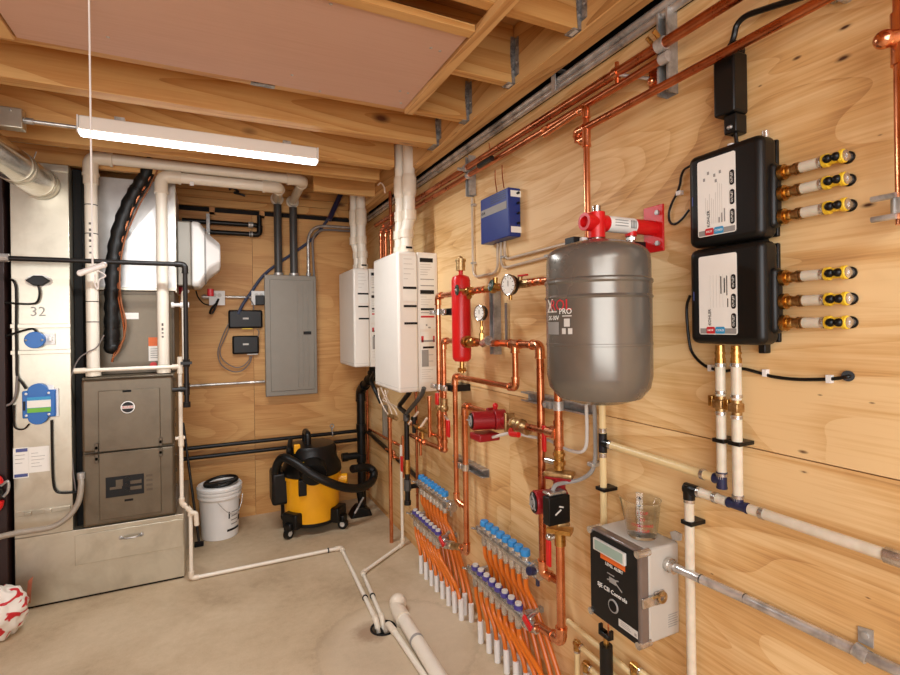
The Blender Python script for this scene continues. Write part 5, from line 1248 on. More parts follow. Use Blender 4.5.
mb = MB(); rm = rr*1.0
for i, (tx, z) in enumerate((('1 CUP', .78), ('2/3', .60), ('OVENWARE', .42), ('1/3 CUP', .28))): mb.text(tx, .012, (0, 0, 0), X_, Z_, wrap=wrapcup(hc*z, rr*(.88+.24*z), -2.35))
part('red_markings', mb, 'label_red', t)

# conduit leaving the control box
zc_ = AY(668, 563, CY0).z
a = V((XR-.055, CY0, zc_)); yA1 = R(703, 578, .055).y; b2_ = R(745, 598, .022); e2 = R(890, 668, .022)
t = thing('box_conduit', 'steel conduit leaving the control box and sloping down the wall', 'conduit', (e2.x, e2.y, e2.z))
part('pipe', MB().tube([a, R(703, 580, .055), R(748, 600, .024), R(850, 648, .022), R(1100, 766, .022)], .0125, 16, .12, 8), 'emt', t)
mk = MB()
for (x, y, o) in ((701, 579, .055), (745, 598.5, .026)): p = R(x, y, o); d = V((0, -1, -.02)).normalized(); mk.cyl(p-d*.001, p+d*.001, .0131, n=16)
part('bend_mark', mk, 'black', t)
part('connector', MB().cyl(a+V((0, .0, 0)), a+V((0, -.03, -.002)), .0185, n=16).cyl(a+V((0, -.008, 0)), a+V((0, -.016, 0)), .022, n=8), 'nickel', t)
p = R(861, 653, .022)
t = thing('conduit_strap', 'steel one hole strap holding the sloping conduit by the photo corner', 'strap', p)
part('band', MB().cyl(p+V((0, .012, .003)), p+V((0, -.012, -.003)), .0155, n=18), 'steel', t); part('tab', MB().prism([(XR-.001, p.y-.014, p.z+.012), (XR-.001, p.y+.014, p.z+.012), (XR-.001, p.y+.014, p.z+.045), (XR-.001, p.y-.014, p.z+.05)], (-.003, 0, 0)).cyl((XR-.004, p.y, p.z+.032), (XR-.008, p.y, p.z+.032), .007), 'steel', t)
# ================================================================== EXPANSION TANK + RED BRACKET
plY = (R(648, 225, 0).y+R(662, 230, 0).y)/2
bz = AX(655, 228.5, XR).z
tl, tr = AY(546.5, 310, plY), AY(652, 310, plY)
def bearing(px, py=310): d = ray(px, py); return math.atan2(d[0], d[1])
def fit_round(pl, pr, Y, py=310):
    b0, b1 = bearing(pl, py), bearing(pr, py); m = (b0+b1)/2; D = Y/math.cos(m)
    return V((D*math.sin(m), Y, 0)), D*math.sin((b1-b0)/2)
tc, tR = fit_round(546, 652.8, plY); tR /= .985
tz0, tz1 = AY(600, 403, plY).z+.0, AY(597, 239.5, plY).z
def zt(py): return AY(599, py, plY).z
t = thing('expansion_tank', 'big dark grey expansion tank hanging from the red bracket', 'tank', (tc.x, tc.y, tz0))
zA, zB_, zC = zt(283), zt(298), zt(343.5)
sh = [(1e-7, tz0), (tR*.45, tz0+.004), (tR*.78, tz0+.02), (tR*.94, tz0+.05), (tR*.985, tz0+.085), (tR*.985, zC-.004), (tR*.992, zC-.003), (tR*.992, zC+.003), (tR*.985, zC+.004),
      (tR*.985, zB_-.006), (tR*1.01, zB_), (tR*.985, zB_+.006), (tR*.985, zA-.008), (tR*1.01, zA-.002), (tR*1.005, zA+.004), (tR*.975, zA+.009), (tR*.972, zt(264)), (tR*.955, zt(257)), (tR*.90, zt(252)), (tR*.78, zt(248)), (tR*.58, zt(244.5)), (tR*.3, tz1-.004), (1e-7, tz1)]
part('shell', MB().lathe([(r, h) for r, h in sh], (tc.x, tc.y, 0), Z_, 64), 'tank', t, sharp=28)
a0 = math.atan2(AX(566, 310, 1).y-0, 1)  # placeholder angle, replaced below
# printed side faces left of view: angle of the surface normal seen at px 550-578
def tank_angle(px):
    o = V((0, 0)); d = ray(px, 315); dx, dy = d[0], d[1]; L = math.hypot(dx, dy); dx /= L; dy /= L
    b = -(tc.x*dx+tc.y*dy); cc = tc.x**2+tc.y**2-(tR*.985)**2; D = max(0, b*b-cc); s = -b-math.sqrt(D)
    return math.atan2(s*dy-tc.y, s*dx-tc.x)
aL, aR = tank_angle(549), tank_angle(575)
if aL < 0: aL += 2*pi
if aR < 0: aR += 2*pi
rad = tR*.985
def wraptank(z0, ac): return lambda p: V((tc.x+(rad+.0008+p.z)*math.cos(ac+p.x/rad), tc.y+(rad+.0008+p.z)*math.sin(ac+p.x/rad), z0+p.y))
def tpatch(a, b, z0, z1, e=.0008, n=8):
    vs = []; fs = []
    for k in range(n+1):
        q = a+(b-a)*k/n
        for z in (z0, z1): vs.append((tc.x+(rad+e)*math.cos(q), tc.y+(rad+e)*math.sin(q), z))
    for k in range(n): fs.append((2*k, 2*k+2, 2*k+3, 2*k+1))
    return MB().add(vs, fs)
am = (aL+aR)/2
w0 = abs(aR-aL)*rad
part('red_lettering', MB().text('ROL', .044, (0, 0, 0), X_, Z_, wrap=wraptank(zt(306), am+.02)), 'label_red', t)
part('white_lettering', MB().text('X', .056, (0, 0, 0), X_, Z_, wrap=wraptank(zt(306.5), am-.29)).text('PRO', .023, (0, 0, 0), X_, Z_, wrap=wraptank(zt(311.8), am+.16)).text('SX-30V', .018, (0, 0, 0), X_, Z_, wrap=wraptank(zt(317.8), am-.18)), 'paper', t)
bl = tpatch(am-.40, am-.0, zt(333.5), zt(321.5)); part('data_plate', bl, 'label_gray', t)
mb = MB()
for (u0, u1, p0, p1) in ((.09, .30, 316.5, 315.5), (.13, .26, 326, 318.5), (.08, .17, 333, 327.5), (.22, .31, 333, 327.5), (-.40, -.05, 312.3, 311.0)):
    q = tpatch(am+u0, am+u1, zt(p0), zt(p1)); mb.add(q.v, q.f)
part('printed_icon', mb, 'label_lgray', t)
part('top_nipple', MB().cyl((tc.x-.0, tc.y, tz1-.002), (tc.x, tc.y, bz-.027), .016, n=16), 'nickel', t)
# bracket
bx0 = AY(584, 221, plY).x; rb = .0232
t = thing('tank_bracket', 'bright red tank bracket pipe bolted to the plywood wall', 'bracket', (XR, plY, bz))
part('arm', MB().lathe([(rb*.72, .02), (rb*.72, 0), (rb*1.12, 0), (rb*1.12, .02), (rb, .03), (rb, XR-.008-bx0)], (bx0, plY, bz), X_, 24), 'red', t)
part('wall_plate', MB().box((XR-.008, plY-.038, bz-.075), (XR-.0006, plY+.038, bz+.07)), 'red', t, .002)
px_ = tc.x+.0; part('tee_boss', MB().cyl((px_, plY, bz-.045), (px_, plY, bz+.03), rb*1.05, n=20).cyl((px_+.012, plY, bz), (px_+.034, plY, bz), rb*1.08, n=20), 'red', t)
part('top_plug', MB().cyl((px_-.0, plY, bz+.03), (px_, plY, bz+.05), .013, n=12), 'chrome', t, .002)
part('paper_label', MB().lathe([(rb+.0008, 0), (rb+.0008, .105)], (px_+.036, plY, bz), X_, 28), 'paper', t)
mb = MB()
for k in range(4): mb.box((px_+.112+.006*k, plY-rb-.0022, bz-.012), (px_+.1145+.006*k, plY-rb-.0006, bz+.012))
for k in range(3): mb.box((px_+.05, plY-rb-.0022, bz-.008+.008*k), (px_+.10, plY-rb-.0006, bz-.006+.008*k))
part('label_print', mb, 'label_gray', t)
xq = AY(631, 238, plY).x; part('vent_valve', MB().cyl((xq, plY, bz-rb-.005), (xq, plY, bz-rb-.04), .011, n=12).cyl((xq, plY, bz-rb-.012), (xq, plY, bz-rb-.02), .015, n=6), 'nickel', t)
part('boss', MB().cyl((xq, plY, bz), (xq, plY, bz-rb-.008), .017, n=16), 'red', t)
mb = MB()
for dz in (-.05, .045): mb.cyl((XR-.008, plY-.02, bz+dz), (XR-.016, plY-.02, bz+dz), .008, n=6)
part('bolt', mb, 'steel', t)
q = AY(583, 233, plY); z = q.z
t = thing('bracket_strap', 'short black strut piece with white clamp behind the red bracket end', 'strut channel', (q.x, plY+.06, z))
part('channel', MB().box((q.x-.01, plY+.03, z-.03), (XR-.001, plY+.071, z-.005)), 'black', t, .002); part('clamp', MB().box((q.x+.01, plY+.014, z-.028), (q.x+.03, plY+.029, z-.008)), 'white_plastic', t, .003)

# ================================================================== PUMP LOOPS BELOW THE TANK
oP = .105
# horizontal strut behind the verticals
z = R(560, 403, .02).z; ya_, yb_ = R(525, 396, .02).y, R(590, 410, .02).y
strut('y', (ya_+yb_)/2, z, abs(ya_-yb_), 'level steel strut channel just below the grey tank', 'strut channels')
# pipe at px 540
o_ = .10
yv = (R(540, 345, o_).y+R(543, 568, o_).y)/2; zt0 = R(538, 345, o_).z; zb0 = R(543, 572, o_).z
za = R(475, 342, o_).z
ysep = R(463, 310, .12).y
t, pts = pipe('supply_riser', 'tall copper pipe from the air separator down to the nearer manifold bar', 'copper pipe', [(XR-o_, ysep-.06, zt0), (XR-o_, yv, zt0), (XR-o_, yv, zb0), (XR-o_+.03, yv-.06, zb0-.015)], .0155, 'copper_dull', 'solder', 1.28, do_snap=False, joints=[])
ytee = R(515, 344, o_).y; tee(t, (XR-o_, ytee, zt0), Y_, -Z_, .0155, 'solder')
for k in (.25, .55): pass
# pipe 517: from tee down then to elbow at 452 and down to manifold 1
zq = R(517, 388, o_).z; ye = R(455, 383, o_).y
ze = R(456, 500, o_).z
t, pts = pipe('supply_riser', 'copper pipe stepping down from separator line to the farther manifold upper bar', 'copper pipe', [(XR-o_, ytee, zt0-.04), (XR-o_, ytee, zq), (XR-o_, ye, zq), (XR-o_, ye, ze), (XR-o_+.02, ye-.07, ze-.02)], .0135, 'copper', 'solder', 1.28, do_snap=False)
# pump 1 : return line
zP = R(500, 419, o_).z; y465 = (R(465, 410, o_).y+R(466.5, 550, o_).y)/2; z465 = R(467, 553, o_).z
yPump = R(500, 418, .105).y
t, pts = pipe('return_riser', 'copper pipe from the horizontal pump down to the farther manifold lower bar', 'copper pipe', [(XR-o_, yPump+.10, R(470, 407, o_).z), (XR-o_, y465, R(470, 407, o_).z), (XR-o_, y465, z465), (XR-o_, y465+.07, z465+.005)], .0145, 'copper', 'solder', 1.28, do_snap=False)
# vertical line below the tank at px 558-562
yV = (R(558, 420, .09).y+R(562, 640, .09).y)/2; oV = .09
zfV = lambda py: R(560, py, oV).z
def pump(name, label, c, axis, mdir, r=.045, ml=.13):
    """circulator: volute on pipe axis, motor toward mdir"""
    c = V(c); ax = V(axis).normalized(); md = V(mdir).normalized(); third = ax.cross(md)
    t = thing(name, label, 'pump', c)
    part('volute', MB().cyl(c-md*.022, c+md*.03, r*1.05, n=24).cyl(c-ax*.075, c+ax*.075, .023, n=16), 'darkred', t, .004)
    for s in (-1, 1):
        part('flange', MB().obox(c+ax*s*.078, (.016, .085, .05), ax, third), 'bronze' if s < 0 else 'darkred', t, .006)
    part('motor', MB().cyl(c+md*.031, c+md*ml, r*.95, n=28), 'darkred', t, .004)
    part('end_cap', MB().cyl(c+md*(ml+.0005), c+md*(ml+.006), r*.82, n=28), 'black', t, .002)
    part('end_disc', MB().torus(c+md*(ml+.0065), md, r*.5, .004, 20).cyl(c+md*(ml+.0062), c+md*(ml+.009), r*.22, n=16), 'label_gray', t)
    mb = MB()
    for k in range(3): d = ax*math.cos(k*2.1)+third*math.sin(k*2.1); mb.obox(c+md*(ml+.007)+d*r*.55, (.004, r*.5, .004), md, d)
    part('end_print', mb, 'label_gray', t)
    return t
pc = V((XR-oP, yPump, zP))
t = pump('circulator_pump', 'dark red pump on level copper line, left of tank', pc, Y_, (-1, .25, 0), .043)
mdp = V((-1, .25, 0)).normalized()
part('terminal_box', MB().box(pc+V((-.125, -.035, -.085)), pc+V((-.02, .06, -.052))), 'darkred', t, .008)
part('bleed_screw', MB().cyl(pc+V((0, .04, .015)), pc+V((0, .04, .055)), .010).ball(pc+V((0, .04, .056)), .013), 'red', t)
y0p = yPump-.085
t2, pts = pipe('return_line', 'short copper line from the horizontal pump to the vertical line under tank', 'copper pipe', [(XR-oP, y0p, zP), (XR-oP, yV+.02, R(553, 433, oP).z)], .0145, 'copper_dull', 'solder', 1.28, do_snap=False)
part('end_fitting', MB().cyl((XR-oP, yV+.05, R(549, 432, oP).z), (XR-oP, yV+.0, R(553, 433, oP).z), .02), 'solder', t2)
q = R(521, 421, oP)
t = thing('ball_valve', 'brass ball valve with stubby red handle beside the horizontal pump', 'valve', (XR-oP, q.y, zP))
part('body', MB().cyl((XR-oP, q.y+.055, zP+.002), (XR-oP, q.y-.05, zP-.006), .024, n=16).ball((XR-oP, q.y, zP), .031).cyl((XR-oP, q.y+.06, zP), (XR-oP, q.y+.045, zP), .029, n=8), 'bronze', t)
part('handle', MB().tube([V((XR-oP-.03, q.y+.03, zP-.02)), V((XR-oP-.05, q.y-.0, zP-.028)), V((XR-oP-.045, q.y-.05, zP-.022))], .0115, 10, .02), 'redplastic', t, .0, 'red handle')
cable('whip_cable', 'cream flexible cable from the horizontal pump past the tall copper pipe', 'cable', [pc+V((-.06, -.036, -.066)), R(512, 433, .13), R(530, 436.5, .09), R(548, 440, .07), R(566, 449, .05), R(580, 452, .04), R(586, 446, .035), R(587, 430, .035), R(586.5, 410, .035), R(586, 396, .035)], .0065, 'label_lgray')
# vertical line: copper, brass, isolation valve, pump 2
t = thing('pump_line', 'vertical copper and brass pipe line under the grey tank', 'copper pipe', (XR-oV, yV, zfV(470)))
part('pipe', MB().cyl((XR-oV, yV, zfV(392)), (XR-oV, yV, zfV(450)), .0155, n=18), 'copper', t)
mb = MB()
for py in (423, 444): mb.cyl((XR-oV, yV, zfV(py+2)), (XR-oV, yV, zfV(py-2)), .020, n=18)
mb.cyl((XR-oV, yV, zfV(444)), (XR-oV, yV, zfV(424)), .0185, n=18).cyl((XR-oV, yV, zfV(434)), (XR-oV, yV+.045, zfV(432)), .017, n=16)
part('tee_fitting', mb, 'solder', t)
part('brass_union', MB().cyl((XR-oV, yV, zfV(450)), (XR-oV, yV, zfV(470)), .019, n=18).cyl((XR-oV, yV, zfV(453)), (XR-oV, yV, zfV(456)), .023, n=8).cyl((XR-oV, yV, zfV(461)), (XR-oV, yV, zfV(465)), .024, n=8), 'brass', t)
part('valve_stem', MB().cyl((XR-oV-.01, yV+.01, zfV(463)), (XR-oV-.02, yV+.055, zfV(463)), .011), 'nickel', t)
part('red_lever', MB().box((XR-oV-.028, yV+.052, zfV(455)), (XR-oV-.016, yV+.07, zfV(428))), 'redplastic', t, .004, 'long red lever handle')
pc2 = V((XR-oV, yV, zfV(500.5)))
t = pump('circulator_pump', 'dark red and black pump on vertical line below the tank', pc2, Z_, (-1, .28, 0), .046, .10)
part('terminal_box', MB().box(pc2+V((-.112, -.085, -.05)), pc2+V((-.018, -.047, .05))), 'black', t, .004)
part('box_top', MB().box(pc2+V((-.10, -.075, .0515)), pc2+V((-.025, -.03, .062))), 'nickel', t, .003)
part('top_flange', MB().obox(V((XR-oV, yV, zfV(474))), (.11, .06, .022), (.6, -.8, 0), (.8, .6, 0)), 'bronze', t, .008)
part('lower_flange', MB().obox(V((XR-oV, yV, zfV(476.5))), (.10, .055, .02), (.6, -.8, 0), (.8, .6, 0)), 'darkred', t, .006)
mb = MB().obox(pc2+V((-.072, -.0855, -.005)), (.03, .001, .006), (1, 0, .6), Y_).obox(pc2+V((-.058, -.0855, .012)), (.02, .001, .005), (1, 0, -.3), Y_); part('box_emblem', mb, 'label_lgray', t)
cable('whip_cable', 'grey flexible cable rising from the lower pump to behind tank', 'cable', [pc2+V((-.07, -.05, .06)), R(556, 485, .14), R(566, 482.5, .09), R(580, 479.5, .05), R(591, 472, .04), R(595, 460, .035), R(595.5, 440, .035), R(595, 420, .035), R(594, 398, .035)], .0075, 'label_gray')
q = R(594, 464, .03); one('cable_clip', MB().box((XR-.05, q.y-.014, q.z-.007), (XR-.0006, q.y+.014, q.z+.007)), 'steel', 'steel clip on the grey flexible cable beside cream down tube', 'cable clip', bev=.002)
z0e = zfV(640)
t, pts = pipe('return_riser', 'thick copper pipe from lower pump to the elbow by nearer manifold', 'copper pipe', [(XR-oV, yV, zfV(545)), (XR-oV, yV, z0e), (XR-oV-.005, R(541, 626, oV).y, R(541, 626, oV).z)], .0165, 'copper', 'solder', 1.28, do_snap=False)
part('brass_union', MB().cyl((XR-oV, yV, zfV(544.9)), (XR-oV, yV, zfV(531)), .021, n=18).obox((XR-oV, yV, zfV(530)), (.09, .05, .016), (.6, -.8, 0), (.8, .6, 0)), 'brass', t)
q = R(549, 545, .12)
t = thing('lever_valve', 'red lever valve beside the lower pump outlet', 'valve', q)
part('lever', MB().box((q.x-.008, q.y-.012, R(549, 566, .12).z), (q.x+.004, q.y+.012, R(549, 540, .12).z)), 'redplastic', t, .004); part('stem', MB().cyl((q.x, q.y, R(549, 538, .12).z), (XR-oV-.01, yV+.012, R(555, 534, oV).z), .010).ball((q.x, q.y, R(549, 537, .12).z), .013), 'nickel', t)
# clamp at the strut by the vertical line
z = zfV(406)
t = thing('pipe_clamp', 'steel pipe clamp on level strut just under the grey tank', 'pipe clamp', (XR-oV, yV, z))
part('band', MB().cyl((XR-oV, yV, z-.017), (XR-oV, yV, z+.017), .0205, n=18).box((XR-oV-.024, yV+.02, z-.014), (XR-oV-.01, yV+.06, z+.012)), 'steel', t); part('bolt', MB().cyl((XR-oV-.02, yV+.045, z), (XR-oV-.034, yV+.045, z), .009, n=6), 'steel', t)
# level strut with clamp at px 455-485
z = R(473, 467, .02).z; ya_, yb_ = R(456, 457, .02).y, R(486, 473, .02).y
strut('y', (ya_+yb_)/2, z, abs(ya_-yb_), 'short level strut channel behind the two pipes above the manifolds', 'strut channels')
zc_ = R(465, 467, o_).z
t = thing('pipe_clamp', 'shiny pipe clamp holding the two copper pipes above the manifolds', 'pipe clamp', (XR-o_, y465, zc_))
part('band', MB().cyl((XR-o_, y465, zc_-.016), (XR-o_, y465, zc_+.016), .019, n=16), 'nickel', t); part('bolt', MB().box((XR-o_-.02, y465+.02, zc_-.015), (XR-o_-.004, y465+.055, zc_+.015)), 'nickel', t, .004)
# clip pins on wall
# upright strut behind separator lines
a, b = R(497, 297, .02), R(497, 345, .02); strut('z', R(499, 320, 0).y, (R(497, 293, .02).z+b.z)/2-.01, abs(a.z-b.z)+.09, 'upright strut channel behind the two gauge pipes', 'strut channels')

# ================================================================== AIR SEPARATOR, GAUGES, LEVEL LINES
oS = .13
zs1, zs0 = R(463, 274.5, oS).z, R(463, 362, oS).z
xS = XR-oS
t = thing('air_separator', 'bright red air separator cylinder with brass vent on top', 'air separator', (xS, ysep, zs0))
part('body', MB().lathe([(1e-7, zs0), (.034, zs0+.003), (.046, zs0+.016), (.048, zs0+.03), (.048, zs1-.03), (.042, zs1-.010), (.02, zs1), (1e-7, zs1+.001)], (xS, ysep, 0), Z_, 32), 'red', t)
z_ = R(463, 258, oS).z
part('neck', MB().cyl((xS, ysep, zs1-.002), (xS, ysep, zs1+.022), .011), 'red', t)
part('air_vent', MB().cyl((xS, ysep, zs1+.022), (xS, ysep, z_-.014), .0235, n=18).cyl((xS, ysep, z_-.014), (xS, ysep, z_-.002), .027, n=12).ball((xS, ysep, z_), .013), 'bronze', t)
part('drain_cock', MB().cyl((xS, ysep, zs0-.03), (xS, ysep, zs0+.003), .012).cyl((xS, ysep, zs0-.03), (xS, ysep, zs0-.055), .010).cyl((xS-.02, ysep, zs0-.04), (xS+.02, ysep, zs0-.04), .011).box((xS-.008, ysep-.04, zs0-.037), (xS+.004, ysep-.008, zs0-.03)), 'brass', t)
zu_, zl_ = R(473, 291, oS).z, R(470, 342, oS).z
mb = MB().cyl((xS, ysep+.035, zu_), (xS, ysep+.075, zu_), .022).cyl((xS, ysep-.03, zu_), (xS, ysep-.05, zu_), .02)
mb.cyl((xS, ysep+.035, zl_), (xS, ysep+.075, zl_), .018); part('port', mb, 'red', t)
part('ring_nut', MB().cyl((xS, ysep-.045, zl_), (xS, ysep-.075, zl_), .030, n=20), 'brass', t)
def wheel(name, label, c, ax, grp):
    t = thing(name, label, 'valve', c, grp); c = V(c); ax = V(ax).normalized(); x, y, z = frame(ax)
    mb = MB().torus(c, ax, .022, .005, 18)
    for k in range(4): a = pi/2*k; mb.cyl(c, c+x*(.022*math.cos(a))+y*(.022*math.sin(a)), .004, n=6)
    part('handwheel', mb, 'green_handle', t); part('stem', MB().cyl(c, c-ax*.04, .007), 'brass', t); part('hub_nut', MB().ball(c+ax*.004, .008), 'steel', t)
    return t
zln = zu_
yend = R(560, 283, oS).y
t, pts = pipe('gauge_line', 'upper level copper and brass line from separator to behind the tank', 'copper pipe', [(xS, ysep-.05, zln), (xS, R(560, 283, oS).y, zln)], .0125, 'copper_dull', do_snap=False)
L0 = ysep-.05; L1 = R(505, 289, oS).y
mb = MB().cyl((xS, L0, zln), (xS, L0-.07, zln), .021, n=10).cyl((xS, L0-.02, zln), (xS-.005, L0-.05, zln-.028), .013).ball((xS, L0-.035, zln), .024); part('brass_valve_body', mb, 'brass', t)
mb = MB(); yv_ = R(493, 291, oS).y
mb.cyl((xS, yv_+.05, zln), (xS, yv_-.05, zln), .018, n=10).ball((xS, yv_, zln), .024).cyl((xS, yv_-.02, zln+.02), (xS, yv_-.02, zln+.045), .012); part('gate_body', mb, 'brass', t)
mb = MB(); 
for px in (478, 483, 533, 541): y = R(px, 289, oS).y; mb.cyl((xS, y-.014, zln), (xS, y+.014, zln), .0165)
part('coupling', mb, 'solder', t)
y = R(523, 287, oS).y; part('relief_body', MB().cyl((xS, y+.05, zln), (xS, y-.05, zln), .0175, n=10).cyl((xS, y+.02, zln), (xS, y+.02, zln+.03), .010), 'bronze', t); part('lever', MB().box((xS-.006, y-.03, zln+.03), (xS+.006, y+.03, zln+.037)), 'redplastic', t)
wheel('gate_valve_wheel', 'dark green valve handwheel behind the large gauge', R(491, 285.5, oS+.05), (-1, .2, .25), 'green handwheels')
wheel('gate_valve_wheel', 'dark green valve handwheel in front of the red separator', R(457, 290, oS+.06), (-1, .2, 0), 'green handwheels')
t2, pts = pipe('boiler_line', 'copper line from separator top port turning down beside near heater', 'copper pipe', [(xS, ysep+.07, zu_), (xS, R(438, 298, oS).y, zu_-.008), (xS, R(439, 398, oS).y, R(439, 398, oS).z)], .0145, 'copper', 'solder', 1.28, do_snap=True)
yA_ = pts[-1].y
t3, pts = pipe('boiler_line', 'copper line from separator lower port turning down beside the other line', 'copper pipe', [(xS, ysep+.07, zl_), (xS, R(443.5, 345, oS).y, zl_), (xS, R(443.5, 398, oS).y, R(444, 398, oS).z)], .0135, 'copper', 'solder', 1.28, do_snap=True)
yB2 = pts[-1].y
mb = MB().cyl((xS, ysep-.076, zl_), (xS, ysep-.02-.10, zl_), .018, n=14)
t4 = thing('lower_gauge_line', 'lower brass line from the red separator to the strut', 'copper pipe', (xS, ysep-.1, zl_))
part('pipe', MB().cyl((xS, ysep-.076, zl_), (xS, R(497, 344, oS).y, zt0), .015), 'copper_dull', t4); part('brass_valve_body', MB().cyl((xS, ysep-.09, zl_), (xS, ysep-.16, zl_), .021, n=12).ball((xS, ysep-.125, zl_), .024), 'brass', t4)
part('strainer', MB().cyl((xS-.0, R(484, 345, oS).y, zl_-.002), (xS-.02, R(493, 343, oS).y, zl_+.012), .022, n=12), 'nickel', t4)
def gauge(label, c, r, down, bar):
    c = V(c); d = V((-1, -.18, 0)).normalized()
    t = thing('dial_gauge', label, 'gauge', c, 'dial gauges')
    part('case', MB().lathe([(r*.9, -.022), (r*1.0, -.018), (r*1.06, 0), (r*1.06, .004)], c-d*.0, d, 32), 'black', t)
    part('bezel', MB().torus(c+d*.004, d, r*1.02, .0035, 32), 'chrome', t)
    part('face', MB().cyl(c+d*.0035, c+d*.0055, r*.98, n=32), 'paper', t)
    x, y, z = frame(d); mb = MB()
    for k in range(9): a = -.7+k*4.5/8; q = x*math.cos(a)+y*math.sin(a); mb.obox(c+d*.0058+q*r*.78, (.0008, .002, r*.18), d, q.cross(d))
    mb.obox(c+d*.0058+V((0, 0, r*.15)), (.001, .003, r*.6), d, Y_); part('dial_marks', mb, 'label_black', t)
    part('stem', MB().cyl(c-V((0, 0, r))+d*-.008, c-V((0, 0, down))-d*.008, .007), 'brass', t)
    return t
g = R(509, 285, .17); gauge('larger white dial gauge in front of the upper level line', g, .040, .06, 0)
g2 = R(480, 313, .15); t = gauge('smaller white dial gauge standing on the lower line', g2, .034, abs(g2.z-zl_)-.01, 0)
part('stem_fitting', MB().cyl((g2.x+.008, g2.y, zl_+.01), (g2.x+.008, g2.y, zl_+.045), .012, n=6).cyl((g2.x+.008, g2.y, zl_+.06), (g2.x+.008, g2.y, zl_+.075), .010, n=6), 'brass', t)
for py, lb in ((312, 'upper'), (387, 'lower')):
    z = R(441, py, oS).z
    t = thing('pipe_clamp', lb+' shiny clamp on the two copper lines beside the near heater', 'pipe clamp', (xS, yA_, z))
    part('band', MB().cyl((xS, yA_, z-.015), (xS, yA_, z+.015), .019, n=16).cyl((xS, yB2, z-.015), (xS, yB2, z+.015), .018, n=16), 'nickel', t); part('bolt', MB().box((xS-.024, yA_+.02, z-.012), (xS-.006, yA_+.07, z+.014)).box((xS-.022, yB2-.06, z-.012), (xS-.006, yB2-.02, z+.012)), 'nickel', t, .003)
    part('arm', MB().box((xS+.02, yB2-.06, z-.018), (XR-.0006, yB2+.06, z+.018)), 'black', t)
# thin conduit loops and blue box
kf = .095
bl0 = R(478, 244, kf); bl1 = R(508, 190, kf); bY0 = R(521, 215, 0).y; bY1 = R(475.5, 225, kf).y; bX0 = AY(508.5, 215, bY0).x
bz1 = AY(508.5, 187, bY0).z; bz0 = AY(509, 236, bY0).z
t = thing('blue_wall_box', 'blue metal control box with silver stripe mounted high on the wall', 'control box', (XR, (bY0+bY1)/2, bz0))
part('case', MB().box((bX0, bY0, bz0), (XR-.002, bY1, bz1)), 'blue', t, .004)
hz = bz1-bz0; W_ = bY1-bY0
part('silver_stripe', MB().box((bX0-.0012, bY0+.015, bz1-hz*.42), (bX0-.0002, bY1-.008, bz1-hz*.26)), 'label_gray', t); part('stripe_lettering', MB().text('tN4', .022, (bX0-.0013, bY1-.03, bz1-hz*.34), -Y_, Z_), 'label_black', t)
mb = MB()
for k in range(4): mb.box((bX0-.001, bY0+.02, bz1-.014-.010*k), (bX0-.0002, bY1-.1, bz1-.010-.010*k))
part('vent_slot', mb, 'navy', t)
part('side_label', MB().box((bX0+.012, bY0-.001, bz1-.04), (bX0+.07, bY0-.0002, bz1-.012)).box((bX0+.012, bY0-.001, bz0+.018), (bX0+.07, bY0-.0002, bz0+.045)), 'paper', t)
mb = MB()
for k in range(4): mb.cyl((XR-.018, bY0-.0, bz0+.06+.045*k), (XR-.018, bY0-.012, bz0+.06+.045*k), .006, n=8)
part('side_connector', mb, 'black', t)
zb2 = bz0
def bent(name, label, pts, grp='thin conduit loops'): 
    return one(name, MB().tube([V(p) for p in pts], .0062, 10, .055, 8), 'cream_metal', label, 'conduit', grp)
y0_ = R(498, 240, .03).y
z268 = R(485, 275, .012).z
yL = R(472.5, 230, .012).y
bent('thin_conduit', 'thin conduit loop falling from strut and rising to blue box', [(XR-.012, yL, R(472, 198, .012).z), (XR-.012, yL, z268), (XR-.012, y0_+.035, z268), (XR-.012, y0_+.035, zb2-.001)])
bent('thin_conduit', 'thin conduit from blue box curving under to the tank, lower one', [(XR-.012, y0_+.005, zb2-.001), (XR-.012, y0_+.005, R(510, 267, .012).z), (XR-.012, R(560, 255, .012).y, R(545, 257, .012).z)])
bent('thin_conduit', 'thin conduit from blue box curving under to the tank, upper one', [(XR-.012, y0_-.03, zb2-.001), (XR-.012, y0_-.03, R(516, 257, .012).z), (XR-.012, R(585, 240, .012).y, R(555, 246, .012).z)])
for (x, y, lb) in ((473, 205, 'under the upright strut'), (503, 257, 'below the blue box'), (473, 263, 'at the loop bottom'), (547, 256, 'near the grey tank')):
    q = R(x, y, .015); one('conduit_clip', MB().box((XR-.022, q.y-.012, q.z-.005), (XR-.0005, q.y+.012, q.z+.005)), 'steel', 'small steel clip on thin conduit '+lb, 'clip', 'thin conduit clips')
one('wall_conduit', MB().cyl((XR-.012, R(506, 310, .012).y, R(506, 303, .012).z), (XR-.012, R(506, 310, .012).y, R(506, 345, .012).z), .0065), 'gray_cable', 'thin grey conduit just right of the upright strut behind gauges', 'conduit')
for (x0, y0, x1, y1, lb) in ((489, 143, 492, 155, 'above the copper mains'), (495, 170, 497, 192, 'entering the blue box top, farther'), (502, 165, 504, 188, 'entering the blue box top, nearer')):
    cable('thin_wire', 'thin dark wire on the wall '+lb, 'wire', [R(x0, y0, .01), R((x0+x1)/2-.6, (y0+y1)/2, .01), R(x1, y1, .02)], .0025, 'copper')
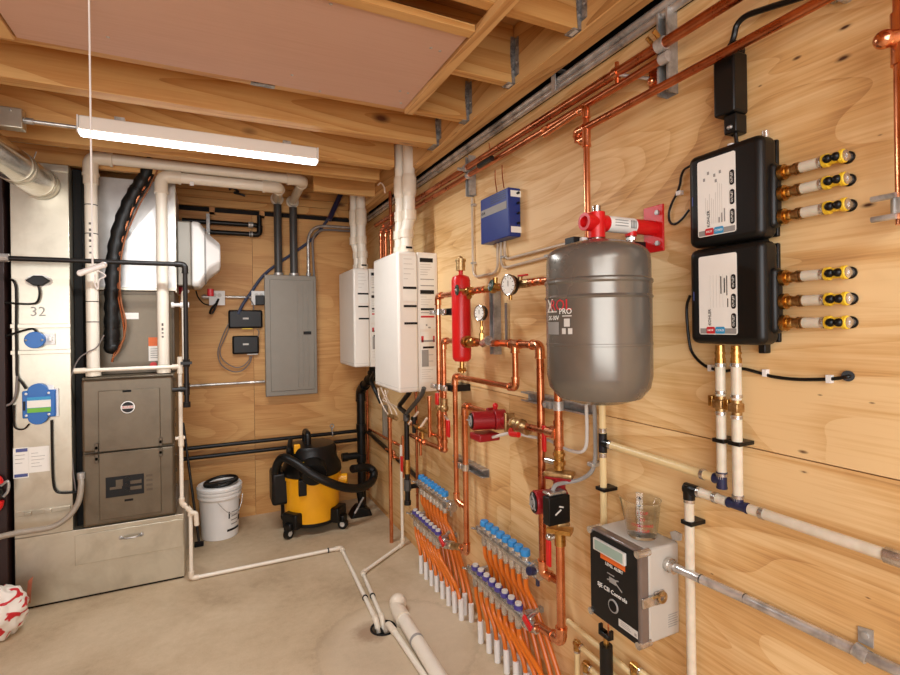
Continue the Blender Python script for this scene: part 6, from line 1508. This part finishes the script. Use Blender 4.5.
# small pins and hooks
# ================================================================== WATER HEATERS
hX = 1.0
def heater(near):
    if near: c = AX(397, 251, hX); cb = AX(397, 393, hX); far = AX(372.5, 259, hX); lb = 'near white tankless water heater covered in printed labels'
    else: c = AX(353, 268, hX); cb = AX(355, 368, hX); far = AX(338, 273, hX); lb = 'far white tankless water heater in the back corner'
    y0, z1, z0, y1 = c.y, c.z, cb.z, far.y
    if not near: y1 = y0+.485
    else: y1 = y0+.485
    t = thing('water_heater', lb, 'water heater', (hX, (y0+y1)/2, z0), 'white water heaters')
    part('back_case', MB().box((hX+.13, y0, z0), (XR-.001, y1, z1)), 'white_paint', t, .004)
    part('front_cover', MB().box((hX, y0-.0015, z0+.002), (hX+.1295, y1+.0015, z1)), 'white_paint', t, .014)
    part('base_trim', MB().box((hX+.003, y0-.003, z0+.03), (hX+.127, y0-.0016, z0+.033)).box((hX-.0012, y0+.01, z0+.03), (hX-.0001, y1-.01, z0+.033)), 'label_lgray', t)
    hz = z1-z0
    def LB(u0, v0, u1, v1, d=.0009, base=.0022): return MB().box((hX+.262*u0, y0-base-d, z1-hz*v0), (hX+.262*u1, y0-base, z1-hz*v1))
    def merge(L, d=.0009):
        m = MB()
        for a in L:
            q = LB(*a, d=d); m.add(q.v, q.f)
        return m
    # sheets on the two side panels
    part('label_sheet', merge([(.13, .03, .46, .35)] if near else [(.15, .03, .46, .35)], .0004), 'paper', t)
    part('label_sheet', merge([(.53, .02, .93, .55), (.55, .57, .75, .82), (.53, .82, .93, .93)], .0004), 'paper', t)
    k = merge([(.55, .04, .88, .07), (.55, .27, .90, .298), (.56, .40, .90, .416), (.60, .675, .88, .69), (.13, .248, .46, .265), (.14, .378, .46, .394), (.15, .53 if 0 else .50, .47, .516)])
    part('warning_bar', k, 'label_black', t)
    part('red_bar', merge([(.56, .455, .90, .468), (.56, .60, .62, .645), (.86, .60, .90, .645)]), 'label_red', t)
    m = merge([(.56, .63, .90, .643), (.56, .19, .90, .196), (.56, .235, .90, .242), (.56, .43, .90, .436), (.57, .735, .86, .738), (.57, .78, .86, .783), (.68, .515, .72, .528), (.74, .535, .80, .545)])
    part('label_rule', m, 'label_gray', t)
    m = MB(); rnd = random.Random(5)
    for a in range(5):
        q = LB(.15, .05+.035*a, .15+rnd.uniform(.1, .26), .055+.035*a, .0009); m.add(q.v, q.f)
        q = LB(.56, .085+.018*a, .56+rnd.uniform(.15, .3), .09+.018*a, .0009); m.add(q.v, q.f)
        q = LB(.56, .30+.018*a, .56+rnd.uniform(.15, .3), .304+.018*a, .0009); m.add(q.v, q.f)
        q = LB(.56, .84+.016*a, .56+rnd.uniform(.15, .3), .844+.016*a, .0009); m.add(q.v, q.f)
    part('label_text', m, 'label_lgray', t)
    part('photo_label', merge([(.57, .70 if near else .69, .74, .93 if 0 else .82)], .0012), 'label_gray', t, label='greyish picture label')
    # vents
    vx = (PXm(406, 245, y0+.14) if near else PXm(362, 262, y0+.14))
    return t, y0, y1, z0, z1
def PXm(px, py, Y): return AY(px, py, Y).x
hn = heater(True); hf = heater(False)
def vent(near, second):
    t_, y0, y1, z0, z1 = hn if near else hf
    y = y0+(.055 if not second else .125)
    r = .0365 if not second else .031
    if near: x0 = AY(406.5 if not second else 399.5, 240, y).x; x1 = AY(409 if not second else 400, 190, y).x
    else: x0 = AY(362.5 if not second else 357.5, 262, y).x; x1 = AY(361 if not second else 354, 222, y).x
    nm = ('near' if near else 'far')+' heater'
    t = thing('heater_vent', ('front' if not second else 'rear')+' white vent pipe rising from the '+nm, 'vent pipe', (x0, y, z1), 'heater vent pipes')
    zz = z1+.001
    P_ = [(x0, y, zz), (x0, y, zz+.13), (x1, y+.0, zz+.22), (x1, y, ZJ+.15)]
    part('pipe', MB().tube([V(p) for p in P_], r, 18, .05), 'pvc', t)
    mb = MB(); 
    for (a, b, k) in ((.09, .14, 1.2), (.20, .26, 1.2), (.37, .46, 1.24)): mb.cyl((x0 if a < .15 else x1, y, zz+a), (x0 if a < .15 else x1, y, zz+b), r*k, n=20)
    mb.cyl((x0, y, zz), (x0, y, zz+.04), r*1.22, n=20); mb.cyl((x1, y, zz+.345), (x1, y, zz+.37), r*1.03, r*1.24, n=20).cyl((x1, y, zz+.46), (x1, y, zz+.48), r*1.24, r*1.1, n=20)
    part('coupling', mb, 'pvc2', t)
    if not second: part('vent_label', MB().box((x0-.02, y-r*1.22-.002, zz+.02), (x0+.02, y-r*1.22+.004, zz+.032)), 'label_black', t)
for a in (True, False):
    for b in (False, True): vent(a, b)
# copper risers above the near heater, behind its vents
for i, (px, y0_, y1_, lb) in enumerate(((381, 232, 253, 'farthest'), (386, 232, 253, 'middle'), (391, 225, 250, 'nearest'))):
    a, b = R(px, y1_, .09), R(px, y0_, .09)
    t, _ = pipe('copper_riser', lb+' of three copper risers above the near heater beside its vent', 'copper pipe', [(XR-.09, a.y, 1.5), (XR-.09, a.y, b.z), (XR-.09, a.y-.25 if i < 2 else a.y, b.z+.02 if i < 2 else ZJ+.1)], .0115, 'copper_dull', 'solder', 1.28, group='copper risers by the heaters', do_snap=False)
cable('vent_wire', 'pale wire curling under joist behind the near heater vents', 'wire', [R(378, 185, .25), R(381, 183, .25), R(384, 187, .25), R(385, 193, .25)], .005, 'cream_wire')

# ------------------------------------------------------------------ piping under the heaters
ou = .09; hz0 = hn[3]
def ru(px, py, o=ou): return R(px, py, o)
t, _ = pipe('copper_drop', 'copper pipe falling from bare wire bundle to the concrete floor', 'copper pipe', [(XR-.12, ru(390.5, 470, .12).y, .0), (XR-.12, ru(390.5, 470, .12).y, ru(389, 417, .12).z)], .0135, 'copper', 'solder', 1.3, do_snap=False, ends=(1,))
part('top_block', MB().cyl((XR-.12, ru(390, 415, .12).y+.02, ru(389, 415, .12).z), (XR-.12, ru(390, 415, .12).y-.14, ru(389, 415, .12).z), .014), 'bronze', t)
t, _ = pipe('copper_drop', 'copper pipe going down close to the black corner pipe', 'copper pipe', [(XR-.03, ru(368, 470, .03).y, .1), (XR-.03, ru(368, 470, .03).y, ru(367, 384, .03).z)], .0115, 'copper_dull', 'solder', 1.3, do_snap=False)
t, _ = pipe('copper_drop', 'copper pipe dropping behind the blue capped manifold, farther from camera', 'copper pipe', [(XR-.05, ru(417, 470, .05).y, ru(416.5, 536, .05).z), (XR-.05, ru(417, 470, .05).y, hz0-.02)], .0095, 'copper_dull', 'solder', 1.3, do_snap=False)
t, _ = pipe('copper_drop', 'short thin copper pipe ending above the blue capped manifold', 'copper pipe', [(XR-.08, ru(420.5, 440, .08).y, ru(420, 455, .08).z), (XR-.08, ru(420.5, 440, .08).y, ru(420, 432, .08).z)], .009, 'copper', 'solder', 1.3, do_snap=False)
t, _ = pipe('copper_drop', 'bright copper pipe from underside of near heater to a brass cross', 'copper pipe', [(XR-.15, ru(429.5, 410, .15).y, ru(430, 437, .15).z), (XR-.15, ru(429.5, 410, .15).y, hz0+.0)], .0105, 'copper', 'solder', 1.3, do_snap=False, ends=(1,))
ln = [ru(369, 428, .05), ru(400, 441, .05)]
t, _ = pipe('copper_branch', 'copper pipe sloping along the wall from the corner column', 'copper pipe', [ru(369, 429, .045), ru(403, 447, .045)], .010, 'copper', 'solder', 1.3, do_snap=False, joints=((0, .8),))
t, _ = pipe('copper_branch', 'copper pipe along wall from manual valve to the twin line elbow', 'copper pipe', [(xS, yB2, R(440, 446, oS).z), V((xS, yB2-.0, R(440, 447, oS).z-.001)), ru(424, 442, .12), ru(411, 435, .12)], .0135, 'copper', 'solder', 1.3, do_snap=False, joints=((2, .3),))
# valves of the twin lines
for yq, lb, ya_, lev in ((yA_, 'farther', 397, (437, 393, 405)), (yB2, 'nearer', 412, (448, 420, 437))):
    zt_ = R(441, 398, oS).z; zb_ = R(440, 446, oS).z
    t = thing('ball_valve', 'brass valve with red lever on '+lb+' copper line beside the near heater', 'valve', (xS, yq, zb_))
    part('body', MB().cyl((xS, yq, zt_), (xS, yq, zt_-.06), .0185, n=12).ball((xS, yq, zt_-.05), .024), 'bronze', t)
    part('pipe', MB().cyl((xS, yq, zt_-.06), (xS, yq, zb_), .0135), 'copper', t)
    mb = MB()
    for k in (.35, .6, .85): mb.cyl((xS, yq, zt_+(zb_-zt_)*k-.009), (xS, yq, zt_+(zb_-zt_)*k+.009), .018)
    part('coupling', mb, 'solder', t)
    a, b = R(lev[0], lev[1], oS+.03), R(lev[0], lev[2], oS+.03)
    part('red_lever', MB().box((a.x-.007, a.y-.016, b.z), (a.x+.007, a.y+.016, a.z)), 'redplastic', t, .005); part('stem', MB().cyl((a.x, a.y, a.z), (xS, yq, a.z+.005), .007), 'nickel', t)
a, b = R(407, 430, .13), R(442, 428, .13); zq = (a.z+b.z)/2
t = thing('brass_manifold_line', 'level brass line with black valve under the near heater', 'brass pipe', (xS, a.y, zq))
part('pipe', MB().cyl((xS, a.y, zq), (xS, yB2+.02, zq), .0115), 'solder', t); mb = MB()
for k in (.05, .35, .5, .62): y = a.y+(yB2-a.y)*k; mb.cyl((xS, y+.03, zq), (xS, y-.03, zq), .0175, n=10)
part('brass_body', mb, 'brass', t); y = a.y+(yB2-a.y)*.22; part('black_wheel', MB().cyl((xS, y, zq-.05), (xS, y, zq+.05), .013).cyl((xS, y, zq+.03), (xS, y, zq+.05), .02), 'black', t)
part('drain_stub', MB().cyl((xS, a.y+(yB2-a.y)*.45, zq), (xS, a.y+(yB2-a.y)*.45, zq-.06), .011), 'brass', t)
for (x0, y0, x1, y1, lb) in ((409, 424, 418, 412, 'farther'), (421, 427, 427, 418, 'nearer')):
    one('drain_tube', MB().cyl(R(x0, y0, .14), R(x1, y1, .12), .0075), 'cream_wire', lb+' pale slanted tube under the near water heater', 'tube', 'pale slanted tubes')
# black Y of gas hoses and black drop pipe
j = R(406.5, 416, .14)
t = thing('gas_drop', 'black drop pipe with Y shaped hoses below the near heater', 'gas pipe', (j.x, j.y, .3))
zlow = R(409, 505, .14).z
part('pipe', MB().cyl((j.x, j.y, R(408, 488, .14).z), j, .0165), 'black_iron', t)
part('arm', MB().tube(smooth([j-Z_*.02, j+Z_*.015, R(399.5, 407, .14), R(403, 401, .14), R(409, 393, .14), R(411, 388, .14)]), .0155, 10), 'black_iron', t)
part('arm', MB().tube(smooth([j-Z_*.02, j+Z_*.01, R(412, 407, .14), R(417, 401, .14), R(422, 394, .14), R(424, 388, .14)]), .014, 10), 'dark_gray', t)
part('coupling', MB().cyl(j-Z_*.03, j+Z_*.01, .022).cyl((j.x, j.y, R(408, 480, .14).z), (j.x, j.y, R(408.5, 491, .14).z), .024, n=8), 'dark_gray', t)
part('drip_leg', MB().cyl((j.x, j.y, R(408.5, 491, .14).z), (j.x, j.y, zlow), .017), 'black_iron', t); part('end_cap', MB().cyl((j.x, j.y, zlow-.005), (j.x, j.y, zlow+.022), .023, n=8), 'black_iron', t)
part('red_handle', MB().box((j.x-.03, j.y+.02, R(404, 470, .14).z), (j.x-.02, j.y+.05, R(404, 455, .14).z)), 'redplastic', t, .004)
part('brass_valve', MB().cyl((j.x, j.y, R(408, 460, .14).z), (j.x, j.y, R(408, 474, .14).z), .0195, n=8), 'brass', t)
one('heater_hose', MB().tube(smooth([R(375, 372, .12), R(371, 380, .12), R(374, 388, .12), R(378, 396, .10), R(381, 403, .08)]), .016, 10), 'black_rubber', 'black hose hanging between the two white heaters', 'hose')
for i, pp in enumerate((((378, 388), (379, 396), (382, 404), (385, 410), (388, 414)), ((381, 388), (384, 395), (387, 402), (390, 408), (392, 414)), ((385, 390), (387, 398), (391, 405), (395, 410), (397, 415)), ((388, 391), (385, 397), (383, 400), (386, 402), (391, 404), (398, 408), (402, 412)))):
    cable('heater_wire', ORD(i)+' from the corner of four pale wires under the near heater', 'wire', [R(x, y, .15) for x, y in pp], .0048, 'cream_wire', 'pale wires under the near heater')
mb = MB()
for k in range(6): y = R(380+k*.5, 440, .03).y
for px in (383, 386): 
    pass
one('gray_control', MB().box(R(384, 434, .03)+V((-.01, -.02, -.04)), R(384, 410, .03)+V((.025, .02, .04))), 'panel_gray', 'narrow grey wiring strip on the wall behind the pale wires', 'wiring strip', bev=.003)
q = R(400, 446, .05); t, _ = pipe('copper_valve_line', 'copper line with small elbows near the white relief drain', 'copper pipe', [R(386, 449, .07), R(394, 452, .07), R(394, 457, .07), R(404, 460, .07)], .0095, 'copper', 'solder', 1.3, do_snap=False)
t, _ = pipe('copper_drop', 'copper pipe between black drop pipe and the white relief drain', 'copper pipe', [(XR-.06, ru(403, 460, .06).y, R(404, 478, .06).z), (XR-.06, ru(403, 460, .06).y, R(403, 436, .06).z)], .0095, 'copper', 'solder', 1.3, do_snap=False)

# ================================================================== RADIANT MANIFOLDS
def manifold(tag, ua, ub, la, lb_, ou_, ol_, capcol, far, feet):
    nm = 'farther' if far else 'nearer'
    res = {}
    for up, (p0, p1, o) in ((True, (ua, ub, ou_)), (False, (la, lb_, ol_))):
        a, b = R(*p0, o), R(*p1, o); z = (a.z+b.z)/2; a.z = b.z = z
        L = a.y-b.y; n = 8
        t = thing('manifold_bar', ('blue capped upper' if up else 'purple ringed lower')+' bar of the '+nm+' floor heating manifold', 'manifold', (XR-o, (a.y+b.y)/2, z), 'floor heating manifolds')
        part('bar', MB().cyl((XR-o, a.y+.015, z), (XR-o, b.y-.02, z), .0225, n=18), 'nickel', t)
        part('end_plug', MB().cyl((XR-o, a.y+.015, z), (XR-o, a.y+.045, z), .014, n=10).cyl((XR-o-.01, a.y+.03, z), (XR-o-.04, a.y+.035, z+.01), .006), 'nickel', t)
        ve = part('end_valve', MB().cyl((XR-o, b.y-.02, z), (XR-o, b.y-.085, z), .023, n=14).cyl((XR-o, b.y-.028, z), (XR-o, b.y-.04, z), .029, n=8).ball((XR-o, b.y-.055, z), .028), 'nickel', t)
        if up: part('valve_handle', MB().cyl((XR-o-.02, b.y-.06, z+.01), (XR-o-.045, b.y-.065, z+.018), .017, n=12).obox((XR-o-.01, b.y-.075, z-.03), (.01, .014, .03), X_, Y_), 'navy' if not far else 'nickel', ve)
        else: part('valve_handle', MB().obox((XR-o-.025, b.y-.075, z+.02), (.012, .06, .026), X_, (0, 1, .5)), 'redplastic', ve, .004)
        if not up: part('thermometer', MB().cyl((XR-o, b.y-.05, z+.02), (XR-o+.01, b.y-.10, z+.075), .009), 'nickel', t)
        ys = [a.y-L*(k+.5)/n for k in range(n)]
        for k, y in enumerate(ys):
            if up:
                part('flow_cap', MB().cyl((XR-o, y, z+.034), (XR-o, y, z+.060), .0215, .020, n=18), 'cap_blue', t, .004)
                part('cap_collar', MB().cyl((XR-o, y, z+.012), (XR-o, y, z+.0335), .017, n=12), 'nickel', t)
            else:
                part('flow_ring', MB().cyl((XR-o, y, z+.020), (XR-o, y, z+.036), .0200, n=16), 'purple', t)
                part('ring_cap', MB().cyl((XR-o, y, z+.0365), (XR-o, y, z+.046), .0145, n=14), 'label_lgray', t)
            part('port_nut', MB().cyl((XR-o, y, z-.014), (XR-o, y, z-.05), .0165, n=8).cyl((XR-o, y, z-.05), (XR-o, y, z-.06), .0135, n=10), 'nickel', t)
        for s in (a.y-L*.02, b.y+L*.02):
            part('wall_bracket', MB().box((XR-o+.02, s-.01, z-.01), (XR-.0006, s+.01, z+.01)), 'steel', t)
        res[up] = (ys, z, o)
    rnd = random.Random(11 if far else 23)
    for up in (True, False):
        ys, z, o = res[up]; lo = res[False]
        for k, y in enumerate(ys):
            ya_, yb_ = R(feet[0], 600, .075).y, R(feet[1], 600, .075).y
            yf = ya_+(yb_-ya_)*(2*k+(0 if not up else 1))/15+rnd.uniform(-.004, .004)
            of = .055 if up else .095
            p0 = V((XR-o, y, z-.055)); p3 = V((XR-of, yf, 0.0)); 
            if up: pts = [p0, V((XR-o+.004, y, z-.11)), V((XR-.052, y*.86+yf*.14, lo[1]+.02)), V((XR-.048, yf*.85+y*.15, .14)), p3]
            else: pts = [p0, V((XR-o+.002, y*.9+yf*.1, z-.11)), V((XR-of-.004, yf*.85+y*.15, .14)), p3]
            t = thing('floor_heating_tube', ORD(k)+' orange tube from the corner end of the '+nm+' '+('blue capped' if up else 'purple ringed')+' manifold bar', 'heating tube', p3, 'orange floor heating tubes')
            part('tube', MB().tube(smooth(pts, 7), .0102, 10), 'orange_pex', t)
            part('bend_sleeve', MB().cyl(p3, p3+Z_*(.10+rnd.uniform(-.01, .012))+V((.0, .002, 0)), .0145, n=12), 'white_plastic', t, label='white sleeve at the floor')
    return res
m1 = manifold('a', (420, 481.5), (447, 505.5), (414, 515), (440, 539), .085, .11, 0, True, (425, 468))
m2 = manifold('b', (482, 529.5), (529, 567.5), (473, 573), (522, 614), .085, .11, 0, False, (484, 560))
# copper stubs joining manifolds
ys, z, o = m1[False]
e = V((XR-o_, y465+.07, z465+.005)); s = V((XR-o, ys[-1]-.10, z))
for nm, a, b in (('farther', s, V((XR-o_, y465+.06, z465+.004))),):
    t = thing('manifold_tail', 'short pale nipple joining the '+nm+' purple ringed bar to its elbow', 'pipe fitting', a); part('nipple', MB().cyl(a, b, .0185, n=14), 'bronze', t); part('nut', MB().cyl(a, a.lerp(b, .45), .024, n=8), 'nickel', t)
ys, z, o = m2[False]
a = V((XR-o, ys[-1]-.115, z)); b = V((XR-oV-.005, R(541, 626, oV).y, R(541, 626, oV).z))
t = thing('manifold_tail', 'short pale nipple joining the nearer purple ringed bar to copper elbow', 'pipe fitting', a); part('nipple', MB().cyl(a, b, .0185, n=14), 'copper', t); part('nut', MB().cyl(a, a.lerp(b, .4), .025, n=8), 'nickel', t)

# ================================================================== LIGHT
def lamp(name, loc, sx, sy, e, col=(1, .96, .90), rot=(0, 0, 0)):
    l = bpy.data.lights.new(name, 'AREA'); l.shape = 'RECTANGLE'; l.size = sx; l.size_y = sy; l.energy = e; l.color = col
    o = bpy.data.objects.new(name, l); COL.objects.link(o); o.location = loc; o.rotation_euler = rot; return o
for i, (x, y, z, sx, sy) in enumerate(LIGHTS): lamp('strip_and_fill_lamp', (x, y, z-.004), sx, sy, (20, 5, 10)[i], (.93, .975, 1))  # first lamp serves the fixture in view, the others are added fill
# unseen fill light added behind the camera, dressed as an invented window
lamp('added_fill_light', (-.9, YN+.02, 1.6), 3.0, 1.6, 74, (.90, .96, 1), (pi/2, 0, 0))
struct('added_window_1', MB().box((-2.45, YN, .74), (.65, YN+.015, .79)).box((-2.45, YN, 2.41), (.65, YN+.015, 2.46)).box((-2.45, YN, .79), (-2.41, YN+.015, 2.41)).box((.61, YN, .79), (.65, YN+.015, 2.41)), 'white_paint')  # frame made up around the fill light
w = bpy.data.worlds.new('room_light'); SC.world = w; w.use_nodes = True
w.node_tree.nodes['Background'].inputs[0].default_value = (1, .97, .93, 1); w.node_tree.nodes['Background'].inputs[1].default_value = .12
SC.view_settings.view_transform = 'Standard'; SC.view_settings.look = 'None'; SC.view_settings.gamma = 1; SC.view_settings.use_curve_mapping = False
SC.view_settings.exposure = 0.4
SC.cycles.use_denoising = True
SC.cycles.max_bounces = 8; SC.cycles.diffuse_bounces = 5; SC.cycles.glossy_bounces = 5; SC.cycles.transmission_bounces = 8
SC.cycles.sample_clamp_indirect = 6
